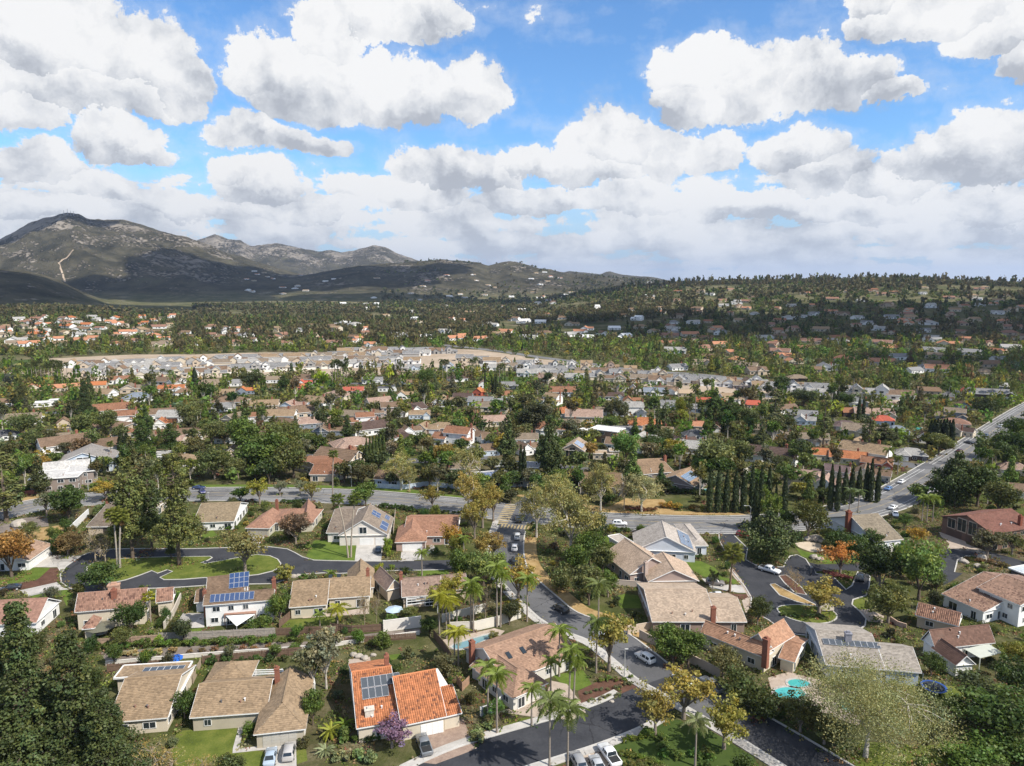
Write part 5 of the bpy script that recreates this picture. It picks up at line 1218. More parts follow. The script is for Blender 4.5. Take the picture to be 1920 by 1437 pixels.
# seen in the photograph: (frame, x, y of the front foot, width in that frame, kind, roof, wall, turn)
MID = [('f', 230, 560, 290, 'G', 'taupe', 'white', 0), ('f', 50, 700, 170, 'H', 'dkgrey', 'white', 0), ('f', 580, 590, 170, 'X', 'brown', 'beige', 10), ('f', 560, 735, 230, 'G', 'taupe', 'white', -6),
 ('f', 1130, 570, 300, 'T', 'redbr', 'white', 0), ('f', 1470, 505, 260, 'G', 'brown', 'white', 5), ('f', 1450, 595, 150, 'X', 'orange', 'white', 0), ('f', 1710, 690, 320, 'L', 'brown', 'beige', -5),
 ('f', 1120, 680, 190, 'H', 'redbr', 'beige', 0), ('f', 1370, 735, 180, 'X', 'brown', 'white', -10), ('f', 1250, 355, 250, 'H', 'greyb', 'white', -4), ('f', 1170, 275, 230, 'X', 'taupe', 'beige', 0),
 ('f', 1550, 270, 230, 'L', 'orange', 'white', 0), ('f', 730, 250, 150, 'G', 'salmon', 'cream', 0), ('f', 890, 235, 130, 'G', 'orange', 'cream', 0), ('f', 1660, 300, 130, 'H', 'brown', 'white', 0), ('f', 1865, 225, 150, 'G', 'taupe', 'beige', 0),
 ('f', 380, 400, 210, 'F', 'white', 'white', 0), ('f', 20, 400, 110, 'G', 'brown', 'white', 0), ('f', 520, 262, 150, 'G', 'salmon', 'cream', 0), ('f', 300, 262, 130, 'X', 'salmon', 'cream', 20), ('f', 1500, 880, 230, 'F', 'ltgrey', 'white', 0),
 ('g', 80, 215, 130, 'G', 'taupe', 'beige', 0), ('g', 290, 215, 110, 'G', 'grey', 'white', 0), ('g', 190, 315, 210, 'G', 'tan', 'dkbrw', 0), ('g', 890, 222, 130, 'X', 'red', 'white', 0),
 ('g', 640, 185, 120, 'G', 'taupe', 'white', 0), ('g', 1360, 290, 190, 'G', 'red', 'beige', 0), ('g', 1530, 192, 190, 'L', 'grey', 'white', 0), ('g', 1640, 262, 170, 'F', 'dkgrey', 'white', 0), ('g', 1790, 215, 120, 'X', 'brown', 'greyb', 0),
 ('g', 190, 440, 210, 'H', 'grey', 'white', 10), ('g', 560, 430, 260, 'G', 'tan', 'beige', 0), ('g', 790, 430, 240, 'X', 'pink', 'bluew', -20), ('g', 890, 495, 230, 'H', 'brown', 'bluew', -10), ('g', 700, 530, 300, 'G', 'tan', 'white', -10),
 ('g', 440, 565, 190, 'T', 'redbr', 'white', 0), ('g', 1010, 595, 290, 'G', 'pink', 'greyb', 8), ('g', 1090, 665, 290, 'X', 'brown', 'greyb', -12), ('g', 1460, 570, 260, 'T', 'redbr', 'white', 10), ('g', 1700, 495, 300, 'T', 'brown', 'mauve', 8),
 ('g', 250, 725, 190, 'T', 'brown', 'white', -8), ('g', 270, 870, 150, 'X', 'brown', 'beige', 0), ('g', 1730, 722, 280, 'X', 'dkbr', 'white', -35), ('g', 850, 250, 60, 'X', 'orange', 'red', 0), ('g', 360, 290, 110, 'X', 'orange', 'greyb', 0), ('g', 1790, 330, 110, 'X', 'tan', 'white', 0),
 ('h', 160, 640, 200, 'X', 'tan', 'beige', -20), ('h', 340, 635, 270, 'H', 'tan', 'pink', -12), ('h', 560, 710, 320, 'X', 'brown', 'white', -35), ('h', 780, 735, 210, 'G', 'brown', 'bluew', 12), ('h', 130, 510, 170, 'L', 'tan', 'bluew', 0),
 ('h', 520, 350, 180, 'G', 'dkbr', 'greyb', -10), ('h', 680, 390, 230, 'G', 'grey', 'bluew', -10), ('h', 880, 400, 150, 'G', 'grey', 'bluew', 12), ('h', 660, 300, 120, 'X', 'orange', 'red', -15), ('h', 930, 325, 150, 'H', 'redbr', 'white', 0),
 ('h', 1470, 492, 270, 'H', 'orange', 'white', -4), ('h', 1750, 480, 130, 'H', 'taupe', 'white', 0), ('h', 1470, 605, 220, 'G', 'taupe', 'beige', -8), ('h', 1770, 875, 200, 'F', 'ltsand', 'cream', 0), ('h', 1060, 835, 190, 'X', 'brown', 'white', 30), ('h', 1080, 740, 240, 'G', 'taupe', 'white', 0),
 ('h', 780, 840, 100, 'G', 'brown', 'bluew', 15), ('h', 540, 1010, 200, 'L', 'taupe', 'beige', 0), ('h', 20, 450, 90, 'X', 'brown', 'beige', 0), ('h', 10, 670, 110, 'X', 'brown', 'white', 20), ('h', 700, 230, 110, 'X', 'pink', 'white', 0), ('h', 930, 240, 180, 'G', 'grey', 'ltgrey', 0),
 ('i', 330, 605, 310, 'H', 'orange', 'white', -3), ('i', 300, 740, 250, 'X', 'ltgrey', 'beige', -20), ('i', 140, 670, 170, 'G', 'grey', 'beige', 0), ('i', 620, 780, 280, 'X', 'dkbr', 'cream', 25), ('i', 770, 700, 190, 'H', 'dkgrey', 'greyb', 10),
 ('i', 870, 620, 260, 'L', 'salmon', 'beige', 0), ('i', 510, 420, 190, 'G', 'grey', 'white', 0), ('i', 800, 455, 140, 'G', 'grey', 'greyb', 0), ('i', 870, 392, 130, 'G', 'red', 'white', 0), ('i', 985, 392, 160, 'H', 'red', 'white', 0), ('i', 1280, 418, 130, 'G', 'red', 'beige', 0),
 ('i', 100, 300, 130, 'N', 'grey', 'mauve', 0), ('i', 225, 292, 120, 'N', 'ltgrey', 'mauve', 0), ('i', 410, 300, 190, 'M', 'greyb', 'white', 0), ('i', 700, 312, 120, 'G', 'ltsand', 'beige', 0), ('i', 1220, 322, 140, 'X', 'taupe', 'beige', 0),
 ('i', 1740, 512, 270, 'L', 'grey', 'beige', -6), ('i', 1730, 562, 180, 'X', 'ltgrey', 'bluew', -10), ('i', 1740, 735, 330, 'L', 'taupe', 'beige', -6), ('i', 1790, 1090, 240, 'L', 'pink', 'cream', -14), ('i', 180, 385, 90, 'X', 'redbr', 'beige', 0), ('i', 1700, 170, 180, 'H', 'taupe', 'dkbrw', 0),
 ('j', 230, 1090, 330, 'T', 'purp', 'cream', -14), ('j', 480, 1065, 310, 'X', 'brown', 'cream', -14), ('j', 130, 1155, 240, 'X', 'pink', 'white', -20), ('j', 330, 915, 320, 'G', 'orange', 'cream', -8), ('j', 120, 885, 120, 'G', 'orange', 'cream', 0),
 ('j', 590, 965, 240, 'L', 'redbr', 'red', -14), ('j', 400, 795, 290, 'X', 'tan', 'ltsand', -30), ('j', 900, 880, 270, 'H', 'ltgrey', 'dkbrw', -10), ('j', 310, 612, 210, 'H', 'purp', 'mauve', -10), ('j', 990, 722, 150, 'X', 'dkbr', 'white', 0),
 ('j', 650, 562, 160, 'H', 'red', 'bluew', -8), ('j', 360, 490, 140, 'G', 'redbr', 'dkbrw', 12), ('j', 1290, 590, 250, 'H', 'terra', 'cream', -8), ('j', 1290, 528, 260, 'T', 'taupe', 'greyb', -10), ('j', 1360, 430, 180, 'X', 'brown', 'greyb', 0),
 ('j', 1310, 660, 120, 'X', 'dkbr', 'cream', -30), ('j', 50, 735, 120, 'G', 'taupe', 'beige', 0), ('j', 770, 660, 140, 'H', 'greyb', 'bluew', 0), ('j', 1810, 1012, 240, 'H', 'pink', 'cream', -5), ('j', 1060, 290, 190, 'G', 'brown', 'beige', 0), ('j', 1600, 330, 400, 'L', 'grey', 'dkbrw', 0),
 ('j', 1390, 300, 150, 'X', 'red', 'white', 0), ('j', 1760, 250, 110, 'G', 'ltgrey', 'greyb', 0), ('j', 50, 300, 170, 'M', 'ltgrey', 'white', -5), ('j', 380, 300, 200, 'M', 'tan', 'cream', -5), ('j', 200, 290, 130, 'M', 'tan', 'white', -5), ('j', 640, 330, 280, 'N', 'ltgrey', 'white', -10), ('j', 1900, 1230, 120, 'G', 'brown', 'cream', 0),
 ('j', 640, 30, 230, 'G', 'salmon', 'beige', 0), ('j', 1130, 90, 210, 'G', 'salmon', 'white', 0), ('i', 1880, 90, 70, 'G', 'brown', 'beige', 0),
 # the white and grey new houses of the lower valley, right cluster
 ('i', 60, 110, 130, 'N', 'tan', 'beige', 0), ('i', 300, 135, 150, 'N', 'tan', 'cream', 0), ('i', 450, 115, 130, 'N', 'ltgrey', 'white', 0), ('i', 920, 215, 190, 'N', 'ltgrey', 'white', 0), ('i', 1090, 190, 130, 'M', 'brown', 'dkgrey', 0),
 ('i', 1200, 240, 160, 'M', 'taupe', 'mauve', 0), ('i', 1340, 205, 190, 'N', 'ltgrey', 'white', 0), ('i', 1670, 250, 110, 'N', 'ltgrey', 'white', 0), ('i', 1800, 285, 190, 'N', 'ltgrey', 'white', 0), ('i', 200, 80, 120, 'M', 'tan', 'beige', 0),
 ('h', 740, 75, 160, 'M', 'ltgrey', 'white', 0), ('h', 920, 45, 150, 'N', 'ltgrey', 'white', 0), ('h', 1120, 65, 130, 'N', 'ltgrey', 'white', 0), ('h', 1100, 130, 190, 'M', 'ltgrey', 'white', -8), ('h', 1260, 90, 130, 'M', 'dkbr', 'beige', 0), ('h', 1280, 160, 170, 'M', 'taupe', 'cream', 0),
 ('h', 1350, 50, 130, 'N', 'dkgrey', 'white', 0), ('h', 1500, 45, 140, 'N', 'ltgrey', 'white', 0), ('h', 1500, 105, 150, 'M', 'brown', 'beige', 0), ('h', 1530, 170, 190, 'M', 'ltgrey', 'white', -5), ('h', 1680, 130, 150, 'M', 'ltgrey', 'bluew', 0), ('h', 1740, 85, 130, 'N', 'ltgrey', 'white', 0),
 ('h', 1850, 60, 150, 'N', 'tan', 'mauve', 0), ('h', 1880, 115, 120, 'M', 'tan', 'beige', 0), ('h', 400, 90, 190, 'N', 'greyb', 'white', 0), ('h', 80, 70, 130, 'M', 'grey', 'bluew', 0), ('h', 1180, 20, 110, 'N', 'ltgrey', 'white', 0), ('h', 1630, 30, 110, 'M', 'tan', 'beige', 0)]
# rows of the new estate on the left: lines of houses along its streets
def est_row(px0, py0, px1, py1, n, seed):
 rr = random.Random(seed)
 for i in range(n):
  t = (i + .5 + rr.uniform(-.12, .12)) / n
  px, py = px0 + (px1 - px0) * t, py0 + (py1 - py0) * t + rr.uniform(-1, 1)
  MID.append(('p', px, py, None, rr.choice('NNMMXM'), rr.choice(['ltgrey', 'grey', 'tan', 'brown', 'taupe', 'grey', 'grey']), rr.choice(['white', 'cream', 'cream', 'white', 'ltgrey', 'beige']), rr.choice([0, -6, 8, 180])))
est_row(130, 690, 300, 686, 9, 1); est_row(290, 683, 640, 672, 17, 2); est_row(640, 673, 800, 668, 8, 3); est_row(700, 662, 855, 664, 7, 4)
est_row(150, 706, 420, 702, 12, 5); est_row(400, 700, 640, 690, 11, 6); est_row(640, 688, 760, 697, 5, 7); est_row(360, 689, 640, 681, 12, 8); est_row(150, 697, 330, 694, 8, 9); est_row(250, 710, 420, 706, 5, 10); est_row(660, 680, 780, 683, 6, 11); est_row(640, 664, 720, 662, 5, 12); est_row(860, 676, 990, 690, 5, 13); est_row(940, 694, 1260, 714, 11, 14); est_row(1000, 706, 1290, 724, 8, 15); est_row(1270, 718, 1500, 738, 8, 16); est_row(1480, 733, 1700, 752, 6, 17)
HPT = []
def put_house(fr, x, y, w, kind, roof, wall, turn, base=None, group=None, label=None, width=None):
 px, py = q(fr, x, y)
 p = P(px, py, 0) if base is None else base
 dist = math.hypot(p.x, p.y)
 depth = p.y * CP + (CAM_H - p.z) * SP
 wm = (w / FR[fr][2]) * depth / FPX if w else 17.5
 nat = {'L': 20, 'G': 18, 'H': 18, 'X': 18.5, 'T': 18, 'F': 19, 'N': 18, 'M': 16}[kind]
 s = max(0.62, min(1.4, (width or wm) / nat))
 face = math.atan2(p.x, p.y)          # turn the front roughly to the viewer, as the lots do
 rz = -face * 0.6 + D2R(turn)
 c = p + Vector((p.x, p.y, 0)).normalized() * (5.0 * s)
 c.z = p.z
 sz = min(s, 1.12) if s > 1 else max(s, 0.85)
 HPT.append([fr, c, s, sz, kind, roof, wall, rz, group, label])
 mark_disc(c.x, c.y, 8.0 * s, 2)
for t in MID: put_house(*t)
# scattered houses of the far slopes
def far_houses(region, n, seed, cols, size=(13, 20)):
 rr = random.Random(seed); k = 0; tries = 0
 while k < n and tries < n * 30:
  tries += 1
  px = rr.uniform(region[0], region[1]); py = region[2] + (region[3] - region[2]) * rr.random() ** 0.8
  p = PT(px, py)
  r = math.hypot(p.x, p.y)
  if r > 4500: continue
  if r < 860 and occ(p.x, p.y): continue
  if any((p.x - h[1].x) ** 2 + (p.y - h[1].y) ** 2 < 30 ** 2 for h in HPT[-220:]): continue
  roof, wall = rr.choice(cols)
  put_house('p', px, py, None, rr.choice('LGHXTMG'), roof, wall, rr.uniform(-40, 40), base=Vector((p.x, p.y, p.z)), width=rr.uniform(*size))
  k += 1
far_houses((0, 330, 596, 652), 58, 21, [('salmon', 'white'), ('orange', 'white'), ('tan', 'cream'), ('brown', 'white'), ('terra', 'white'), ('taupe', 'cream'), ('ltgrey', 'white')], (15, 24))
far_houses((330, 700, 612, 652), 34, 22, [('salmon', 'white'), ('brown', 'white'), ('tan', 'cream'), ('grey', 'white'), ('terra', 'cream')], (14, 20))
far_houses((1250, 1920, 540, 668), 120, 23, [('salmon', 'cream'), ('brown', 'beige'), ('tan', 'cream'), ('grey', 'white'), ('terra', 'beige'), ('ltgrey', 'white'), ('redbr', 'beige')], (15, 26))
far_houses((1200, 1920, 670, 705), 18, 24, [('brown', 'beige'), ('grey', 'white'), ('taupe', 'cream'), ('salmon', 'cream')], (14, 20))
far_houses((620, 1280, 555, 640), 60, 25, [('salmon', 'white'), ('ltgrey', 'white'), ('tan', 'cream'), ('brown', 'white'), ('white', 'white')], (16, 28))
far_houses((450, 1250, 508, 560), 46, 26, [('ltsand', 'white'), ('salmon', 'white'), ('tan', 'cream'), ('white', 'white')], (24, 48))
far_houses((0, 1700, 715, 880), 42, 28, [('brown', 'beige'), ('taupe', 'cream'), ('tan', 'white'), ('brown', 'white'), ('redbr', 'white'), ('ltgrey', 'white'), ('pink', 'cream'), ('dkbr', 'white')], (15, 22))
far_houses((400, 1200, 755, 830), 10, 27, [('brown', 'beige'), ('taupe', 'cream'), ('tan', 'white')])
# ---------------------------------------------------------------- foliage and bark materials
def mat_leaf(name, trans=0.33, rough=0.6):
 m, nt = new_mat(name); g = N(nt)
 oi = g.n('ShaderNodeObjectInfo')
 at = g.n('ShaderNodeAttribute', attribute_name='tint')
 rnd = oi.outputs['Random']
 col = g.mix(1.0, oi.outputs['Color'], at.outputs['Color'], 'MULTIPLY')
 f = g.mr(rnd, 0, 1, 0.86, 1.16)
 col = g.vm('MULTIPLY', g.vm('SCALE', col, scale=f), (1.65, 1.55, 1.35))
 d = g.n('ShaderNodeBsdfDiffuse'); nt.links.new(col, d.inputs[0])
 t = g.n('ShaderNodeBsdfTranslucent'); nt.links.new(g.vm('MULTIPLY', col, (1.25, 1.2, 0.6)), t.inputs[0])
 mx = g.n('ShaderNodeMixShader'); mx.inputs[0].default_value = trans
 nt.links.new(d.outputs[0], mx.inputs[1]); nt.links.new(t.outputs[0], mx.inputs[2])
 gl = g.n('ShaderNodeBsdfGlossy'); gl.inputs['Roughness'].default_value = 0.55; gl.inputs['Color'].default_value = (.5, .5, .5, 1)
 m2 = g.n('ShaderNodeMixShader'); m2.inputs[0].default_value = 0.035
 nt.links.new(mx.outputs[0], m2.inputs[1]); nt.links.new(gl.outputs[0], m2.inputs[2])
 o = g.n('ShaderNodeOutputMaterial'); nt.links.new(m2.outputs[0], o.inputs[0])
 return m
def mat_tint(name, leaf=False):
 m, nt = new_mat(name); g = N(nt)
 at = g.n('ShaderNodeAttribute', attribute_name='tint')
 d = g.n('ShaderNodeBsdfDiffuse'); out = d.outputs[0]
 col = g.vm('MULTIPLY', at.outputs['Color'], (2.15, 1.95, 1.75)) if leaf else at.outputs['Color']
 nt.links.new(col, d.inputs[0])
 if leaf:
  t = g.n('ShaderNodeBsdfTranslucent'); nt.links.new(col, t.inputs[0]); x = g.n('ShaderNodeMixShader'); x.inputs[0].default_value = .3
  nt.links.new(d.outputs[0], x.inputs[1]); nt.links.new(t.outputs[0], x.inputs[2]); out = x.outputs[0]
 o = g.n('ShaderNodeOutputMaterial'); nt.links.new(out, o.inputs[0])
 return m
M['leaf'] = mat_leaf('foliage'); M['needle'] = mat_leaf('needles', 0.2)
M['barkm'] = mat_objcol('bark', 0.95, 2.5, 0.3, 0.1)
M['tint'] = mat_tint('far_paint'); M['ftint'] = mat_tint('far_foliage', True)
BARK = (0.13, 0.10, 0.075); BARKP = (0.42, 0.38, 0.32); BARKG = (0.22, 0.18, 0.145)
def cards(centers, rad, per, size, rng, outward=0.55, flat=1.0, upbias=0.0, tvar=0.3, core=None, asp=1.0):
 """leaf-sized faces spread round clump centres; returns vertices, quads and a colour factor per vertex"""
 n = len(centers)
 C_ = np.repeat(centers, per, 0); R_ = np.repeat(rad, per)
 d = rng.normal(size=(n * per, 3)); d /= np.linalg.norm(d, axis=1)[:, None] + 1e-9
 rr = rng.random(n * per) ** 0.45
 off = d * (R_ * rr)[:, None]; off[:, 2] *= flat
 p = C_ + off
 nn = rng.normal(size=(n * per, 3)); nn /= np.linalg.norm(nn, axis=1)[:, None] + 1e-9
 nrm = d * outward + nn * (1 - outward) + np.array([0, 0, upbias]); nrm /= np.linalg.norm(nrm, axis=1)[:, None] + 1e-9
 a = np.cross(nrm, rng.normal(size=(n * per, 3))); a /= np.linalg.norm(a, axis=1)[:, None] + 1e-9
 b = np.cross(nrm, a)
 s = (size * rng.uniform(0.55, 1.35, n * per))[:, None] * 0.5
 v = np.stack([p - a * s * asp - b * s * .45, p + a * s * asp - b * s, p + a * s * asp * .8 + b * s * .55, p - a * s * asp * .55 + b * s], 1).reshape(-1, 3)
 f = np.arange(n * per * 4).reshape(-1, 4)
 clump = np.repeat(rng.uniform(1 - tvar, 1 + tvar, n), per)
 leaf = clump * rng.uniform(0.8, 1.2, n * per)
 hue = np.repeat(rng.normal(0, 0.07, n), per) + rng.normal(0, 0.05, n * per)
 col = np.stack([leaf * (1 + hue), leaf, leaf * (1 - hue)], 1)
 return v, f, np.repeat(np.clip(col, 0.2, 2.5), 4, 0)
def ell_centers(n, w, h, z0, rng, lobes=5, shell=0.55, flatb=0.6):
 """clump centres filling a lobed crown w wide, from z0 to z0+h"""
 out = []
 lo = [(rng.uniform(-.22, .22) * w, rng.uniform(-.22, .22) * w, z0 + h * rng.uniform(.35, .65), rng.uniform(.55, .8)) for _ in range(lobes)]
 lo.append((0, 0, z0 + h * .52, .85))
 for i in range(n):
  x0, y0, zc, s = lo[i % len(lo)]
  d = rng.normal(size=3); d /= np.linalg.norm(d)
  r = rng.uniform(shell, 1.0)
  z = d[2] * r * h * .5 * s * 1.05
  if z < 0: z *= flatb
  out.append((x0 + d[0] * r * w * .5 * s, y0 + d[1] * r * w * .5 * s, zc + z))
 return np.array(out)
def limbs(mb, base_r, h0, targets, rng, lean=(0, 0), split=0.45, rl=0.28, droop=0.0):
 """trunk and limbs: trunk to split height, limbs on to the targets"""
 top = Vector((lean[0], lean[1], h0))
 mb.tube([(0, 0, -0.2), (lean[0] * .3, lean[1] * .3, h0 * .4), top], [base_r * 1.25, base_r, base_r * .75], 7, cap=False)
 for t in targets:
  t = Vector(t); mid = top.lerp(t, .5) + Vector((0, 0, (t - top).length * .10)) + Vector(rng.normal(size=3) * (t - top).length * .06)
  mb.tube([top - Vector((0, 0, base_r)), mid, t], [base_r * rl * 1.7, base_r * rl, base_r * .07], 5)
TP = {}      # key -> (kind name, natural height, natural width, trunk mesh, crown mesh, bark colour)
def add_proto(key, kind, h, w, tm, cm, bark=BARK): TP[key] = (kind, h, w, tm, cm, bark)
def broad(key, seed, h, w, n, per, size, z0=.22, lobes=5, shell=.55, crad=.16, bark=BARK, trunk=.03, mat='leaf', nl=9, kind='broadleaf_tree', outward=.55, tv=.38, flatb=.6):
 rng = np.random.default_rng(seed)
 ce = ell_centers(n, w * .9, h * (1 - z0), h * z0, rng, lobes, shell, flatb)
 rad = rng.uniform(.65, 1.3, n) * crad * w
 v, f, c = cards(ce, rad, per, size, rng, outward=outward, flat=.75, tvar=tv)
 cm = mesh_np(key + '_crown', v, f, M[mat], attrs={'tint': ('POINT', c)})
 mb = MB(); pick = ce[rng.choice(n, min(nl, n), replace=False)]
 limbs(mb, h * trunk, h * max(.16, z0 * .9), [tuple(p) for p in pick], rng)
 add_proto(key, kind, h, w, mb.mesh(key + '_trunk', M['barkm'], True), cm, bark)
def sparse(key, seed, h, w, n, per, size, bark=BARKP, kind='sycamore_tree', crad=.085, lean=(0, 0), nl=26, z0=.2, tv=.3):
 rng = np.random.default_rng(seed)
 ce = ell_centers(n, w, h * (1 - z0), h * z0, rng, 6, .25, .9)
 v, f, c = cards(ce, rng.uniform(.6, 1.4, n) * crad * w, per, size, rng, outward=.3, flat=.8, tvar=tv)
 cm = mesh_np(key + '_crown', v, f, M['leaf'], attrs={'tint': ('POINT', c)})
 mb = MB(); br = h * .020
 mains = []
 for i in range(5):
  a = i * 1.257 + rng.uniform(-.3, .3); r = w * rng.uniform(.12, .22)
  mains.append(Vector((math.cos(a) * r + lean[0], math.sin(a) * r + lean[1], h * rng.uniform(.45, .62))))
 top = Vector((lean[0] * .4, lean[1] * .4, h * .24))
 mb.tube([(0, 0, -.2), top * .5 + Vector((0.15, 0, 0)), top], [br * 1.3, br * 1.05, br * .85], 7, cap=False)
 for m_ in mains:
  mb.tube([top, top.lerp(m_, .5) + Vector(rng.normal(size=3) * .3), m_], [br * .65, br * .45, br * .3], 5)
 for p in ce[rng.choice(n, min(nl, n), replace=False)]:
  p = Vector(p); m_ = min(mains, key=lambda q_: (q_ - p).length)
  mb.tube([m_, m_.lerp(p, .5) + Vector(rng.normal(size=3) * .25), p], [br * .3, br * .18, br * .05], 4)
 add_proto(key, kind, h, w, mb.mesh(key + '_trunk', M['barkm'], True), cm, bark)
def bare(key, seed, h, w, n, per, size, bark=(.30, .25, .19)):
 sparse(key, seed, h, w, n, per, size, bark, 'bare_tree', .07, nl=110, z0=.15)
def pine(key, seed, h, w, tiers, per, size, z0=.18, kind='pine_tree', point=.75, crad=.13, trunk=.016, gap=0.0, bark=BARK, arms=7):
 rng = np.random.default_rng(seed); ce = []; rad = []
 mb = MB()
 mb.tube([(0, 0, -.2), (0.1, 0, h * .5), (0, 0.1, h * .97)], [h * trunk * 1.2, h * trunk * .75, h * trunk * .12], 7)
 for t in range(tiers):
  u = t / (tiers - 1); z = h * (z0 + (1 - z0) * u)
  prof = (1 - u) ** point * (0.75 + 0.35 * math.sin(u * 9 + seed)) * (.55 + .45 * min(1, u / .18))
  R = w * .5 * max(.10, prof) * rng.uniform(.8, 1.12)
  na = max(3, int(arms * (.45 + .55 * (1 - u))))
  a0 = rng.uniform(0, 6.28)
  for i in range(na):
   if rng.random() < gap: continue
   a = a0 + i * 6.283 / na + rng.uniform(-.3, .3); rr_ = R * rng.uniform(.75, 1.15)
   tip = np.array([math.cos(a) * rr_, math.sin(a) * rr_, z - rr_ * .10 + rng.uniform(-.3, .3)])
   mb.tube([(0, 0, z - .2 * rr_), tuple(tip)], [h * .004, h * .0015], 4)
   for s_ in ((.55, .9, 1.0) if R > w * .2 else (1.0,)):
    ce.append(tip * np.array([s_, s_, 1]) + np.array([0, 0, (1 - s_) * rr_ * .15])); rad.append(crad * w * (.6 + .5 * (1 - u)) * rng.uniform(.75, 1.25))
 ce.append(np.array([0, 0, h * .985])); rad.append(crad * w * .4)
 ce = np.array(ce); rad = np.array(rad)
 v, f, c = cards(ce, rad, per, size, rng, outward=.5, flat=.75, upbias=.25, tvar=.40)
 cm = mesh_np(key + '_crown', v, f, M['needle'], attrs={'tint': ('POINT', c)})
 add_proto(key, kind, h, w, mb.mesh(key + '_trunk', M['barkm'], True), cm, bark)
def cypress(key, seed, h, w, n, size):
 rng = np.random.default_rng(seed)
 u = rng.random(n) ** .85; z = h * (.03 + .97 * u)
 R = w * .5 * np.clip(np.minimum(1, (u + .04) / .10) * (1 - u ** 3.0) ** .8, .08, 1) * (1 + .12 * np.sin(u * 40 + rng.uniform(0, 6)))
 a = rng.uniform(0, 6.283, n); r = R * rng.uniform(.55, 1.0, n)
 p = np.stack([np.cos(a) * r, np.sin(a) * r, z], 1)
 v, f, c = cards(p, np.full(n, .12), 1, size, rng, outward=.2, tvar=.3)
 # turn faces outward: rebuild upright slivers
 d = np.stack([np.cos(a), np.sin(a), np.full(n, .25)], 1); t = np.stack([-np.sin(a), np.cos(a), np.zeros(n)], 1)
 up = np.array([0, 0, 1.0]) + rng.normal(0, .25, (n, 3)); s = size * rng.uniform(.6, 1.3, n)[:, None]
 t = t + rng.normal(0, .3, (n, 3))
 v = np.stack([p - t * s * .4 - up * s * .8, p + t * s * .4 - up * s * .8, p + t * s * .3 + up * s * .9, p - t * s * .3 + up * s * .9], 1).reshape(-1, 3)
 cm = mesh_np(key + '_crown', v, np.arange(n * 4).reshape(-1, 4), M['needle'], attrs={'tint': ('POINT', c)})
 mb = MB(); mb.tube([(0, 0, -.2), (0, 0, h * .6)], [.16, .05], 6)
 add_proto(key, 'cypress_tree', h, w, mb.mesh(key + '_trunk', M['barkm']), cm, BARK)
def bush(key, seed, h, w, n, per, size, kind='shrub', outward=.6, tv=.3, flatb=.9):
 rng = np.random.default_rng(seed)
 ce = ell_centers(n, w * .82, h * .95, 0, rng, 3, .5, flatb)
 v, f, c = cards(ce, rng.uniform(.7, 1.2, n) * .17 * w, per, size, rng, outward=outward, flat=.8, tvar=tv)
 v[:, 2] = np.maximum(v[:, 2], 0.02)
 cm = mesh_np(key + '_leaves', v, f, M['leaf'], attrs={'tint': ('POINT', c)})
 mb = MB()
 for i in range(5):
  a = rng.uniform(0, 6.28); mb.tube([(0, 0, -.1), (math.cos(a) * w * .22, math.sin(a) * w * .22, h * .6)], [.06, .02], 4)
 add_proto(key, kind, h, w, mb.mesh(key + '_stem', M['barkm']), cm, BARK)
# prototypes: near ones carry many small leaves, far ones fewer and larger
for i in range(3): broad('round%d' % i, 100 + i, 9, 9, 75, 62, .36)
for i in range(2): broad('olive%d' % i, 110 + i, 8, 9, 70, 60, .30, crad=.13, bark=BARKG)
for i in range(2): broad('airy%d' % i, 115 + i, 10, 9.5, 60, 40, .34, z0=.28, shell=.3, crad=.105, nl=18, bark=BARKG, outward=.4, kind='broadleaf_tree', tv=.22)
for i in range(3): broad('mid%d' % i, 120 + i, 9, 9, 48, 26, .62, crad=.17)
for i in range(3): broad('euc%d' % i, 130 + i, 18, 11, 44, 26, .75, z0=.30, lobes=7, shell=.3, crad=.15, bark=BARKP, kind='eucalyptus_tree', trunk=.018, nl=12)
broad('eucn', 136, 14, 8, 75, 42, .34, z0=.25, lobes=7, shell=.3, crad=.11, bark=BARKP, kind='eucalyptus_tree', trunk=.014, nl=22)
sparse('syc0', 140, 18, 15, 190, 36, .34); sparse('syc1', 141, 16, 14, 120, 32, .33)
sparse('sycbig', 142, 17, 24, 470, 92, .175, lean=(2.0, .5), nl=80, tv=.22)
bare('bare0', 145, 9, 9, 60, 8, .22); bare('bare1', 146, 7, 10, 110, 14, .16)
pine('pinebig', 150, 27, 17, 30, 62, .30, z0=.04, point=.95, crad=.078, arms=14)
pine('pinebig2', 151, 23, 15, 27, 62, .30, z0=.04, point=.95, crad=.085, arms=14)
pine('pine0', 152, 30, 15, 26, 40, .42, z0=.26, point=.7, crad=.10, gap=.10, arms=9)
pine('pine1', 153, 26, 14, 22, 40, .42, z0=.28, point=.7, crad=.105, gap=.12, arms=9)
pine('pineround', 154, 13, 17, 11, 60, .42, z0=.22, point=.42, crad=.14, trunk=.02, arms=9)
pine('cedar0', 155, 22, 14, 17, 40, .60, z0=.10, point=.7, crad=.15, kind='cedar_tree')
pine('cedar1', 156, 21, 10, 15, 38, .60, z0=.14, point=.6, crad=.17, kind='cedar_tree')
pine('talls0', 157, 26, 8, 15, 22, .60, z0=.22, point=.35, crad=.16, gap=.3, arms=5)
cypress('cyp0', 160, 12, 1.8, 1700, .30); cypress('cyp1', 161, 12, 3.2, 1500, .42)
for i in range(2): bush('bush%d' % i, 170 + i, 2.0, 2.6, 16, 42, .19)
bush('bigbush0', 173, 5, 7, 50, 48, .30); bush('bigbush1', 174, 5.5, 5.5, 46, 48, .28)
bush('ball', 176, 1.5, 1.7, 26, 30, .14, outward=.85, tv=.12)
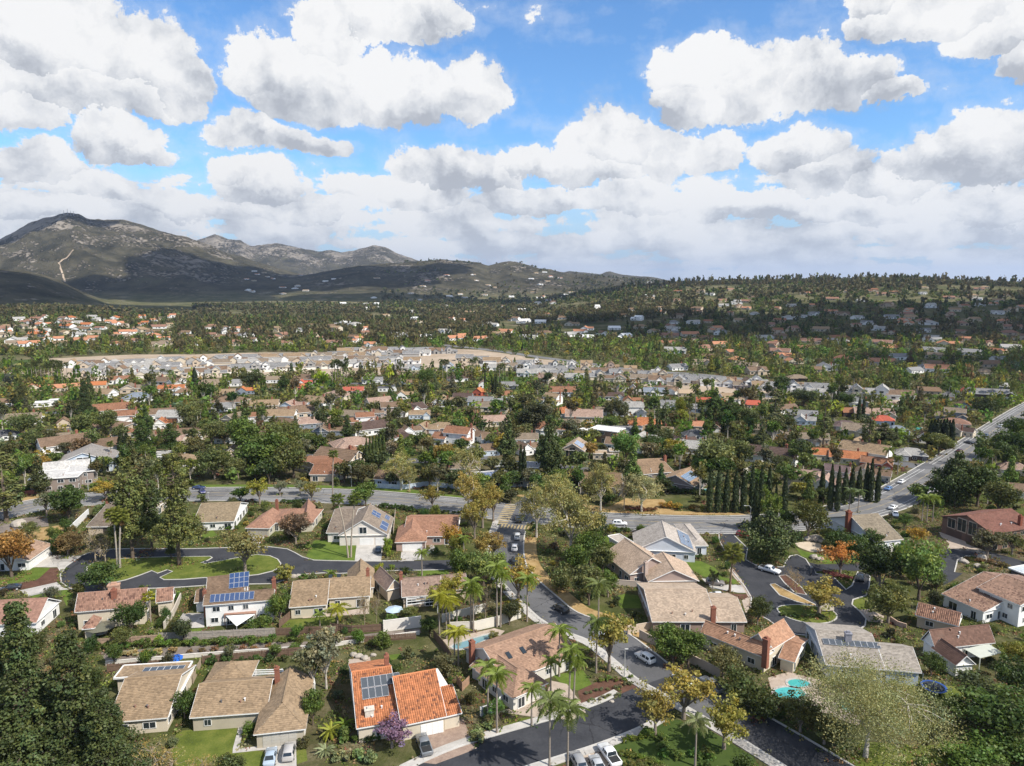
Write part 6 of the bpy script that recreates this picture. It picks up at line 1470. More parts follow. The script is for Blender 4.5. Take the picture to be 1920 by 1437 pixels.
bush('spiky', 177, 1.2, 1.8, 12, 26, .34, outward=.2)
bush('midbush', 178, 3, 4.5, 18, 18, .48)
# ---------------------------------------------------------------- palms: fronds are leaves of their own
def frond_feather(L, droop, leaf, seed, pairs=15):
 rng = random.Random(seed); mb = MB()
 pts = []
 for i in range(7):
  t = i / 6
  pts.append(Vector((L * (t - .12 * t * t), 0, L * (.42 * t - droop * t * t))))
 mb.tube(pts, [.05, .045, .04, .03, .025, .02, .01], 4)
 for i in range(pairs):
  t = .12 + .86 * i / (pairs - 1); k = min(5, int(t * 6)); p = pts[k].lerp(pts[k + 1], t * 6 - k)
  ll = leaf * math.sin(math.pi * min(1, t * .85 + .12)) ** .6 * rng.uniform(.85, 1.1)
  for s in (-1, 1):
   dr = rng.uniform(.35, .75)
   tip = p + Vector((ll * .45, s * ll * .75, -ll * dr))
   w_ = Vector((.13, 0, 0.02))
   mid = p.lerp(tip, .55) + Vector((0, 0, ll * .10))
   mb.face([p - w_ * .4, p + w_ * .4, mid + w_, mid - w_]); mb.face([mid - w_, mid + w_, tip])
 me = mb.mesh('frond', M['leaf'])
 add_tint(me, seed); return me
def add_tint(me, seed, lo=.75, hi=1.25):
 rng = np.random.default_rng(seed)
 at = me.attributes.new('tint', 'FLOAT_COLOR', 'POINT')
 n = len(me.vertices); v = rng.uniform(lo, hi, n)
 at.data.foreach_set('color', np.stack([v, v, v, np.ones(n)], 1).astype(np.float32).ravel())
def frond_fan(L, R, seed, seg=13):
 rng = random.Random(seed); mb = MB()
 mb.tube([(0, 0, 0), (L * .6, 0, L * .12), (L, 0, 0)], [.04, .035, .03], 4)
 c = Vector((L, 0, 0))
 for i in range(seg):
  a = (i / (seg - 1) - .5) * 4.2; a2 = a + 4.2 / seg * .8
  r = R * (.8 + .2 * math.cos(a)) * rng.uniform(.9, 1.08)
  d1 = Vector((math.cos(a), math.sin(a), -.05)); d2 = Vector((math.cos(a2), math.sin(a2), .12)); dm = (d1 + d2) / 2
  mb.face([c, c + d1 * r * .7, c + dm * r + Vector((0, 0, -r * .30))]); mb.face([c, c + dm * r + Vector((0, 0, -r * .30)), c + d2 * r * .7])
 me = mb.mesh('frond', M['leaf']); add_tint(me, seed); return me
FRO = {'queen': [frond_feather(3.3, .95, 1.0, 1), frond_feather(3.0, .75, .95, 2)], 'date': [frond_feather(3.0, .62, .55, 5, 18), frond_feather(2.8, .85, .5, 6, 18)],
 'fan': [frond_fan(1.15, 1.05, 3), frond_fan(1.0, .95, 4)]}
def palm(label, px, py, h, typ='queen', tint=(.085, .12, .022), n=17, scale=1.0, lean=0.0, parts=True, base=None, group=None, bark=(.26, .22, .18), tr=.17, skirt=False):
 b = P(px, py) if base is None else base
 root = empty('palm_tree', b); tag(root, label, 'palm tree', group)
 rng = random.Random(int(px * 7 + py * 13))
 mb = MB(); lx = lean
 mb.tube([(0, 0, -.2), (lx * .15, 0, h * .3), (lx * .5, 0, h * .65), (lx, 0, h)], [tr * 1.35, tr, tr * .85, tr * .8], 8)
 if typ == 'queen': mb.tube([(lx, 0, h - .05), (lx, 0, h + .7)], [tr * .75, tr * .35], 7)
 mb.obj('trunk', M['barkm'], root, smooth=True, color=bark)
 top = Vector((lx, 0, h + (.6 if typ == 'queen' else .1)))
 for i in range(n):
  me = FRO[typ][i % 2]
  a = i * 2.399 + rng.uniform(-.2, .2); u = i / n
  tilt = {'queen': -.55 + 1.15 * u, 'date': -.75 + 1.5 * u, 'fan': -1.15 + 1.9 * u}[typ] + rng.uniform(-.12, .12)
  f = bpy.data.objects.new('frond', me); link(f, root, top)
  f.rotation_euler = (0, tilt, a); s = scale * rng.uniform(.85, 1.1); f.scale = (s, s, s)
  f.color = (*tint, 1)
 if skirt:
  for i in range(12):
   f = bpy.data.objects.new('dead_frond', FRO['fan'][i % 2]); link(f, root, top - Vector((0, 0, .3 + (i % 3) * .25)))
   f.rotation_euler = (0, 1.25 + rng.uniform(0, .25), i * .56); f.scale = (.7 * scale,) * 3; f.color = (.22, .15, .08, 1)
 mark_disc(b.x, b.y, .6, 4)
 return root
def palm_mesh(key, typ, h, n, scale, seed, skirt=False):
 """a far palm: trunk and one joined crown"""
 rng = random.Random(seed); V = []; F = []; k0 = 0
 for i in range(n):
  me = FRO[typ][i % 2]; a = i * 2.399; u = i / n
  tilt = (-1.1 + 1.9 * u if typ == 'fan' else -.6 + 1.3 * u) + rng.uniform(-.1, .1)
  from mathutils import Euler
  mt = Matrix.Translation((0, 0, h)) @ Euler((0, tilt, a)).to_matrix().to_4x4() @ Matrix.Scale(scale, 4)
  V += [tuple(mt @ v.co) for v in me.vertices]; F += [tuple(k0 + j for j in p.vertices) for p in me.polygons]; k0 += len(me.vertices)
 me = bpy.data.meshes.new(key + '_crown'); me.from_pydata(V, [], F); me.materials.append(M['leaf']); add_tint(me, seed)
 mb = MB(); mb.tube([(0, 0, -.2), (.2, 0, h * .5), (0, 0, h)], [.26, .19, .17], 6)
 add_proto(key, 'palm_tree', h, 5, mb.mesh(key + '_trunk', M['barkm']), me, (.26, .22, .18))
palm_mesh('fpalm', 'fan', 13, 22, 1.15, 5); palm_mesh('qpalm', 'queen', 9, 13, 1.0, 6)
TREES = []           # (x, y, kind, colour word)
def plant(key, label, px, py, h, w=None, tint=(.06, .09, .02), cat=None, base=None, group=None, rz=None, name=None, bark=None):
 kind, nh, nw, tm, cm, bk = TP[key]
 b = P(px, py) if base is None else base
 root = empty(name or kind, b); tag(root, label, cat or {'shrub': 'shrub'}.get(kind, 'tree'), group)
 sz = h / nh; sx = (w / nw) if w else sz
 root.scale = (sx, sx, sz); root.rotation_euler = (0, 0, (px * .37 + py * .71) % 6.28 if rz is None else rz)
 t = bpy.data.objects.new('stem' if kind == 'shrub' else 'trunk', tm); link(t, root); t.color = c4(bark or bk)
 c = bpy.data.objects.new('foliage' if kind == 'shrub' else 'crown', cm); link(c, root); c.color = (*tint, 1)
 mark_disc(b.x, b.y, max(.8, (w or nw * sx) * .30), 4)
 return root
# ---------------------------------------------------------------- landmarks used to say where a repeated thing stands
LMK = [('the orange tiled house', ('2', 400, 760)), ('the hipped tan house', ('1', 1400, 830)), ('the corner house', ('2', 1200, 560)), ('the rose brown house', ('c', 200, 900)),
 ('the house with two skylights', ('b', 1100, 930)), ('the white solar two storey house', ('b', 320, 980)), ('the terracotta house', ('a', 1000, 1040)), ('the north taupe house', ('b', 100, 240)),
 ('the triple hipped house', ('b', 700, 250)), ('the blue solar gable house', ('b', 1400, 330)), ('the rust roofed house', ('c', 250, 370)), ('the concrete forecourt', ('a', 500, 620)),
 ('the grey tiled solar house', ('d', 550, 430)), ('the tan gabled house', ('d', 450, 700)), ('the pink roofed house', ('d', 750, 1050)), ('the amber tiled house', ('3', 560, 430)),
 ('the grey ranch house', ('3', 1100, 470)), ('the trampoline house', ('3', 1560, 420)), ('the ribbed brown house', ('e', 1600, 950)), ('the weathered roof house', ('e', 650, 350)),
 ('the glass gable house', ('e', 1500, 300)), ('the grassy teardrop island', ('a', 1600, 680)), ('the lower road junction', ('3', 0, 720)), ('the planted roundabout', ('3', 850, 280)),
 ('the painted crossing', ('c', 950, 300)), ('the cypress row', ('d', 1140, 200)), ('the leaning pale sycamore', ('3', 1120, 980)), ('the blue parasol', ('1', 985, 600)),
 ('the courtyard house', ('g', 1150, 980)), ('the solar strip house', ('i', 600, 1060)), ('the flat solar house', ('h', 900, 1020)), ('the twin cedars', ('h', 1150, 900)), ('the mansard house', ('f', 550, 1080)),
 ('the grey apex house', ('f', 750, 880)), ('the long brown house', ('f', 850, 770)), ('the white modern house', ('h', 1700, 650)), ('the glass front house', ('h', 1500, 850)), ('the dense oak grove', ('g', 600, 900)),
 ('the big dark ficus', ('h', 1180, 620)), ('the boulder outcrop', ('i', 1500, 800)), ('the orange long roof', ('j', 330, 880)), ('the right road bend', ('j', 700, 1100)), ('the east road far end', ('j', 1650, 640)),
 ('the dark cypress clump', ('j', 1160, 760)), ('the white hilltop estate', ('j', 300, 280)), ('the graded lot corner', ('l', 900, 260)), ('the park lawn', ('l', 1080, 340)), ('the left green field', ('k', 60, 270)),
 ('the dark juniper', ('f', 780, 500)), ('the estate west end', ('k', 450, 300)), ('the estate middle', ('k', 1200, 280)), ('the estate east end', ('l', 300, 240)), ('the red roofed pair', ('g', 900, 240)),
 ('the pink gabled house', ('g', 790, 420)), ('the grey stucco gable', ('g', 1090, 650)), ('the brown twin gables', ('g', 1650, 480)), ('the west orchard lots', ('f', 100, 480)), ('the orange hipped roof', ('h', 1470, 480)),
 ('the tall lone pine', ('j', 520, 800)), ('the eastern grey roofs', ('j', 1290, 520)), ('the eastern pool', ('j', 960, 610)), ('the right frame edge road', ('j', 1850, 900)), ('the left frame pines', ('f', 50, 1150)),
 ('the far left hillside', ('p', 120, 622)), ('the left cul-de-sac hill', ('p', 250, 610)), ('the valley woods', ('p', 700, 630)), ('the middle valley', ('p', 900, 600)), ('the valley school field', ('p', 1000, 636)),
 ('the foothill villas', ('p', 680, 545)), ('the saddle villas', ('p', 980, 520)), ('the eucalyptus belt', ('p', 1250, 650)), ('the shaded slope', ('p', 1500, 630)), ('the shaded far slope', ('p', 1700, 600)),
 ('the right ridge top', ('p', 1600, 545)), ('the ridge left shoulder', ('p', 1350, 550)), ('the ridge right end', ('p', 1850, 560)), ('the right valley edge', ('p', 1850, 660)), ('the palm nursery', ('p', 1600, 655)), ('the far valley bend', ('p', 400, 580))]
_lm = []
for nme, (fr, x, y) in LMK:
 px, py = q(fr, x, y)
 p = P(px, py) if py > 655 else PT(px, py)
 _lm.append((nme, p.x, p.y))
ORD = 'x x second third fourth fifth sixth seventh eighth ninth tenth eleventh twelfth thirteenth fourteenth fifteenth sixteenth seventeenth eighteenth nineteenth twentieth'.split()
def ordw(n):
 if n < len(ORD): return ORD[n]
 tens = {2: 'twenty', 3: 'thirty', 4: 'forty', 5: 'fifty', 6: 'sixty', 7: 'seventy', 8: 'eighty', 9: 'ninety'}
 if n < 100:
  t, u = divmod(n, 10)
  return (tens[t] + '-' + {0: '', 1: 'first'}.get(u, ORD[u] if u > 1 else '')) if u else tens[t][:-1] + 'ieth'
 return 'far'
_cnt = {}
def say(phrase, x, y):
 """phrase + relation to the nearest landmark, made single by its order of nearness"""
 lm = min(_lm, key=lambda l: (l[1] - x) ** 2 + (l[2] - y) ** 2)
 r = math.hypot(x, y) or 1; ux, uy = x / r, y / r
 dx, dy = x - lm[1], y - lm[2]
 along = dx * ux + dy * uy; side = dx * uy - dy * ux
 rel = ('behind' if along > 0 else 'in front of') if abs(along) > abs(side) else ('right of' if side > 0 else 'left of')
 return (phrase, rel, lm[0], math.hypot(dx, dy))
def finish_labels(items):
 """items: [(object, phrase, x, y)] -> unique labels"""
 gr = {}
 for o, ph, x, y in items:
  a = say(ph, x, y); gr.setdefault(a[:3], []).append((a[3], o))
 for (ph, rel, lm), L in gr.items():
  L.sort(key=lambda t: t[0])
  for i, (_, o) in enumerate(L):
   o['label'] = f'{ph} {rel} {lm}' if len(L) == 1 else (f'{ph} nearest {rel} {lm}' if i == 0 else f'{ordw(i + 1)} nearest {ph} {rel} {lm}')
PEND = []
# ---------------------------------------------------------------- emit the repeated houses: largest 285 as things, the rest as one mass
def rootpos(c): return c
HPT.sort(key=lambda h: math.hypot(h[1].x, h[1].y) / h[2])
_far = {}
def proto_faces(root):
 """world-free geometry of a prototype for the distant mass"""
 V = []; F = []; Cn = []; k0 = 0
 for ch in root.children:
  nm = ch.name.split('.')[0]
  if nm not in ('wall', 'roof', 'window', 'garage_door'): continue
  mt = ch.matrix_local if False else (Matrix.Translation(ch.location) @ ch.rotation_euler.to_matrix().to_4x4() @ Matrix.Diagonal((*ch.scale, 1)))
  me = ch.data
  if nm == 'window': me = _unit['pane']
  for p in me.polygons:
   if nm == 'window' or len(p.vertices) in (3, 4):
    idx = list(p.vertices); idx = idx if len(idx) == 4 else idx + [idx[-1]]
    for j in idx: V.append(tuple(mt @ me.vertices[j].co))
    F.append((k0, k0 + 1, k0 + 2, k0 + 3)); k0 += 4; Cn += [{'wall': 0, 'roof': 1, 'window': 2, 'garage_door': 3}[nm]] * 4
 return np.array(V), np.array(F), np.array(Cn)
bpy.context.view_layer.update()
PF = {k: proto_faces(r) for k, r in PROTO.items()}
fv = []; ff = []; fc = []; off = 0
CAT_N = 285 - len(NEAR)
for i, (fr, c, s, sz, kind, roof, wall, rz, group, label) in enumerate(HPT):
 dist = math.hypot(c.x, c.y)
 if i < CAT_N:
  r = copy_tree(PROTO[kind], 'house', tuple(c), rz, (s, s, sz), None, 'house', 'houses between the trees', {'roof': C[roof], 'wall': C[wall]}, 2 if dist < 420 else 1)
  if dist > 420:
   for ch in list(r.children):
    if ch.name.startswith('window'): ch.data = _unit['pane'] if dist > 420 else ch.data
  PEND.append((r, f'{KW[kind]} house with {CW[roof]} roof', c.x, c.y))
 else:
  V, F, K = PF[kind]
  co, si = math.cos(rz), math.sin(rz)
  X = V[:, 0] * s * co - V[:, 1] * s * si + c.x; Y = V[:, 0] * s * si + V[:, 1] * s * co + c.y; Z = V[:, 2] * sz + c.z
  pal = np.array([C[wall], C[roof], (.03, .035, .04), C[wall]])
  fv.append(np.stack([X, Y, Z], 1)); ff.append(F + off); fc.append(pal[K]); off += len(V)
if fv:
 o = bpy.data.objects.new('distant_houses', mesh_np('distant_houses', np.vstack(fv), np.vstack(ff), M['tint'], attrs={'tint': ('POINT', np.vstack(fc))}))
 link(o); tag(o, 'pale specks of far houses scattered over the wooded slopes', 'houses', None, 'stuff')
for r in PROTO.values():
 for ch in list(r.children):
  for g_ in list(ch.children): bpy.data.objects.remove(g_)
  bpy.data.objects.remove(ch)
 bpy.data.objects.remove(r)
# ---------------------------------------------------------------- named trees
DG = (.038, .062, .016); MG = (.060, .092, .020); LG = (.092, .130, .026); YG = (.16, .165, .030); OL = (.080, .092, .034); GO = (.085, .095, .055); YO = (.21, .155, .030)
OR = (.27, .115, .028); BRN = (.115, .085, .040); PN = (.075, .088, .028); DPN = (.045, .062, .022); SY = (.185, .18, .075); PUR = (.20, .12, .24); BG = (.10, .085, .060); LIM = (.16, .20, .03); SIL = (.13, .145, .095)
T = [
 ('pinebig', 'p', 62, 1452, 28.5, 20, DPN, 'tallest of the huge dark conifers filling the lower left corner'),
 ('pinebig2', 'p', 150, 1458, 24, 17, DPN, 'huge conifer right of the tallest one in the lower left corner'),
 ('pinebig2', 'p', -5, 1420, 25, 17, DPN, 'huge conifer left of the tallest one, cut by the left frame edge'),
 ('pinebig2', 'p', 205, 1490, 17, 15, DPN, 'smallest of the lower left conifers, next to the tan roof'),
 ('bare1', 'p', 300, 1462, 6.5, 11, (.20, .16, .06), 'bare twiggy shrub tree with yellowish buds at the bottom edge'),
 ('bare1', 'p', 375, 1480, 6, 8, (.20, .16, .06), 'second bare twiggy tree at the bottom edge beside the lawn'),
 ('olive0', '1', 1040, 890, 5.5, 5, DG, 'dark olive green tree squeezed between the two tan tiled houses'),
 ('round0', '1', 1760, 930, 6, 5, MG, 'glossy green tree at the right eave of the hipped tan house'),
 ('eucn', 'p', 612, 1292, 14, 9, (.15, .15, .10), 'greyish airy gum tree left of the orange tiled house'),
 ('euc1', 'p', 588, 1300, 11, 7, (.12, .13, .08), 'smaller grey green gum tree leaning beside the airy gum tree'),
 ('airy1', 'p', 735, 1402, 5.5, 8, (.17, .11, .19), 'small tree covered in purple blossom beside the grey pickup'),
 ('pine0', 'a', 1615, 672, 31, 15, PN, 'tall dark pine standing on the grassy island, the right of the twin pines'),
 ('pine1', 'a', 1195, 610, 29, 15, PN, 'tall broad pine on the grassy island, the left of the twin pines'),
 ('pine1', 'p', 285, 1030, 24, 11, DPN, 'dark pine between and behind the twin pines'),
 ('pine1', 'a', 1540, 612, 7, 4, PN, 'little pine in the shade of the right twin pine'),
 ('olive1', 'p', 196, 1110, 8, 12, DG, 'dense round dark green tree at the west end of the grassy island'),
 ('bare0', 'p', 180, 1054, 12, 11, (.2, .17, .1), 'bare grey branched tree left of the fan palm pair'),
 ('bare0', 'p', 198, 1058, 9, 8, (.2, .17, .1), 'shorter bare tree leaning over the island kerb'),
 ('round1', 'p', 22, 1082, 12, 13, (.19, .11, .035), 'rusty orange autumn tree at the left frame edge'),
 ('round2', 'p', 130, 980, 12, 14, DG, 'large dark green tree between the road and the grey brown house'),
 ('airy0', 'p', 88, 968, 9, 9, GO, 'silvery green tree left of the large dark green tree by the road'),
 ('olive0', 'p', 56, 1012, 6, 6, OL, 'small lone tree on the dry grass field'),
 ('olive1', 'p', 128, 1042, 7, 10, BRN, 'brownish green bushy tree beside the white garden wall'),
 ('bigbush0', 'p', 118, 1036, 6, 9, DG, 'dark bush by the concrete forecourt'),
 ('talls0', 'p', 12, 978, 23, 12, OL, 'tall loose grey green pine at the left edge beside the road'),
 ('pine1', 'p', -12, 950, 22, 14, OL, 'tall pine cut by the left edge behind the road'),
 ('airy0', 'p', 460, 1072, 12, 14, (.15, .14, .055), 'sparse olive tree with forked trunk on the east part of the grassy island'),
 ('olive0', 'p', 555, 1020, 10, 11, (.085, .062, .045), 'purplish brown tree in front of the triple hipped house'),
 ('airy1', 'p', 487, 945, 10, 9.5, YG, 'yellow green tree in the median west of the silver pair'),
 ('airy0', 'p', 585, 941, 7.5, 8, (.15, .14, .04), 'yellowish tree on the road edge east of the silver pair'),
 ('airy1', 'p', 525, 929, 6, 6.5, SIL, 'left of two small silver grey trees in the road median'),
 ('airy1', 'p', 563, 928, 6, 6, SIL, 'right of two small silver grey trees in the road median'),
 ('round2', 'p', 686, 949, 8.5, 9.5, MG, 'green tree on the road verge behind the blue solar gable house'),
 ('airy0', 'p', 811, 957, 9, 9.5, (.15, .13, .03), 'olive yellow tree by the road behind the rust roofed house'),
 ('syc1', 'p', 878, 966, 17, 12, (.22, .18, .06), 'sparse yellowish tall tree left of the crossing'),
 ('airy1', 'p', 905, 990, 14, 12, (.19, .16, .045), 'golden yellow dense tree left of the painted crossing'),
 ('airy0', 'p', 925, 978, 13.5, 11, (.18, .155, .045), 'golden tree leaning towards the painted crossing'),
 ('airy0', 'p', 890, 1012, 13, 9, (.18, .16, .045), 'lower golden tree beside the rust roofed house gable'),
 ('airy1', 'p', 905, 1056, 9, 8, (.19, .155, .05), 'thin yellowing tree on the verge left of the parked cars'),
 ('airy0', 'p', 924, 1051, 9, 9, (.20, .15, .05), 'second thin yellowing tree on the verge by the sidewalk'),
 ('bigbush1', 'p', 858, 1074, 11, 6, (.11, .12, .025), 'tall dense column like green and yellow tree at the side street mouth'),
 ('airy0', 'p', 848, 1046, 10.5, 8, (.25, .16, .03), 'amber tree before the rust roofed house path'),
 ('syc1', 'p', 1006, 1008, 19, 13, SY, 'pale sycamore just right of the side street top'),
 ('syc0', 'p', 1070, 1046, 22.5, 18, SY, 'largest pale green sycamore with white forked trunk east of the side street'),
 ('syc0', 'p', 1045, 985, 19, 13, SY, 'sycamore behind the largest one near the crossing'),
 ('syc0', 'p', 1126, 959, 18.5, 12, SY, 'tall thin sycamore with pale trunk on the verge north of the road'),
 ('bare0', 'p', 1170, 958, 15, 9, (.2, .18, .12), 'nearly bare sycamore on the north verge'),
 ('syc0', 'p', 1203, 960, 14.5, 14, (.21, .21, .12), 'silvery spreading sycamore on the dry grass verge'),
 ('syc1', 'p', 752, 919, 16, 14, SY, 'leafless topped white trunked sycamore behind the blue vinyl fence'),
 ('syc1', 'p', 768, 920, 11, 9, SY, 'smaller white trunked sycamore by the blue vinyl fence'),
 ('syc1', 'p', 875, 906, 16, 16, SY, 'broad sparse sycamore in front of the flat solar house'),
 ('cedar0', 'p', 1030, 892, 24, 13, DPN, 'tall broad dark cedar, right of the twin cedars'),
 ('cedar1', 'p', 952, 872, 21, 9, DPN, 'slimmer dark cedar, left of the twin cedars'),
 ('round2', 'p', 1003, 818, 17, 18, (.030, .034, .016), 'huge very dark round ficus behind the twin cedars'),
 ('round0', 'p', 970, 914, 6, 9, (.05, .08, .022), 'bright green low tree below the twin cypresses at the crossing'),
 ('round1', 'h', 180, 230, 14, 15, MG, 'big round green tree by the dirt lot palms'),
 ('talls0', 'p', 1543, 840, 26, 9, OL, 'tall thin pine right of the boulder outcrop'),
 ('talls0', 'p', 1628, 855, 29, 8, OL, 'tallest thin pine with bare lower trunk by the orange long roof'),
 ('talls0', 'p', 1450, 826, 25, 10, (.075, .082, .04), 'tall airy grey green pine left of the boulder outcrop'),
 ('talls0', 'p', 1246, 815, 24, 6, DPN, 'narrow dark pine right of the orange hipped house'),
 ('talls0', 'p', 1232, 830, 18, 4, DPN, 'slim dark conifer beside the narrow dark pine'),
 ('pineround', 'p', 1440, 1052, 14, 19, DPN, 'large spreading dark pine beside the black cul-de-sac'),
 ('airy1', 'p', 1440, 1000, 15, 8.5, LG, 'light green poplar rising behind the large spreading pine'),
 ('olive0', 'p', 1515, 1012, 13, 14, (.060, .066, .020), 'dark bronze green tree beside the pale boulders'),
 ('olive1', 'p', 1478, 1004, 8, 7, DG, 'smaller dark tree left of the bronze green tree'),
 ('airy0', 'p', 1575, 1080, 9.5, 10.5, (.26, .125, .04), 'orange leaved tree beside the cul-de-sac entrance'),
 ('olive1', 'p', 1650, 1118, 13.5, 13, (.028, .045, .014), 'very dark dense tree next to the black car'),
 ('round1', 'p', 1722, 1126, 15, 13, (.085, .125, .035), 'bright green tall tree right of the very dark tree'),
 ('olive0', 'p', 1665, 1168, 9.5, 12, (.075, .085, .028), 'round olive oak with dark trunk above the brown wing roof'),
 ('airy1', 'p', 1535, 1152, 9, 13, (.18, .155, .045), 'golden tree growing on the planted roundabout'),
 ('bare1', 'p', 1490, 1106, 6, 6, (.2, .15, .08), 'small bare tree on the mulch island'),
 ('bigbush0', 'p', 1650, 1052, 4.5, 5.5, LIM, 'lime green bush left of the two by the weathered roof house'),
 ('bigbush1', 'p', 1683, 1054, 5.5, 4, LIM, 'lime green upright bush, right of the two'),
 ('airy0', 'p', 1717, 1030, 7, 8, (.24, .16, .03), 'orange yellow tree beside the weathered roof garage'),
 ('bare1', 'p', 1732, 1058, 6, 12, (.26, .13, .04), 'sparse rust coloured tree by the right loop road'),
 ('bigbush0', 'p', 1572, 1030, 6, 9, DG, 'dark bush mass left of the weathered roof house'),
 ('bigbush0', 'p', 1602, 1036, 6, 9, DG, 'dark bush mass in front of the weathered roof house gable'),
 ('bigbush1', 'p', 1632, 1030, 6, 8, DG, 'dark bush by the white garage doors'),
 ('pineround', 'p', 1790, 948, 18, 19, (.040, .058, .018), 'huge dark tree left of the pair by the glass gable house'),
 ('round2', 'p', 1832, 950, 15, 16, (.045, .066, .022), 'huge dark tree right of the pair by the glass gable house'),
 ('round0', 'p', 1872, 968, 12, 14, OL, 'grey green tree behind the glass gable house roof'),
 ('round1', 'p', 1895, 862, 13, 15, DG, 'dark tree right of the main road far stretch'), ('round2', 'p', 1905, 838, 14, 15, DG, 'dark tree by the main road at the right frame edge'), ('round0', 'p', 1882, 882, 12, 12, DG, 'dark tree at the near end of the roadside clump'),
 ('airy0', 'p', 1850, 1048, 9, 12, (.075, .072, .04), 'thin dull olive tree on the loop island'),
 ('airy1', 'p', 1897, 1040, 7, 9, (.075, .085, .03), 'olive bushy tree below the glass gable house'),
 ('sycbig', 'p', 1622, 1420, 17.5, 25, (.175, .185, .095), 'huge leaning pale sycamore in front of the grey ranch house'),
 ('airy1', 'p', 1282, 1348, 9.5, 12, (.20, .17, .045), 'golden yellow tree over the parked car on the lower street'),
 ('airy0', 'p', 1228, 1378, 9, 9, (.18, .155, .045), 'golden tree left of the one over the parked car'),
 ('airy1', 'p', 1357, 1404, 9.5, 10, (.15, .145, .035), 'olive yellow street tree on the lower street verge'),
 ('airy0', 'p', 1142, 1258, 13, 11, (.18, .165, .045), 'yellow tree leaning over the street by the white van'),
 ('airy1', 'p', 972, 1128, 11, 12, (.23, .18, .045), 'sparse yellow tree over the sidewalk behind the corner house'),
 ('round0', 'p', 1262, 1248, 8, 9, MG, 'left half of the green tree pair behind the beige wall'), ('round2', 'p', 1290, 1252, 8, 8, MG, 'right half of the green tree pair behind the beige wall'),
 ('olive0', 'p', 1355, 1272, 7, 8, (.11, .11, .05), 'olive green tree before the amber tiled house'),
 ('bigbush0', 'p', 1395, 1318, 6, 10, (.045, .058, .018), 'dark spreading bush left of the pool'), ('bigbush0', 'p', 1425, 1342, 5.5, 9, (.045, .058, .018), 'dark spreading bush below the pool'),
 ('olive1', 'p', 1500, 1372, 6, 9, (.06, .068, .024), 'dull tree under the left side of the huge sycamore'), ('olive0', 'p', 1545, 1395, 5, 9, (.06, .068, .024), 'dull tree under the middle of the huge sycamore'),
 ('round1', 'p', 1862, 1384, 8, 14, DG, 'wide dark tree below the trampoline'), ('round2', 'p', 1832, 1335, 7, 11, (.06, .075, .034), 'grey green tree right of the trampoline'), ('olive0', 'p', 1905, 1310, 8, 10, DG, 'dark tree at the right edge above the lower thicket'),
 ('olive1', 'p', 1908, 1258, 6, 6, (.14, .14, .03), 'yellow green tree at the right frame edge'),
 ('bigbush0', 'p', 1850, 1434, 4, 10, (.06, .10, .02), 'broad green thicket in the lower right corner'), ('bigbush0', 'p', 1905, 1425, 4.5, 9, (.05, .085, .02), 'thicket at the right end of the lower right corner'), ('bigbush1', 'p', 1800, 1440, 3.5, 8, (.06, .10, .02), 'low thicket left of the lower right corner one'),
 ('olive1', 'p', 1420, 1172, 7, 6, (.05, .062, .022), 'dark conical tree where the pink roof meets the cul-de-sac'),
 ('olive0', 'p', 1114, 1016, 10, 9, (.035, .052, .016), 'dark tree right of the largest sycamore'),
 ('round0', 'p', 1078, 1082, 9, 9, MG, 'green tree below the largest sycamore'), ('round1', 'p', 1104, 1064, 10, 10, MG, 'green tree left of the tan gabled house lawn'), ('round2', 'p', 1130, 1078, 8, 8, OL, 'olive tree between the lawn and the sycamore'),
 ('bigbush0', 'p', 1054, 1106, 6.5, 8, OL, 'olive bush on the slope beside the dry verge'), ('round0', 'p', 1104, 1135, 9, 10, OL, 'olive tree left of the pink roofed house yard'), ('olive1', 'p', 1140, 1120, 7, 8, MG, 'mid green tree beside the small round hedge'),
 ('bigbush1', 'p', 1262, 1085, 4.5, 6, DG, 'dark green bush beside the tan gabled house lawn'),
 ('airy1', 'p', 1336, 1108, 6, 3.5, (.06, .07, .03), 'small twisted tree on the drive by the estate car'),
 ('bigbush0', 'p', 1200, 1000, 3, 4, MG, 'green bush behind the grey tiled solar house ridge'),
 ('bigbush0', '1', 1440, 400, 3.2, 5, MG, 'left green bush under the sail awning'), ('bigbush1', '1', 1490, 395, 3.5, 4.5, (.09, .13, .03), 'right green bush under the sail awning'),
 ('round1', '1', 740, 425, 7.5, 7, DG, 'glossy dark tree below the terracotta house'), ('olive0', '1', 1575, 360, 8, 6.5, MG, 'green tree at the white solar two storey house corner'),
 ('olive1', '2', 515, 340, 3.4, 5, (.10, .115, .035), 'round olive bush on the white wall by the pale blue parasol'),
 ('ball', 'p', 536, 1090, 5, 5.8, (.15, .155, .04), 'round yellowish bush on the east bend of the loop road'),
 ('bigbush1', 'p', 727, 1044, 6, 3.6, (.13, .18, .025), 'bright green tall clipped hedge beside the dark blue car'),
 ('bigbush1', 'p', 711, 1084, 4.2, 3.6, (.19, .21, .02), 'lime clipped topiary bush behind the rose brown house'),
 ('bare1', 'p', 684, 1172, 9, 4, (.2, .16, .1), 'bare pale birch like tree left of the rose brown house'), ('bare1', 'p', 706, 1168, 8, 3.5, (.2, .16, .1), 'bare pale tree beside the brown fence'),
 ('bigbush1', 'c', 40, 1180, 3.5, 5, OL, 'olive bush at the pale wall below the glazed patio'),
 ('round0', '2', 800, 130, 9, 8, MG, 'green tree behind the white wall and palm cluster'), ('airy1', '2', 750, 260, 9, 8, (.18, .17, .035), 'yellowish tree in front of the rose brown house'), ('airy0', '2', 690, 300, 8, 7, (.17, .17, .03), 'lighter yellow green tree left of the palm cluster'), ('bare1', '2', 930, 330, 8, 7, (.14, .12, .08), 'bare brown tree within the palm cluster'),
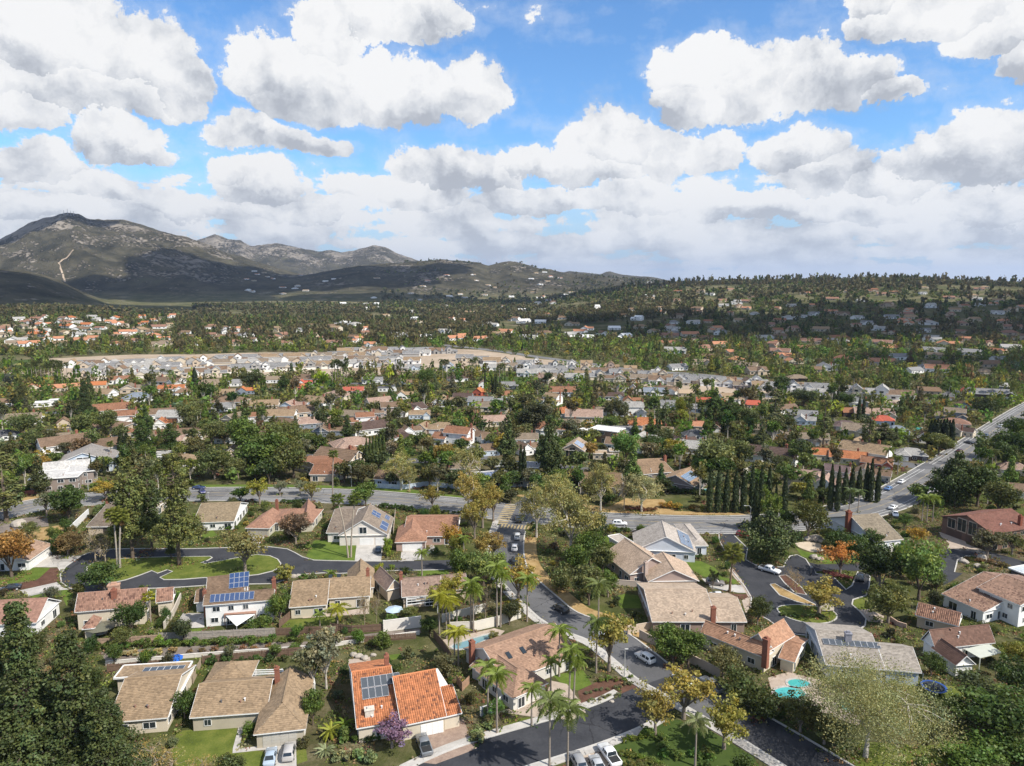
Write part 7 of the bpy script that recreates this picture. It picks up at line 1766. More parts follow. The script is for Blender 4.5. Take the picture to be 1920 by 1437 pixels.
 ('round1', '2', 920, 150, 9, 9, (.10, .13, .04), 'grey green tree behind the palm cluster'), ('round2', '2', 1010, 130, 8, 7, LG, 'light green tree above the palm cluster'),
 ('round2', '2', 620, 430, 4.5, 5, DG, 'dark green shrub tree at the brown fence corner'), ('bigbush1', '2', 700, 640, 4, 6, (.09, .09, .045), 'dusty olive bush right of the orange tiled roof'),
 ('pinebig2', 'f', 780, 520, 22, 15, (.030, .045, .016), 'big dark juniper like conifer in the left middle ground'), ('cedar1', 'f', 810, 330, 18, 6, DPN, 'slender dark conifer behind the big juniper like conifer'),
 ('pine1', 'f', 210, 420, 19, 9, (.055, .062, .020), 'tall bronze conifer at the left middle ground'), ('round0', 'f', 90, 250, 12, 12, (.07, .085, .075), 'bluish grey tree at the left middle ground'),
 ('talls0', 'f', 1380, 270, 19, 6, DPN, 'tall narrow pine in front of the new estate'),
 ('cedar0', 'f', 1320, 640, 14, 9, DG, 'dark green cone shaped tree by the small orange roof'), ('pine1', 'f', 1290, 830, 15, 12, DG, 'dark tree behind the left twin pine'), ('pine1', 'f', 1540, 830, 14, 13, DG, 'dark broad tree behind the right twin pine'),
 ('airy1', 'f', 960, 1248, 8, 13, (.20, .155, .03), 'golden autumn tree by the road left of the twin pines'), ('airy0', 'f', 390, 1000, 8, 10, (.17, .12, .03), 'rusty yellow tree left of the mansard house'),
 ('round1', 'f', 200, 680, 12, 15, (.075, .095, .035), 'broad sage green tree at the left middle ground'), ('round0', 'f', 330, 790, 9, 10, (.075, .095, .035), 'sage green tree beside the light walled house'),
 ('round2', 'f', 760, 690, 13, 15, (.080, .10, .034), 'broad olive green tree below the big juniper'), ('round0', 'f', 940, 670, 13, 14, (.080, .10, .034), 'olive green tree right of the broad one below the juniper'),
 ('round1', 'f', 1720, 590, 14, 16, OL, 'large olive tree behind the long brown gable roof'), ('olive1', 'f', 590, 850, 7, 9, (.05, .05, .025), 'dark brownish tree by the left side lane'),
 ('round0', 'f', 1640, 440, 8, 8, (.075, .14, .02), 'vivid green tree beside the brown middle roof'), ('round1', 'f', 1850, 360, 8, 12, (.10, .15, .02), 'bright green bushy tree left of the white car'),
 ('cyp1', 'f', 1760, 250, 16, 4.5, (.02, .03, .014), 'dark double cypress in front of the new estate'),
 ('round2', 'g', 560, 1000, 17, 20, MG, 'broad green oak in the dense grove north of the road'), ('round0', 'g', 430, 850, 17, 18, MG, 'taller green oak in the dense grove'), ('round1', 'g', 720, 860, 16, 18, (.085, .10, .03), 'grey green oak at the back of the dense grove'), ('round2', 'g', 820, 1040, 15, 17, (.075, .085, .026), 'olive oak at the right side of the dense grove'), ('olive0', 'g', 110, 1050, 14, 17, (.060, .076, .026), 'dark olive tree left of the dense grove'), ('round0', 'g', 80, 760, 12, 14, OL, 'olive tree behind the dense grove'), ('olive1', 'g', 320, 1050, 9, 12, OL, 'low olive tree at the front of the dense grove'),
 ('round1', 'g', 450, 250, 13, 17, (.036, .046, .018), 'flat topped dark tree in front of the new estate'), ('ball', 'g', 1065, 200, 11, 13, (.17, .25, .02), 'vivid lime green round tree in front of the new estate'),
 ('round0', 'g', 1400, 1080, 9, 11, DG, 'dark round tree pair left half beside the courtyard house'), ('round1', 'g', 1440, 1110, 9, 12, (.07, .066, .03), 'brownish tree right of the courtyard house'),
 ('cedar0', 'g', 300, 630, 12, 9, DG, 'dark cone shaped tree by the dense grove'), ('round2', 'g', 1700, 560, 7, 8, (.17, .17, .02), 'yellow green tree by the grey stucco gable'), ('pine1', 'g', 740, 300, 14, 12, DG, 'dark pine beside the red gabled house'),
 ('round2', 'i', 930, 1010, 15, 21, (.085, .10, .04), 'broad willowy sage tree above the cypress row'), ('round0', 'i', 1170, 950, 12, 15, (.07, .085, .03), 'willowy sage tree right of the broad one'), ('round1', 'i', 150, 940, 15, 13, (.07, .12, .03), 'bright green full tree beside the olive brown house'),
 ('olive0', 'i', 590, 860, 9, 12, (.17, .15, .02), 'golden green tree above the solar strip house'), ('round2', 'i', 400, 850, 10, 13, DG, 'dark green tree left of the golden green tree'), ('ball', 'i', 335, 850, 7, 5, (.20, .17, .03), 'yellow upright shrub tree by the dark green tree'),
 ('pine1', 'i', 950, 560, 18, 16, DG, 'big dark pine mass in the middle of the right side'), ('pine1', 'i', 1100, 620, 18, 16, DG, 'right half of the big dark pine mass'), ('cedar1', 'i', 910, 660, 14, 7, DG, 'blue green cone tree before the big dark pine mass'), ('round0', 'i', 1270, 640, 13, 13, (.055, .07, .026), 'dark tree by the airy grey pine'),
 ('olive1', 'i', 1560, 1050, 10, 12, (.05, .06, .022), 'dark tree beside the white retaining wall'), ('round0', 'i', 1700, 900, 9, 14, DG, 'dark green tree right of the boulders'), ('round1', 'i', 1760, 400, 11, 17, (.05, .065, .03), 'round dark tree before the white estate houses'), ('round0', 'i', 1560, 300, 13, 14, DG, 'dark tree beside the white estate houses'),
 ('round2', 'i', 100, 540, 13, 10, (.055, .06, .03), 'tall dark gum like tree left of the orange hipped house'), ('round2', 'i', 650, 500, 12, 8, (.13, .14, .02), 'yellow green tree beside the orange hipped house'),
 ('pine1', 'j', 650, 800, 13, 17, (.05, .06, .024), 'spreading dark tree right of the tallest thin pine'), ('round2', 'j', 1150, 830, 10, 12, OL, 'green tree beside the grey hipped house'), ('olive0', 'j', 1540, 520, 14, 18, (.030, .042, .014), 'very dark round tree at the far road end'), ('airy1', 'j', 330, 810, 9, 8, (.14, .16, .03), 'light green tree before the tan gabled roof'),
 ('round0', 'j', 1240, 320, 12, 14, (.06, .09, .025), 'green round tree by the far right lane'), ('round1', 'j', 300, 420, 10, 13, DG, 'dark tree left of the far red roof'),
]
print('trees listed', len(T))
for key, fr, x, y, h, w, tint, lab in T:
 px, py = q(fr, x, y)
 o = plant(key, lab, px, py, h, w, tint)
 TREES.append((o.location.x, o.location.y))
# cypresses
for i, x in enumerate((910, 985, 1060, 1140, 1215, 1290, 1370, 1440)):
 px, py = q('d', x, 200 if i < 5 else 192)
 plant('cyp0', f'dark slender cypress, {ordw(i + 1) if i else "first"} from the left in the row along the road', px, py, 14.8 if i < 5 else 15.8, 2.3, (.026, .038, .015), group='cypresses in the row along the road')
plant('cyp0', 'tall dark cypress behind the large spreading pine', 1415, 997, 16, 2.6, (.024, .034, .014)); plant('cyp0', 'dark cypress standing alone right of the spreading pine', 1469, 976, 15.5, 2.3, (.024, .034, .014)); plant('cyp0', 'thin cypress beside the light green poplar', 1453, 972, 12, 1.3, (.024, .034, .014))
for i, (x, y, h) in enumerate(((95, 95, 12.5), (172, 180, 16), (235, 190, 15.5), (302, 130, 13), (362, 120, 13), (430, 60, 11), (492, 90, 13.5), (532, 105, 15.5), (597, 108, 12.5))):
 px, py = q('e', x, y)
 plant('cyp0', f'narrow cypress, {ordw(i + 1) if i else "first"} from the left behind the weathered roof house', px, py, h, 2.2, (.024, .034, .014), group='cypresses behind the weathered roof house')
for i in range(8):
 plant('cyp0', f'cypress, {ordw(i + 1) if i else "first"} from the left in the dark clump beside the far road', 1743 + i * 5.7, 838 + (i % 3) * 3, 12.5 + (i * 7 % 3), 3.0, (.018, .026, .012), group='cypresses in the dark clump')
for i, x in enumerate((1480, 1510, 1540, 1570, 1600, 1635)):
 px, py = q('g', x, 960 - i * 12)
 plant('cyp0', f'slim green cypress, {ordw(i + 1) if i else "first"} from the left in the garden row', px, py, 13, 1.8, (.045, .062, .020), group='cypresses in the garden row')
for i, (fr, x, y, h, w, lab) in enumerate((('h', 1040, 1088, 15, 2.2, 'left cypress of the pair before the flat solar house'), ('h', 1070, 1090, 14.5, 2.2, 'right cypress of the pair before the flat solar house'),
 ('f', 1100, 830, 10, 4, 'left of two stout cypresses by the long brown house'), ('f', 1150, 832, 10, 4, 'right of two stout cypresses by the long brown house'), ('f', 820, 1015, 9, 1.3, 'left thin cypress before the grey apex house'), ('f', 885, 1020, 8, 1.3, 'middle thin cypress before the grey apex house'), ('f', 942, 1025, 8, 1.4, 'right thin cypress before the grey apex house'),
 ('i', 438, 692, 13, 1.6, 'left cypress of the pair at the orange hipped house'), ('i', 462, 692, 13, 1.6, 'right cypress of the pair at the orange hipped house'), ('f', 972, 170, 12, 1.6, 'lone dark cypress before the new estate'),
 ('h', 780, 290, 13, 1.5, 'first thin cypress of the four before the park lawn'), ('h', 800, 292, 14, 1.5, 'second thin cypress of the four before the park lawn'), ('h', 818, 290, 14, 1.5, 'third thin cypress of the four before the park lawn'), ('h', 852, 285, 12, 1.5, 'fourth thin cypress of the four before the park lawn'), ('h', 718, 260, 15, 2.0, 'cypress left of the four before the park lawn'),
 ('j', 200, 480, 14, 2, 'left cypress behind the purplish roof'), ('j', 232, 480, 16, 2.2, 'middle cypress behind the purplish roof'), ('j', 430, 520, 13, 2.5, 'left cypress right of the purplish roof'), ('j', 470, 515, 13, 2.2, 'right cypress right of the purplish roof'), ('f', 1690, 60, 5, 1, 'tiny cypress by the estate wall'))):
 px, py = q(fr, x, y)
 plant('cyp0', lab, px, py, h, w, (.026, .036, .015))
# palms with their fronds
PQ = (.105, .145, .026); PF_ = (.085, .115, .028); PY = (.19, .20, .022)
for lab, fr, x, y, h, typ, tint, n, sc_, lean in (
 ('queen palm at the fence right of the orange tiled house, left of two', '2', 945, 892, 9.6, 'queen', PQ, 15, .95, 0), ('queen palm right of the one at the fence, over the blue bin', '2', 995, 975, 10.5, 'queen', PQ, 15, .95, 0),
 ('short queen palm by the strip lawn on the paved court', '2', 1190, 935, 6.8, 'queen', PQ, 14, .8, 0), ('queen palm at the court corner before the hipped wing', '2', 1297, 770, 6.8, 'queen', PQ, 13, .75, 0),
 ('queen palm left of the pair beside the bright lawn', '2', 1400, 818, 10.5, 'queen', PQ, 15, .95, .3), ('queen palm right of the pair beside the bright lawn', '2', 1427, 822, 8.6, 'queen', PQ, 14, .85, .2),
 ('queen palm behind the pair, shading the corner house roof', '2', 1345, 655, 9.4, 'queen', PQ, 15, .95, 0), ('queen palm with dense head left of the yellow street tree', '2', 1553, 636, 10.5, 'queen', (.07, .10, .026), 16, .95, 0),
 ('palm on the slope beyond the street with full dark head', '2', 1565, 372, 9.5, 'queen', (.085, .11, .035), 18, 1.15, 0), ('queen palm at the sidewalk behind the corner house roof', '2', 1165, 348, 10, 'queen', PQ, 15, .95, 0),
 ('tallest queen palm of the cluster behind the corner house', '2', 995, 378, 14, 'queen', PQ, 16, 1.0, 0), ('queen palm right of the tallest in the cluster', '2', 1015, 378, 12, 'queen', PQ, 15, 1.0, .3),
 ('queen palm before the white wall, left of its pair', '2', 850, 402, 11, 'queen', PQ, 15, 1.0, 0), ('queen palm before the white wall, right of its pair', '2', 863, 406, 9.5, 'queen', PQ, 15, .95, 0),
 ('yellow green palm left in the trio by the pale wall', '2', 672, 442, 9.5, 'queen', PY, 14, .9, 0), ('yellow green palm middle in the trio by the pale wall', '2', 712, 444, 8.5, 'queen', PY, 14, .9, 0), ('yellow green palm right in the trio by the pale wall', '2', 727, 436, 8, 'queen', PY, 13, .85, .2),
 ('small yellow palm by the covered pool', '2', 757, 592, 6.8, 'queen', PY, 13, .85, 0), ('second small yellow palm by the covered pool', '2', 778, 602, 7.2, 'queen', PY, 13, .85, .1), ('yellow palm above the pool corner', '2', 770, 380, 7, 'queen', PY, 12, .8, .1),
 ('short yellowish date palm beside the white wall end', '2', 1090, 330, 3.4, 'date', (.19, .17, .022), 26, .85, 0),
 ('large queen palm at the bottom edge, left of two', 'p', 1030, 1458, 12.5, 'queen', (.09, .12, .035), 17, 1.1, 0), ('large queen palm at the bottom edge, right of two', 'p', 1064, 1450, 10.5, 'queen', (.09, .12, .035), 17, 1.1, 0),
 ('slender palm with pale trunk on the lower verge', '3', 275, 1032, 7.5, 'queen', (.10, .12, .05), 14, .85, 0),
 ('small queen palm in front of the rust roofed house', 'c', 150, 766, 6.0, 'queen', PQ, 13, .75, 0), ('thin palm with drooping head at the side street mouth', 'c', 528, 742, 9.5, 'queen', PQ, 11, .7, 0),
 ('small palm by the terracotta house patio', '1', 848, 350, 6.0, 'fan', PY, 18, .8, 0), ('short yellow palm left of the terracotta patio palm', '1', 802, 350, 3.6, 'fan', PY, 16, .7, 0),
 ('tiny palm on the lawn behind the long fence', '1', 1800, 385, 3, 'queen', PQ, 11, .7, 0), ('leafy palm on the lawn near the fence end', '2', 100, 385, 4.5, 'queen', PY, 14, .9, 0),
 ('queen palm in the group below the main road, left', 'e', 1000, 280, 7.5, 'queen', PQ, 14, .9, 0), ('queen palm in the group below the main road, middle', 'e', 1042, 285, 8, 'queen', PQ, 14, .95, 0), ('queen palm in the group below the main road, right', 'e', 1095, 275, 7.5, 'queen', PQ, 14, .9, 0),
 ('left small palm between the cypresses by the road', 'e', 345, 190, 7, 'queen', (.07, .10, .04), 13, .8, 0), ('right small palm between the cypresses by the road', 'e', 425, 200, 7, 'queen', (.07, .10, .04), 13, .8, 0)):
 palm(lab, *q(fr, x, y), h, typ, tint, n, sc_, lean)
palm('tall leaning fan palm on the lawn, left of the tall pair', 653, 1046, 17, 'fan', PF_, 26, 1.05, lean=-2.4, tr=.22, bark=(.33, .28, .22))
palm('tall leaning fan palm on the lawn, right of the tall pair', 658, 1045, 17, 'fan', PF_, 26, 1.1, lean=1.7, tr=.22, bark=(.33, .28, .22))
palm('bushy headed fan palm on the grassy island, left of the pair', 221, 1064, 15, 'fan', (.13, .15, .035), 30, 1.35, tr=.25, bark=(.33, .29, .24), skirt=True)
palm('bushy headed fan palm on the grassy island, right of the pair', 225, 1065, 14.5, 'fan', (.13, .15, .035), 30, 1.3, lean=1.4, tr=.25, bark=(.33, .29, .24), skirt=True)
palm('fan palm with shaggy head between the drive and the cul-de-sac', 1368, 1110, 10.2, 'fan', (.13, .145, .045), 32, 1.45, lean=.5, tr=.28, bark=(.20, .14, .09), skirt=True)
palm('very tall lone fan palm behind the main road', 624, 943, 17.5, 'fan', PF_, 24, 1.0, tr=.22, lean=.8)
palm('big date palm with orange fruit stalks above the cypresses', *q('i', 1790, 1150), 5.5, 'date', (.085, .115, .035), 34, 1.35, tr=.5)
palm('date like palm by the far orange roof', *q('j', 780, 1010), 7, 'date', PF_, 20, .9); palm('palm left of the grey roofed solar cottage', *q('j', 690, 960), 8, 'queen', PF_, 14, .95)
palm('cycad like palm on the loop road verge', 620, 1084, 1.2, 'date', (.08, .12, .02), 24, .75)
palm('low bushy palm beside the fence at the bottom', *q('2', 60, 1000), 1.2, 'date', (.17, .19, .03), 22, .8); palm('low green palm by the orange house corner', *q('2', 140, 955), 1.0, 'date', (.10, .15, .02), 20, .7)
palm('silvery agave like palm left of the purple blossom', *q('2', 30, 1090), .5, 'date', (.17, .20, .12), 26, .65)
palm('tall palm by the courtyard drive', *q('f', 1005, 925), 9, 'fan', PF_, 20, .9); palm('tall palm behind the left twin pine', *q('f', 1320, 985), 10, 'fan', PF_, 20, .9)
# far palms, joined crowns
far_p = [('f', 260 + 38 * i, 200 + (i % 3) * 12, 15 + (i * 5 % 4)) for i in range(9)] + [('f', 490, 210, 15), ('f', 560, 215, 17), ('f', 610, 180, 14), ('f', 1470, 190, 10), ('f', 1530, 180, 9)] + \
  [('g', 1170 + 26 * i, 220, 16 + (i * 3 % 4)) for i in range(6)] + [('h', 340, 200, 18), ('h', 375, 200, 17), ('h', 600, 150, 15), ('h', 635, 160, 17), ('h', 850, 190, 13), ('h', 880, 170, 13), ('h', 1760, 280, 12), ('i', 630, 440, 16), ('i', 780, 530, 18), ('i', 730, 600, 12), ('j', 240, 470, 20), ('j', 380, 320, 15), ('j', 870, 830, 8), ('j', 1000, 420, 8), ('j', 1050, 410, 8), ('j', 1630, 330, 10), ('j', 1700, 330, 10), ('j', 1620, 1000, 9), ('j', 1650, 990, 9), ('k', 40, 190, 9), ('k', 240, 170, 12), ('k', 260, 175, 11)]
for fr, x, y, h in far_p:
 px, py = q(fr, x, y)
 o = plant('fpalm' if (x + y) % 3 else 'qpalm', None, px, py, h, 5.2, (.06, .075, .028), cat='palm tree', group='far palms')
 PEND.append((o, 'slim far palm', o.location.x, o.location.y))
# ---------------------------------------------------------------- planting between the houses
def cwrd(t):
 r, g_, b = t
 if r > .22 and g_ < .14: return 'orange brown'
 if r > .15 and g_ > .12 and b < .05 and r > g_ * .95: return 'golden'
 if g_ > .13 and b < .04: return 'bright green'
 if r > g_: return 'brownish'
 if g_ < .056: return 'dark green'
 if b > .05: return 'grey green'
 if g_ < .085: return 'deep green'
 return 'olive green' if r > .07 else 'mid green'
rr = random.Random(5)
GRID = {}
def free(x, y, r):
 gx, gy = int(x // 8), int(y // 8)
 for i in (-1, 0, 1):
  for j in (-1, 0, 1):
   for (a, b, c) in GRID.get((gx + i, gy + j), ()):
    if (a - x) ** 2 + (b - y) ** 2 < ((r + c) * .62) ** 2: return False
 return True
def occupy(x, y, r): GRID.setdefault((int(x // 8), int(y // 8)), []).append((x, y, r))
for (x, y) in TREES: occupy(x, y, 4)
TIN = [(DG, 6), (MG, 6), (OL, 6), ((.055, .06, .024), 5), ((.075, .10, .028), 5), (GO, 2), (LG, 2), ((.085, .075, .04), 3), (YG, 1), ((.045, .05, .022), 4), ((.13, .11, .03), 1)]
TL = [t for t, n in TIN for _ in range(n)]
cand = []
HXY = np.array([[h[1].x, h[1].y, h[2]] for h in HPT]); HR = np.hypot(HXY[:, 0], HXY[:, 1]); HA = np.arctan2(HXY[:, 0], HXY[:, 1])
def hides(x, y, z, h):
 """does a tree of this height stand in the sight line to a house?"""
 r = math.hypot(x, y); a = math.atan2(x, y)
 reach = h * .75 * r / max(8.0, CAM_H - z - h * .5)
 return bool(np.any((HR > r) & (HR < r + reach) & (np.abs(HA - a) * r < 8.5 * HXY[:, 2])))
# close yards: shrubs and small trees
def near_fill(n, r0, r1, tree_p):
 k = 0
 while k < n:
  k += 1
  y = math.sqrt(rr.uniform(r0 * r0, r1 * r1)); x = rr.uniform(-.80, .80) * y
  if occ(x, y): continue
  tree = rr.random() < tree_p
  r = 3.2 if tree else 1.4
  if not free(x, y, r): continue
  if tree and any(occ(x + a, y + b) in (1, 2) for a, b in ((2.5, 0), (-2.5, 0), (0, 2.5), (0, -2.5))): continue
  occupy(x, y, r); cand.append((x, y, tree, r))
near_fill(3600, 95, 236, .22)
shr = [c for c in cand if not c[2]]
# sight lines: do not put tall plants straight before the house fronts of the first rows
nshr = 0
for x, y, tree, r in cand:
 t = rr.choice(TL)
 t = tuple(v * rr.uniform(.85, 1.2) for v in t)
 b = Vector((x, y, 0))
 if tree:
  h = rr.uniform(3.0, 5.2); key = rr.choice(['round0', 'olive0', 'olive1', 'bigbush0', 'bigbush1'])
  o = plant(key, None, x * 3, y, h, h * rr.uniform(.8, 1.15), t, base=b, group='small garden trees', name='garden_tree', cat='tree')
  PEND.append((o, f'small {cwrd(t)} garden tree', x, y))
 elif nshr < 125:
  nshr += 1
  key = rr.choice(['bush0', 'bush1', 'bush0', 'spiky', 'ball']); h = rr.uniform(.7, 2.0)
  o = plant(key, None, x * 3, y, h, h * rr.uniform(1.0, 1.7), t, base=b, group='garden shrubs')
  PEND.append((o, f'{"low" if h < 1.2 else "waist high" if h < 1.6 else "tall"} {cwrd(t)} shrub', x, y))
 elif nshr < 370:
  nshr += 1
  key = rr.choice(['bush1', 'spiky', 'bigbush1', 'bush0', 'bigbush0']); h = rr.uniform(.9, 2.6)
  if key[:3] == 'big': h = max(h, 1.6)
  o = plant(key, None, x * 3, y, h, h * rr.uniform(1.1, 1.6), t, base=b, group='yard plants', name='garden_plant', cat='plant')
  PEND.append((o, f'{"bushy" if h > 1.6 else "small"} {cwrd(t)} yard plant', x, y))
# bank of shrubs behind the long fence: placed as seen
def row(a, b, n, key, h, w, tint, phrase, group, jit=.3):
 A = Q(*a); B = Q(*b)
 for i in range(n):
  p = A.lerp(B, (i + .5) / n) + Vector((rr.uniform(-jit, jit), rr.uniform(-jit, jit), 0))
  o = plant(key, f'{phrase}, {ordw(i + 1) if i else "first"} from the left', p.x * 3, p.y, h * rr.uniform(.8, 1.25), w * rr.uniform(.85, 1.2), tuple(v * rr.uniform(.85, 1.15) for v in tint), base=Vector((p.x, p.y, 0)), group=group)
row(('1', 520, 500), ('1', 1720, 462), 22, 'bush0', 1.9, 2.8, MG, 'round green shrub in the row below the long fence', 'shrubs in the row below the long fence')
row(('1', 1030, 522), ('1', 1540, 500), 7, 'bush1', 1.1, 2.0, (.13, .08, .045), 'russet shrub on the bark bank', 'russet shrubs on the bark bank')
row(('1', 640, 545), ('1', 1000, 515), 5, 'spiky', .9, 2.2, (.16, .15, .07), 'pale tufted plant on the bark bank', 'pale tufted plants on the bark bank')
row(('1', 1150, 590), ('1', 1800, 560), 8, 'bush1', 2.0, 2.8, DG, 'clipped dark shrub behind the white pergola', 'clipped shrubs behind the white pergola')
row(('2', 1480, 760), ('2', 1760, 700), 9, 'ball', .6, 1.0, (.10, .115, .06), 'small grey green ball plant on the red mulch back row', 'ball plants on the red mulch')
row(('2', 1490, 800), ('2', 1700, 760), 7, 'ball', .6, 1.0, (.10, .115, .06), 'small grey green ball plant on the red mulch front row', 'ball plants on the red mulch')
row(('2', 1560, 690), ('2', 1760, 670), 5, 'bush0', .9, 1.5, (.09, .115, .03), 'low green plant at the mulch bed top', 'plants at the mulch bed top')
row(('2', 1700, 1030), ('2', 1860, 980), 6, 'bush1', 1.0, 1.7, (.09, .13, .02), 'green mound plant on the lower mulch bed', 'mound plants on the lower mulch bed')
row(('2', 1680, 1090), ('3', 120, 1040), 7, 'bush0', 1.1, 1.8, (.08, .12, .02), 'green mound plant on the front mulch bed', 'mound plants on the front mulch bed')
row(('d', 480, 150), ('d', 660, 175), 6, 'ball', 2.2, 3.0, (.20, .14, .03), 'round clipped shrub green and amber on the north verge', 'clipped shrubs on the north verge')
row(('d', 740, 170), ('d', 860, 180), 4, 'ball', 1.9, 2.7, (.15, .12, .03), 'round clipped shrub left of the cypress row', 'clipped shrubs left of the cypress row')
row(('d', 160, 175), ('d', 420, 185), 7, 'bush0', 1.6, 3.2, (.09, .045, .03), 'dark red hedge piece on the north verge', 'dark red hedge on the north verge')
row(('i', 490, 1165), ('i', 900, 1195), 11, 'bush1', 2.4, 3.4, (.035, .05, .018), 'dark hedge piece below the solar strip house', 'dark hedge below the solar strip house', .1)
row(('d', 620, 610), ('d', 840, 615), 8, 'bush0', 1.5, 2.0, DG, 'low green hedge piece behind the tan gabled house lawn', 'low hedge behind the lawn', .1)
row(('d', 0, 375), ('d', 200, 372), 7, 'bush1', 1.8, 2.4, (.05, .08, .02), 'green hedge piece north of the grey tiled house', 'hedge north of the grey tiled house', .1)
row(('b', 700, 110), ('b', 930, 120), 6, 'bush0', 1.6, 2.8, DG, 'roadside shrub behind the triple hipped house', 'roadside shrubs behind the triple hipped house')
row(('b', 1590, 150), ('b', 1900, 185), 8, 'bush1', 2.0, 3.0, DG, 'roadside shrub behind the blue solar gable house', 'roadside shrubs behind the solar gable house')
row(('c', 0, 185), ('c', 520, 215), 10, 'bush0', 1.3, 2.6, DG, 'low roadside hedge piece behind the rust roofed house', 'roadside hedge behind the rust roofed house')
row(('b', 0, 345), ('b', 330, 350), 6, 'bush1', 1.5, 2.3, MG, 'garden shrub before the north taupe house', 'shrubs before the north taupe house')
row(('3', 700, 275), ('3', 930, 290), 9, 'bush0', 1.0, 1.9, (.07, .09, .03), 'groundcover mound on the planted roundabout', 'mounds on the planted roundabout', .8)
row(('e', 1400, 620), ('e', 1780, 690), 7, 'bush1', 1.4, 2.6, (.10, .07, .035), 'brownish shrub on the right loop island', 'shrubs on the right loop island', .8)
row(('e', 110, 750), ('e', 360, 800), 6, 'bush0', 1.4, 2.4, (.14, .05, .045), 'reddish shrub beside the black car', 'reddish shrubs beside the black car', .6)
row(('2', 850, 1040), ('2', 960, 880), 8, 'spiky', 1.4, 2.0, (.10, .12, .05), 'spiky succulent on the bank right of the paved drive', 'succulents right of the paved drive', .9)
row(('2', 330, 1010), ('2', 180, 1030), 5, 'bush0', 1.3, 2.2, DG, 'dark shrub at the orange tiled house front', 'shrubs at the orange tiled house front')
row(('2', 60, 1130), ('2', 330, 1120), 6, 'spiky', 1.4, 2.4, (.12, .13, .07), 'grey green spiky plant at the bottom edge', 'spiky plants at the bottom edge', .6)
row(('3', 30, 900), ('3', 480, 1080), 14, 'bush1', 1.3, 2.6, (.06, .095, .02), 'green bed shrub beside the lower street verge', 'bed shrubs beside the lower street verge', 2.2)
row(('2', 1760, 1130), ('3', 300, 1150), 12, 'bush0', 1.2, 2.6, (.075, .09, .025), 'leafy bed shrub at the bottom edge', 'bed shrubs at the bottom edge', 2.0)
# middle ground: trees between roofs
mid = []
def mid_fill(n, r0, r1, dens=1.0):
 for _ in range(n):
  y = math.sqrt(rr.uniform(r0 * r0, r1 * r1)); x = rr.uniform(-.80, .80) * y
  if occ(x, y): continue
  n_ = float(fbm(np.array([x / 60.]), np.array([y / 60.]), 3, 5)[0])
  if rr.random() > dens * (.35 + 1.2 * n_): continue
  r = rr.choice([2.2, 3.0, 3.8, 4.6])
  if rr.random() < .88 and hides(x, y, 0, r * 1.9): continue
  if not free(x, y, r): continue
  occupy(x, y, r); mid.append((x, y, r))
mid_fill(7500, 240, 470, .68); mid_fill(15000, 470, 900, .76)
mid.sort(key=lambda t: math.hypot(t[0], t[1]) / t[2])
kinds = {'broadleaf_tree': 0, 'eucalyptus_tree': 0, 'pine_tree': 0, 'shrub': 0}
rest = []
for x, y, r in mid:
 u = rr.random(); t = rr.choice(TL); t = tuple(v * rr.uniform(.85, 1.15) for v in t)
 b = Vector((x, y, 0))
 if r < 3:
  kind, key, h, w = 'garden_tree', 'midbush', r * rr.uniform(1.0, 1.6), r * 2
 elif u < .70: kind, key, h, w = 'broadleaf_tree', rr.choice(['mid0', 'mid1', 'mid2']), r * rr.uniform(1.7, 2.4), r * 2.2
 elif u < .93: kind, key, h, w = 'eucalyptus_tree', rr.choice(['euc0', 'euc1', 'euc2']), r * rr.uniform(2.8, 3.8), r * 1.9
 else: kind, key, h, w = 'pine_tree', 'cedar1', r * rr.uniform(2.6, 3.6), r * 1.6
 kinds[kind] = kinds.get(kind, 0) + 1
 cap = {'broadleaf_tree': 170, 'eucalyptus_tree': 120, 'pine_tree': 90, 'garden_tree': 110}[kind]
 if kinds[kind] <= cap:
  o = plant(key, None, x * 3, y, h, w, t, base=b, group={'broadleaf_tree': 'broadleaf trees between the houses', 'eucalyptus_tree': 'gum trees between the houses', 'pine_tree': 'conifers between the houses', 'garden_tree': 'small garden trees'}[kind], name=kind, cat='tree')
  PEND.append((o, {'broadleaf_tree': f'round {cwrd(t)} tree', 'eucalyptus_tree': f'tall {cwrd(t)} gum tree', 'pine_tree': f'pointed {cwrd(t)} conifer', 'garden_tree': f'small {cwrd(t)} garden tree'}[kind], x, y))
 else: rest.append((x, y, 0.0, h, w, t, kind))
# ---------------------------------------------------------------- far woods as one mass
def template(kind, n, size, seed):
 rng = np.random.default_rng(seed)
 if kind == 'pine_tree':
  u = rng.random(n); a = rng.uniform(0, 6.28, n); R = .5 * (1 - u) ** .7 * rng.uniform(.5, 1, n)
  ce = np.stack([np.cos(a) * R, np.sin(a) * R, .12 + .88 * u], 1)
 elif kind == 'eucalyptus_tree':
  d = rng.normal(size=(n, 3)); d /= np.linalg.norm(d, axis=1)[:, None]; rad = rng.uniform(.4, 1, n)[:, None]
  ce = np.array([0, 0, .58]) + d * rad * np.array([.42, .42, .42])
 else:
  d = rng.normal(size=(n, 3)); d /= np.linalg.norm(d, axis=1)[:, None]; rad = rng.uniform(.6, 1, n)[:, None]
  ce = np.array([0, 0, .52]) + d * rad * np.array([.46, .46, .46])
 v, f, c = cards(ce, np.full(n, .06), 1, size, rng, outward=.5, tvar=.3)
 # leaf tone differs at random, the same at every height
 return v, c
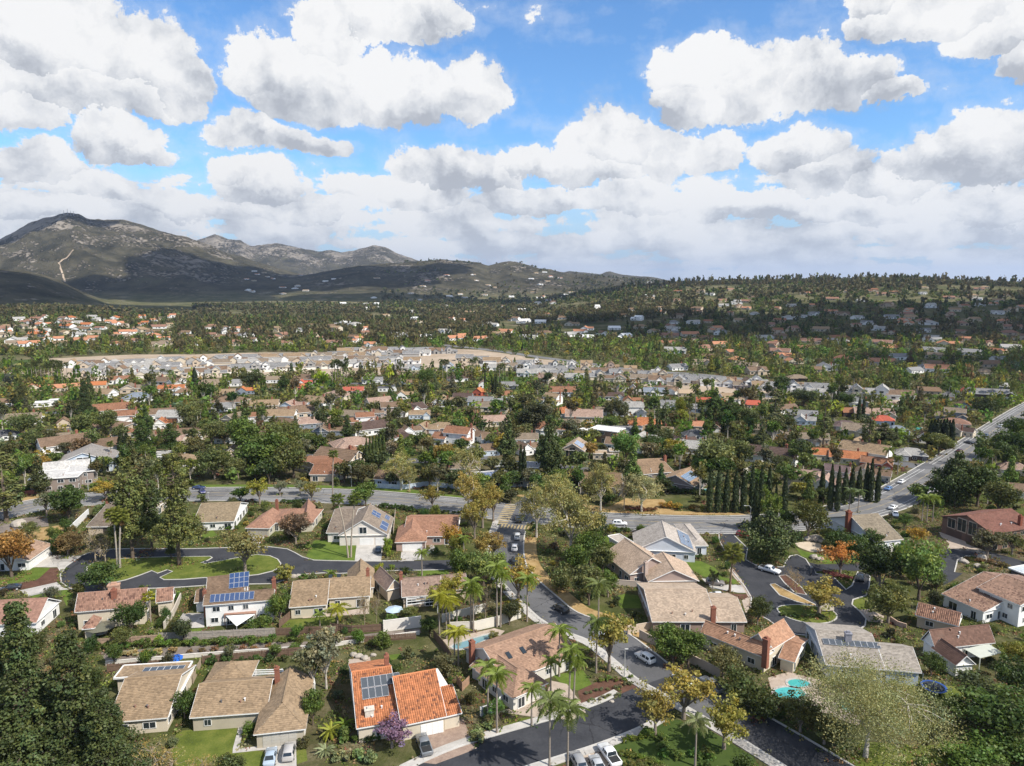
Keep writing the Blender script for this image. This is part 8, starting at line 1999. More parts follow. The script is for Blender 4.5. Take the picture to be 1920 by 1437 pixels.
def mass(name, items, n, size, label, seed=1):
 """items (x, y, z, h, w, tint, kind) -> one object"""
 tpl = {k: [template(k, n, size, seed + i * 7 + j) for i in range(4)] for j, k in enumerate(('broadleaf_tree', 'eucalyptus_tree', 'pine_tree', 'garden_tree'))}
 VV = []; CC = []
 by = {}
 for i, it in enumerate(items): by.setdefault((it[6], i % 4), []).append(it)
 for (k, i), L in by.items():
  v, c = tpl[k][i]
  A = np.array([(a[0], a[1], a[2], a[3], a[4]) for a in L]); Tn = np.array([a[5] for a in L])
  rng = np.random.default_rng(len(L)); th = rng.uniform(0, 6.28, len(L)); co, si = np.cos(th)[:, None], np.sin(th)[:, None]
  X = (v[None, :, 0] * co - v[None, :, 1] * si) * A[:, 4:5] + A[:, 0:1]
  Y = (v[None, :, 0] * si + v[None, :, 1] * co) * A[:, 4:5] + A[:, 1:2]
  Z = v[None, :, 2] * A[:, 3:4] + A[:, 2:3]
  VV.append(np.stack([X, Y, Z], -1).reshape(-1, 3)); CC.append((Tn[:, None, :] * c[None, :, :]).reshape(-1, 3))
 V = np.vstack(VV); Cc = np.vstack(CC); F = np.arange(len(V)).reshape(-1, 4)
 o = bpy.data.objects.new(name, mesh_np(name, V, F, M['ftint'], attrs={'tint': ('POINT', Cc)})); link(o)
 tag(o, label, None, None, 'stuff')
 print(name, len(items), len(F))
mass('woodland', rest, 58, .17, 'unbroken mass of garden trees between the farther roofs', 31)
def far_wood(n, r0, r1, seed, n_min):
 rng = np.random.default_rng(seed)
 r = np.sqrt(rng.uniform(r0 * r0, r1 * r1, n)); a = rng.uniform(-.70, .70, n)
 x = r * np.sin(a); y = r * np.cos(a); z = HT(x, y); z = np.where(r < 840, 0, z)
 nn = fbm(x / 130., y / 130., 4, 21); n2 = fbm(x / 600., y / 600., 3, 33)
 keep = nn > .36
 left = a < -.30 + 0.0
 keep &= ~((r > 1750) & (a < -.42)); keep &= ~((r > 2350) & (a < -.18)); keep &= ~((r > 2700) & (rng.random(n) < .5) & (a < .1)); keep &= ~((r > 3300) & (nn < .56))
 keep &= ~((z > 42) & (r > 2500) & (a < .15) & (nn < .60))
 # keep the estate, the dirt and the fields open
 hz = np.array([[h[1].x, h[1].y] for h in HPT])
 idx = np.nonzero(keep)[0]; out = []
 cell = {}
 for hx, hy in hz: cell.setdefault((int(hx // 20), int(hy // 20)), []).append((hx, hy))
 rr2 = random.Random(seed)
 for i in idx:
  X, Y = x[i], y[i]; ok = True
  if Y < 960 and occ(X, Y): continue
  gx, gy = int(X // 20), int(Y // 20)
  for p in (-1, 0, 1):
   for q_ in (-1, 0, 1):
    for hx, hy in cell.get((gx + p, gy + q_), ()):
     ddx, ddy = X - hx, Y - hy
     if ddx * ddx + ddy * ddy < 110 or (abs(ddx) < 9 and -16 < ddy < 0): ok = False
  if not ok: continue
  e = n2[i]
  if e > .50 or rr2.random() < .25: kind, h, w = 'eucalyptus_tree', rr2.uniform(10, 16), rr2.uniform(8, 12)
  elif rr2.random() < .12: kind, h, w = 'pine_tree', rr2.uniform(9, 15), rr2.uniform(6, 9)
  else: kind, h, w = 'broadleaf_tree', rr2.uniform(4.5, 9), rr2.uniform(7, 12)
  if 1850 < r[i] < 2350 and a[i] > .15 and rr2.random() < .12: h *= 1.9; w *= 1.3
  if rr2.random() < .8 and hides(X, Y, float(z[i]), h): continue
  if r[i] > 2300: w *= 1.25
  base = {'eucalyptus_tree': rr2.choice([(.055, .052, .028), (.055, .056, .030), (.045, .055, .024), (.064, .060, .034)]), 'pine_tree': (.028, .042, .016)}.get(kind) or rr2.choice([DG, MG, OL, (.05, .065, .022), (.035, .05, .018), OL, (.075, .085, .032)])
  f_ = rr2.uniform(.75, 1.2)
  out.append((X, Y, z[i] - .5, h, w, tuple(v * f_ for v in base), kind))
 return out
W1 = far_wood(11000, 850, 1500, 41, 1); W2 = far_wood(15000, 1500, 2500, 42, 1); W3 = far_wood(9000, 2500, 4200, 43, 1)
mass('distant_woods', W1, 26, .26, 'wooded valley floor beyond the new estate', 51)
mass('distant_woods', W2, 12, .42, 'dense dark woods climbing the far ridge', 61)
mass('distant_woods', W3, 7, .60, 'sparse trees dotting the distant foothills', 71)
# low growth on the bare ground of the yards
def undergrowth(n, r0, r1, size, seed, name, label):
 rng = np.random.default_rng(seed); V = []; Cc = []
 y = np.sqrt(rng.uniform(r0 * r0, r1 * r1, n)); x = rng.uniform(-.78, .78, n) * y
 nn = fbm(x / 9., y / 9., 3, 77)
 keep = np.array([occ(a, b) in (0, 4) for a, b in zip(x, y)]) & (nn > .40)
 x, y, nn = x[keep], y[keep], nn[keep]
 ce = np.stack([x, y, np.full(len(x), .12)], 1); rad = rng.uniform(.35, .9, len(x)) * (1 + y / 400)
 v, f, c = cards(ce, rad, 8, size, rng, outward=.2, flat=.55, upbias=.5)
 v[:, 2] = np.maximum(v[:, 2], .02)
 pal = np.array([(.05, .075, .02), (.07, .09, .025), (.04, .06, .02), (.10, .10, .05), (.09, .12, .03), (.12, .085, .05), (.13, .13, .08), (.10, .05, .04), (.15, .12, .05)])
 pk = pal[np.minimum((fbm(x / 3., y / 3., 2, 5) * 1.6 * len(pal) - 2 + rng.uniform(-1.5, 1.5, len(x))).astype(int) % len(pal), len(pal) - 1)]
 c = c * np.repeat(pk, 32, 0)
 o = bpy.data.objects.new(name, mesh_np(name, v, f, M['ftint'], attrs={'tint': ('POINT', c)})); link(o); tag(o, label, None, None, 'stuff'); print(name, len(f))
undergrowth(46000, 92, 240, .32, 81, 'undergrowth', 'low mixed ground planting in the yards and verges')
undergrowth(26000, 240, 620, .8, 82, 'undergrowth', 'rough growth between the farther lots')
# ---------------------------------------------------------------- vehicles
M['paint'] = mat_objcol('car_paint', 0.28, .5, 0.03, 0.5, 0.0, 0.6)
M['tyre'] = mat_objcol('rubber', 0.9, 2, 0.1)
# stations along the body: x, half width, sill z, belt z, roof half width, roof z
SHAPES = {
 'suv': (4.8, [(-2.4, .78, .45, .78, .70, .80), (-2.3, .93, .32, .98, .74, 1.25), (-2.0, .96, .28, 1.02, .70, 1.66), (-1.0, .97, .26, 1.02, .71, 1.74), (.1, .97, .26, 1.0, .70, 1.72), (.55, .97, .26, 1.0, .70, 1.60), (1.15, .96, .27, 1.0, .86, 1.05), (2.0, .93, .30, .95, .82, .96), (2.35, .82, .36, .72, .72, .74)]),
 'sedan': (4.7, [(-2.35, .75, .45, .80, .68, .82), (-2.25, .90, .32, .96, .80, .98), (-1.6, .92, .27, .98, .80, 1.03), (-.95, .93, .25, .95, .66, 1.38), (0, .93, .25, .93, .65, 1.44), (.45, .93, .25, .92, .65, 1.38), (1.1, .92, .26, .92, .80, .98), (2.0, .89, .30, .84, .76, .86), (2.35, .76, .36, .62, .66, .64)]),
 'pickup': (5.7, [(-2.85, .95, .5, 1.06, .93, 1.08), (-2.8, .97, .42, 1.10, .95, 1.12), (-1.1, .98, .40, 1.10, .95, 1.12), (-1.0, .98, .40, 1.12, .76, 1.80), (.1, .98, .40, 1.12, .75, 1.86), (.6, .98, .40, 1.12, .75, 1.76), (1.2, .97, .40, 1.12, .88, 1.18), (2.4, .95, .42, 1.06, .86, 1.10), (2.8, .86, .48, .85, .8, .88)])}
CARP = {}
def car_meshes(kind):
 L, st = SHAPES[kind]; mb = MB(); rings = []
 for x, w, zs, zb, wr, zr in st:
  k0 = len(mb.v)
  for y, z in ((-w * .92, zs), (-w, (zs + zb) / 2), (-w, zb), (-wr, zr), (0, zr + .03), (wr, zr), (w, zb), (w, (zs + zb) / 2), (w * .92, zs)): mb.v.append((x, y, z))
  rings.append(k0)
 def fc(ix): mb.f.append(ix); mb.uv.extend([(0, 0)] * len(ix)); mb.mi.append(0)
 for a, b in zip(rings, rings[1:]):
  for k in range(8): fc((a + k, b + k, b + k + 1, a + k + 1))
  fc((a + 8, b + 8, b, a))
 fc(tuple(rings[0] + k for k in range(9))); fc(tuple(rings[-1] + 8 - k for k in range(9)))
 body = mb.mesh(kind + '_body', M['paint'], True)
 g_ = MB()
 for i in range(len(st) - 1):          # glazing over the cabin
  s0, s1 = st[i], st[i + 1]; c0, c1 = s0[5] - s0[3], s1[5] - s1[3]
  if kind == 'pickup' and s1[0] < -1.02: continue
  e = .015
  if c0 > .3 and c1 > .3:
   for sg in (-1, 1):
    f0 = lambda s, t: Vector((s[0], sg * (s[1] + (s[4] - s[1]) * t + e), s[3] + (s[5] - s[3]) * t))
    xm = .08
    g_.face([f0(s0, .12) + Vector((xm, 0, 0)), f0(s1, .12) - Vector((xm, 0, 0)), f0(s1, .86) - Vector((xm, 0, 0)), f0(s0, .86) + Vector((xm, 0, 0))])
  elif max(c0, c1) > .3:            # windscreen / rear window
   a, b = (s0, s1)
   up = Vector((.02 if c1 < c0 else -.02, 0, .03))
   g_.face([Vector((a[0], -a[4] * .9, a[5])) + up, Vector((b[0], -b[4] * .9, b[5])) + up, Vector((b[0], b[4] * .9, b[5])) + up, Vector((a[0], a[4] * .9, a[5])) + up])
 glass = g_.mesh(kind + '_glass', M['glass'])
 if kind == 'pickup':
  b_ = MB(); b_.box((-1.95, 0, 1.14), (1.55, 1.6, .04)); bed = b_.mesh('bed', M['tyre'])
 else: bed = None
 CARP[kind] = (L, body, glass, bed)
def wheel_meshes():
 mb = MB(); mb.tube([(0, -.11, 0), (0, .11, 0)], .35, 14); mb.f.append(tuple(range(13, -1, -1))); mb.uv.extend([(0, 0)] * 14); mb.mi.append(0)
 r = MB(); r.tube([(0, -.125, 0), (0, .125, 0)], .21, 10); r.f.append(tuple(range(9, -1, -1))); r.uv.extend([(0, 0)] * 10); r.mi.append(0)
 return mb.mesh('tyre', M['tyre']), r.mesh('rim', M['metal'])
for k_ in SHAPES: car_meshes(k_)
TY, RM = wheel_meshes()
lb = MB(); lb.box((0, 0, 0), (.08, .34, .14)); LAMP = lb.mesh('lamp', M['metal'])
def car(label, kind, pos, heading, col, sc_=1.0):
 """heading in degrees: 0 = front towards +x (photo right), 90 = away from the viewer"""
 L, body, glass, bed = CARP[kind]
 r = empty({'suv': 'parked_suv', 'sedan': 'car', 'pickup': 'pickup_truck'}[kind], (pos.x, pos.y, pos.z + .03), D2R(heading)); r.scale = (sc_,) * 3
 tag(r, label, {'suv': 'suv', 'sedan': 'car', 'pickup': 'pickup truck'}[kind])
 def add(n, me, loc, c=None, par=r):
  o = bpy.data.objects.new(n, me); link(o, par, loc)
  if c: o.color = c4(c)
  return o
 add('body', body, (0, 0, 0), col); add('windows', glass, (0, 0, 0))
 if bed: add('truck_bed', bed, (0, 0, 0), (.03, .03, .03))
 for x in (-L * .31, L * .30):
  for y in (-.86, .86):
   w = add('wheel', TY, (x, y, .35), (.02, .02, .02)); add('rim', RM, (0, 0, 0), (.5, .5, .5), w)
 for y in (-.6, .6):
  add('headlight', LAMP, (L * .475, y, .70), (.8, .8, .8)); add('tail_light', LAMP, (-L * .478, y, .82), (.45, .02, .02))
def hd(a, b):
 d = Q(*b) - Q(*a); return math.degrees(math.atan2(d.y, d.x))
WH = (.78, .78, .77); BK = (.025, .027, .03); SV = (.45, .46, .47); GY = (.16, .17, .18); BL = (.05, .09, .17); RD = (.30, .04, .04)
for lab, kind, at, to, col in (
 ('silver hatchback seen from above, left of two cars on the tan house drive', 'sedan', ('1', 1522, 1125), ('1', 1535, 1060), (.35, .42, .50)), ('pale grey car with dark roof glass, right of two on the tan house drive', 'suv', ('1', 1628, 1095), ('1', 1640, 1030), (.42, .40, .38)),
 ('dark grey pickup truck with open bed on the orange tiled house drive', 'pickup', ('2', 585, 1058), ('2', 560, 990), GY),
 ('white pickup truck parked at the bottom edge of the lower street', 'pickup', ('2', 1625, 1115), ('2', 1585, 1060), WH), ('grey van half hidden by palms at the bottom edge', 'suv', ('2', 1450, 1150), ('2', 1425, 1100), (.3, .3, .3)), ('silver car left of the white pickup truck', 'sedan', ('2', 1560, 1170), ('2', 1535, 1120), SV),
 ('white estate suv with black roof glass driving down the side street', 'suv', ('3', 24, 502), ('3', -60, 450), WH), ('black suv driving on the side street bend', 'suv', ('c', 1400, 1085), ('c', 1300, 1020), BK), ('white car under the yellow street tree', 'sedan', ('2', 1610, 450), ('2', 1650, 480), WH),
 ('light grey car parked under the golden yellow tree on the lower street', 'sedan', ('3', 215, 615), ('3', 150, 570), (.5, .52, .5)), ('dark grey pickup truck beside the beige wall on the lower street', 'pickup', ('3', 355, 640), ('3', 270, 580), GY),
 ('black car waiting at the painted crossing', 'suv', ('c', 1015, 278), ('c', 1000, 200), BK), ('silver suv first behind the crossing', 'suv', ('c', 1008, 430), ('c', 1012, 360), (.5, .5, .5)), ('silver suv second behind the crossing', 'suv', ('c', 984, 532), ('c', 990, 460), (.48, .48, .50)),
 ('black suv third in the queue on the side street', 'suv', ('c', 988, 650), ('c', 984, 580), BK), ('white suv fourth in the queue, half under trees', 'suv', ('c', 1050, 772), ('c', 1005, 700), WH),
 ('white suv on the main road right of the crossing', 'suv', ('d', 105, 312), ('d', 200, 315), WH), ('black jeep like suv on the main road near the lamp post', 'suv', ('d', 1230, 330), ('d', 1130, 328), BK), ('red car at the cul-de-sac mouth', 'suv', ('d', 1225, 420), ('d', 1300, 440), RD),
 ('white pickup truck with ladder rack on the black cul-de-sac', 'pickup', ('d', 1455, 735), ('d', 1560, 765), WH), ('bronze grey estate car on the tan gabled house drive', 'suv', ('d', 965, 848), ('d', 1060, 855), (.2, .18, .17)), ('white car behind the pink roof corner', 'sedan', ('d', 1000, 965), ('d', 1060, 968), WH),
 ('black sedan parked beside the reddish shrubs', 'sedan', ('e', 445, 800), ('e', 460, 720), BK), ('silver blue car by the weathered roof garage', 'sedan', ('e', 790, 520), ('e', 830, 540), SV), ('blue car left of the silver blue car by the garage', 'sedan', ('e', 615, 525), ('e', 600, 500), BL),
 ('white car heading up the far main road', 'sedan', ('e', 742, 165), ('e', 800, 130), WH), ('white car following the one on the far main road', 'sedan', ('e', 760, 225), ('e', 770, 260), WH),
 ('blue sedan parked at the kerb on the main road bend', 'sedan', ('j', 700, 1145), ('j', 760, 1110), (.12, .22, .42)), ('white car parked in front of the brown roofed house', 'sedan', ('j', 818, 1085), ('j', 860, 1060), WH), ('black car on the cream house drive', 'sedan', ('j', 640, 1082), ('j', 600, 1075), BK),
 ('dark car in the far side street', 'sedan', ('j', 1425, 730), ('j', 1380, 720), BK), ('blue grey car at the far kerb', 'sedan', ('j', 1580, 665), ('j', 1610, 645), (.1, .13, .18)), ('dark red car at the kerb', 'sedan', ('j', 1338, 805), ('j', 1370, 785), (.12, .03, .04)), ('white van at the road far end', 'suv', ('j', 1710, 585), ('j', 1730, 575), WH),
 ('dark blue car on the blue solar gable house drive', 'sedan', ('b', 1580, 545), ('b', 1592, 470), (.04, .06, .09)), ('dark blue car on the left main road', 'sedan', ('f', 1790, 1138), ('f', 1840, 1138), (.03, .05, .12)), ('white jeep under the right twin pine', 'suv', ('a', 1488, 465), ('a', 1480, 420), WH),
 ('black car by the mulch bed at the left edge', 'sedan', ('a', 100, 895), ('a', 30, 905), BK), ('second dark car by the left edge, partly hidden', 'sedan', ('a', 1822, 20), ('g', 60, 1262), (.05, .05, .14)), ('white car in the middle distance street', 'sedan', ('f', 1850, 240), ('g', 0, 242), WH),
 ('silver car in front of the flat solar house', 'sedan', ('h', 770, 925), ('h', 830, 925), SV), ('white car under the twin cedars', 'sedan', ('h', 1100, 945), ('h', 1040, 945), WH)):
 p = Q(*at); px, py = q(*at)
 car(lab, kind, p, hd(at, to), col)
# ---------------------------------------------------------------- fences and walls: panels and posts
def fence(label, pts, h, kind='board', col=C['woodgrey'], name='fence', cat='fence', th=.06, step=2.4, z0=0.0):
 pl = mixpx(pts); base = Vector((*pl[0], 0)); root = empty(name, base); tag(root, label, cat)
 lines = [Vector((*p, 0)) - base for p in pl]
 wall = kind == 'wall'
 npan = 0
 for a, b in zip(lines, lines[1:]):
  d = b - a; ln = d.length; n = max(1, round(ln / (6.0 if wall else step))); ang = math.atan2(d.y, d.x)
  for i in range(n):
   c = a + d * ((i + .5) / n); mb = MB(); pw = ln / n
   if wall: mb.box((0, 0, h / 2), (pw, .2, h)); mb.box((0, 0, h + .04), (pw, .28, .08))
   else:
    k = max(2, int(pw / .3)); bw = pw / k
    for j in range(k): mb.box((-pw / 2 + bw * (j + .5), .02 * (j % 2), h / 2), (bw * .93, .03, h * (1 + .015 * ((j * 7) % 3))))
    mb.box((0, -.04, h * .25), (pw, .05, .1)); mb.box((0, -.04, h * .8), (pw, .05, .1))
   mb.obj('wall_panel' if wall else 'fence_panel', M['wall' if wall else 'wood'], root, c, ang, color=col); npan += 1
   if npan > 60: break
   mb = MB(); mb.box((0, 0, h * .52), (.3 if wall else .12, .3 if wall else .12, h * 1.05 + .08)); mb.obj('post', M['wall' if wall else 'wood'], root, a + d * (i / n), ang, color=col)
WGY = (.34, .30, .26); WBR = (.16, .105, .075); CRM = (.50, .45, .38)
for lab, pts, h, kd, col in (
 ('weathered grey board fence above the round shrub row', [('1', 895, 457), ('1', 1200, 445), ('1', 1550, 427)], 1.9, 'board', WGY), ('dark brown board fence continuing right of the grey one', [('1', 1555, 427), ('1', 1900, 412), ('2', 60, 398), ('2', 180, 412), ('2', 355, 402)], 1.8, 'board', WBR),
 ('brown post and rail like fence left of the grey board fence', [('1', 505, 484), ('1', 700, 470), ('1', 895, 457)], 1.5, 'board', (.36, .26, .19)), ('low white retaining wall along the bark bank', [('1', 600, 592), ('1', 1100, 548), ('1', 1780, 500), ('2', 40, 492), ('2', 300, 455), ('2', 560, 420)], .8, 'wall', (.62, .58, .52)),
 ('brown fence behind the blue parasol', [('1', 605, 635), ('1', 800, 615), ('1', 960, 602)], 1.7, 'board', WBR), ('brown fence behind the white pergola', [('1', 1140, 585), ('1', 1400, 560), ('1', 1700, 532)], 1.7, 'board', WBR),
 ('fence between the two tan tiled houses', [('1', 1130, 600), ('1', 1085, 700)], 1.8, 'board', (.35, .28, .2)), ('pale garden wall below the glazed patio house', [('2', 360, 405), ('2', 570, 378)], 2.6, 'wall', (.66, .62, .56)), ('white wall behind the palm cluster, upper', [('2', 690, 352), ('2', 930, 290)], 1.9, 'wall', (.60, .57, .50)),
 ('white wall behind the palm cluster, lower', [('2', 730, 405), ('2', 870, 400), ('2', 1000, 370), ('2', 1130, 325)], 2.2, 'wall', (.62, .58, .50)), ('dark fence down the side of the pool yard', [('2', 640, 440), ('2', 690, 500), ('2', 740, 575)], 1.9, 'board', WBR), ('brown fence left of the gum tree base', [('2', 20, 480), ('2', 300, 460), ('2', 540, 445)], 1.4, 'board', WBR),
 ('brown fence right of the orange tiled roof', [('2', 770, 700), ('2', 800, 740), ('2', 840, 700)], 1.8, 'board', (.33, .21, .14)), ('white gate wall over the blue bin', [('2', 905, 880), ('2', 985, 855), ('2', 1040, 790)], 1.7, 'wall', (.6, .58, .54)),
 ('pale blue vinyl fence north of the main road', [('g', 1560, 1128), ('g', 1760, 1140), ('h', 0, 1140), ('h', 200, 1110), ('h', 350, 1128), ('h', 500, 1140)], 1.8, 'board', (.46, .52, .58)), ('white zigzag garden wall beside the grey brown house', [('a', 640, 380), ('a', 720, 300), ('a', 800, 225)], 2.2, 'wall', (.74, .73, .72)),
 ('pale retaining wall above the cypress row', [('i', 1220, 1015), ('i', 1400, 925), ('i', 1500, 975)], 2.4, 'wall', (.62, .58, .50)), ('beige wall along the lower street, upper length', [('3', -60, 372), ('3', 90, 345)], 1.9, 'wall', (.48, .39, .30)), ('beige wall along the lower street, long length', [('3', 0, 392), ('3', 110, 450), ('3', 260, 520), ('3', 400, 592)], 1.9, 'wall', (.44, .36, .28)),
 ('white estate boundary wall, western stretch', [('f', 850, 160), ('f', 1300, 145), ('f', 1900, 110), ('g', 200, 108), ('g', 700, 80), ('g', 1250, 50)], 1.9, 'wall', (.66, .63, .56)), ('white wall by the new estate main road', [('j', 350, 400), ('j', 680, 420), ('j', 980, 380)], 1.6, 'wall', (.66, .63, .58)),
 ('cream wall right of the terracotta house', [('a', 1480, 1245), ('a', 1560, 1130), ('a', 1630, 980)], 1.6, 'wall', CRM), ('fence right of the solar gable house', [('b', 1735, 210), ('b', 1715, 400)], 1.9, 'board', (.44, .38, .31)), ('brown fence beside the light garden', [('b', 690, 1240), ('b', 790, 1150)], 1.8, 'board', WBR), ('low beige wall by the oak', [('e', 720, 1180), ('e', 780, 1220), ('e', 860, 1245)], 1.1, 'wall', (.5, .36, .28)),
 ('red brick wall by the mansard house', [('f', 215, 1195), ('f', 370, 1180)], 1.5, 'wall', (.33, .13, .10)), ('white wall by the far right houses', [('j', 1600, 1025), ('j', 1900, 1070)], 1.2, 'wall', (.6, .57, .52)), ('pale wall of the pool yard by cypresses', [('d', 330, 875), ('d', 40, 850)], 1.5, 'wall', (.5, .42, .35))):
 fence(lab, pts, h, kd, col, name='garden_wall' if kd == 'wall' else 'fence', cat='wall' if kd == 'wall' else 'fence')
# ---------------------------------------------------------------- garden things
def water(name, label, pts, col, cat='pool'):
 poly = smooth_line(mixpx(pts), 4, True)
 m, nt = new_mat(name + '_water'); g = N(nt); b = g.n('ShaderNodeBsdfPrincipled'); b.inputs['Base Color'].default_value = (*col, 1); b.inputs['Roughness'].default_value = .08
 pos = g.n('ShaderNodeNewGeometry').outputs['Position']; bp = g.n('ShaderNodeBump'); bp.inputs['Strength'].default_value = .3; nt.links.new(g.noise(pos, 2.5, 3), bp.inputs['Height']); nt.links.new(bp.outputs[0], b.inputs['Normal'])
 o = g.n('ShaderNodeOutputMaterial'); nt.links.new(b.outputs[0], o.inputs[0])
 c = Vector((sum(p[0] for p in poly) / len(poly), sum(p[1] for p in poly) / len(poly), 0)); root = empty(name, c); tag(root, label, cat)
 mb = MB(); mb.face([(p[0] - c.x, p[1] - c.y, .05) for p in poly]); mb.obj('water', m, root)
 ring = [(p[0] - c.x, p[1] - c.y) for p in poly] + [(poly[0][0] - c.x, poly[0][1] - c.y)]
 L = offset_line(ring, .25); R = offset_line(ring, -.25); mb = MB()
 for i in range(len(ring) - 1):
  mb.face([(*R[i], .10), (*R[i + 1], .10), (*L[i + 1], .10), (*L[i], .10)]); mb.face([(*R[i], 0), (*R[i + 1], 0), (*R[i + 1], .10), (*R[i], .10)]); mb.face([(*L[i], 0), (*L[i + 1], 0), (*L[i + 1], .10), (*L[i], .10)])
 mb.obj('coping', M['concrete'], root)
water('swimming_pool', 'round spa like turquoise pool next to the amber tiled house', [('3', 735, 605), ('3', 780, 595), ('3', 840, 608), ('3', 855, 630), ('3', 800, 642), ('3', 745, 632)], (.06, .36, .34))
water('swimming_pool', 'turquoise pool under the left part of the huge sycamore', [('3', 665, 655), ('3', 720, 635), ('3', 800, 645), ('3', 835, 680), ('3', 770, 705), ('3', 690, 695)], (.08, .40, .38))
water('swimming_pool', 'turquoise pool showing through the huge sycamore', [('3', 985, 700), ('3', 1030, 688), ('3', 1085, 712), ('3', 1095, 755), ('3', 1045, 765), ('3', 1000, 735)], (.07, .38, .34))
water('swimming_pool', 'small pool beside the solar strip house', [('i', 840, 1142), ('i', 925, 1140), ('i', 930, 1172), ('i', 850, 1175)], (.12, .42, .38)); water('swimming_pool', 'far turquoise pool on the right', [('j', 922, 588), ('j', 1000, 585), ('j', 1005, 612), ('j', 925, 612)], (.05, .36, .34))
water('swimming_pool', 'covered pool behind the corner house', [('2', 745, 480), ('2', 960, 415), ('2', 985, 430), ('2', 800, 505)], (.16, .28, .30))
def thing(name, label, cat, at, z=0):
 p = Q(*at) if isinstance(at, tuple) else at
 r = empty(name, (p.x, p.y, z)); return tag(r, label, cat)
def slab(name, label, cat, corners, zt, col, posts=True, mat='trim', slats=0):
 """a raised cover on posts, corners read at its own height"""
 w = [Q(*c, zt) for c in corners]; c = sum(w, Vector()) / len(w); c.z = 0
 r = empty(name, c); tag(r, label, cat); w = [p - c for p in w]
 if slats:
  for i in range(slats):
   t = (i + .5) / slats; a = w[0].lerp(w[3], t); b = w[1].lerp(w[2], t); m_ = MB(); m_.box((0, 0, 0), ((b - a).length, .14, .16)); m_.obj('beam', M[mat], r, (a + b) / 2, math.atan2((b - a).y, (b - a).x), color=col)
  for a, b in ((w[0], w[3]), (w[1], w[2])): m_ = MB(); m_.box((0, 0, -.16), ((b - a).length, .14, .16)); m_.obj('beam', M[mat], r, (a + b) / 2, math.atan2((b - a).y, (b - a).x), color=col)
 else:
  m_ = MB(); m_.face([p + Vector((0, 0, .06)) for p in w]); m_.face([p - Vector((0, 0, .06)) for p in w][::-1])
  for a, b in zip(w, w[1:] + w[:1]): m_.face([a - Vector((0, 0, .06)), b - Vector((0, 0, .06)), b + Vector((0, 0, .06)), a + Vector((0, 0, .06))])
  m_.obj('roof', M[mat], r, color=col)
 if posts:
  for p in w: m_ = MB(); m_.box((0, 0, zt / 2), (.14, .14, zt)); m_.obj('post', M[mat], r, (p.x * .96, p.y * .96, 0), color=col)
slab('pergola', 'white pergola behind the hipped tan house, left length', 'pergola', [('1', 1375, 665), ('1', 1600, 655), ('1', 1590, 612), ('1', 1385, 615)], 2.6, C['white'], slats=4)
slab('pergola', 'white pergola at the right corner of the hipped tan house', 'pergola', [('1', 1660, 700), ('1', 1772, 695), ('1', 1765, 652), ('1', 1660, 655)], 2.6, C['white'], slats=4)
slab('patio_cover', 'flat white patio cover right of the orange tiled roof', 'patio cover', [('2', 655, 722), ('2', 718, 702), ('2', 662, 612), ('2', 612, 618)], 2.9, (.72, .70, .66))
slab('patio_cover', 'glazed white patio roof below the rose brown roof', 'patio cover', [('2', 487, 262), ('2', 665, 240), ('2', 662, 196), ('2', 487, 212)], 2.7, (.66, .66, .64), slats=3)
slab('patio_cover', 'pale green patio cover beside the dark brown roof', 'patio cover', [('3', 1700, 492), ('3', 1812, 465), ('3', 1740, 420), ('3', 1622, 447)], 2.7, (.48, .50, .43)); slab('patio_cover', 'sloping rose tile porch roof on the white solar two storey house', 'porch', [('b', 190, 1120), ('b', 482, 1106), ('b', 480, 1070), ('b', 205, 1086)], 2.8, (.33, .19, .14), mat='roof')
slab('carport', 'brown pergola by the tan gabled house patio', 'pergola', [('d', -30, 620), ('d', 60, 620), ('d', 60, 575), ('d', -20, 575)], 2.6, (.2, .14, .1), slats=5)
s_ = thing('sail_awning', 'white triangular shade sail behind the white solar two storey house', 'awning', ('b', 330, 1150)); w_ = [Q('b', 210, 1128, 2.8) - s_.location, Q('b', 472, 1112, 2.8) - s_.location, Q('b', 305, 1222, 2.2) - s_.location]
m_ = MB(); m_.face(w_); m_.face([p - Vector((0, 0, .03)) for p in w_][::-1]); m_.obj('sail', M['trim'], s_, color=(.78, .77, .74))
for p in w_: m_ = MB(); m_.tube([(p.x, p.y, 0), (p.x, p.y, p.z + .1)], .05, 6); m_.obj('pole', M['metal'], s_, color=(.5, .5, .5))
def parasol(label, at, r, h, col):
 o = thing('parasol', label, 'parasol', at); m_ = MB(); n = 8
 for i in range(n):
  a, b = 2 * math.pi * i / n, 2 * math.pi * (i + 1) / n; m_.face([(0, 0, h), (r * math.cos(a), r * math.sin(a), h - r * .28), (r * math.cos(b), r * math.sin(b), h - r * .28)])
 m_.obj('canopy', M['metal'], o, color=col); m_ = MB(); m_.tube([(0, 0, 0), (0, 0, h)], .04, 6); m_.obj('pole', M['metal'], o, color=(.5, .45, .4)); m_ = MB(); m_.tube([(0, 0, .68), (0, 0, .74)], r * .4, 10); m_.obj('table', M['trim'], o, color=(.4, .4, .4))
parasol('bright blue parasol behind the tan roof', ('1', 985, 612), 1.7, 2.7, (.02, .12, .50)); parasol('large pale blue parasol on the patio by the pale wall', ('b', 1725, 1150), 2.1, 2.8, (.42, .52, .60)); parasol('olive fabric gazebo below the terracotta house', ('1', 575, 425), 3.0, 2.9, (.13, .125, .085))
t_ = thing('trampoline', 'round black trampoline with blue rim near the dark brown house', 'trampoline', ('3', 1468, 655)); m_ = MB(); m_.tube([(0, 0, .86), (0, 0, .88)], 1.9, 20); m_.obj('mat', M['tyre'], t_, color=(.03, .035, .045)); m_ = MB()
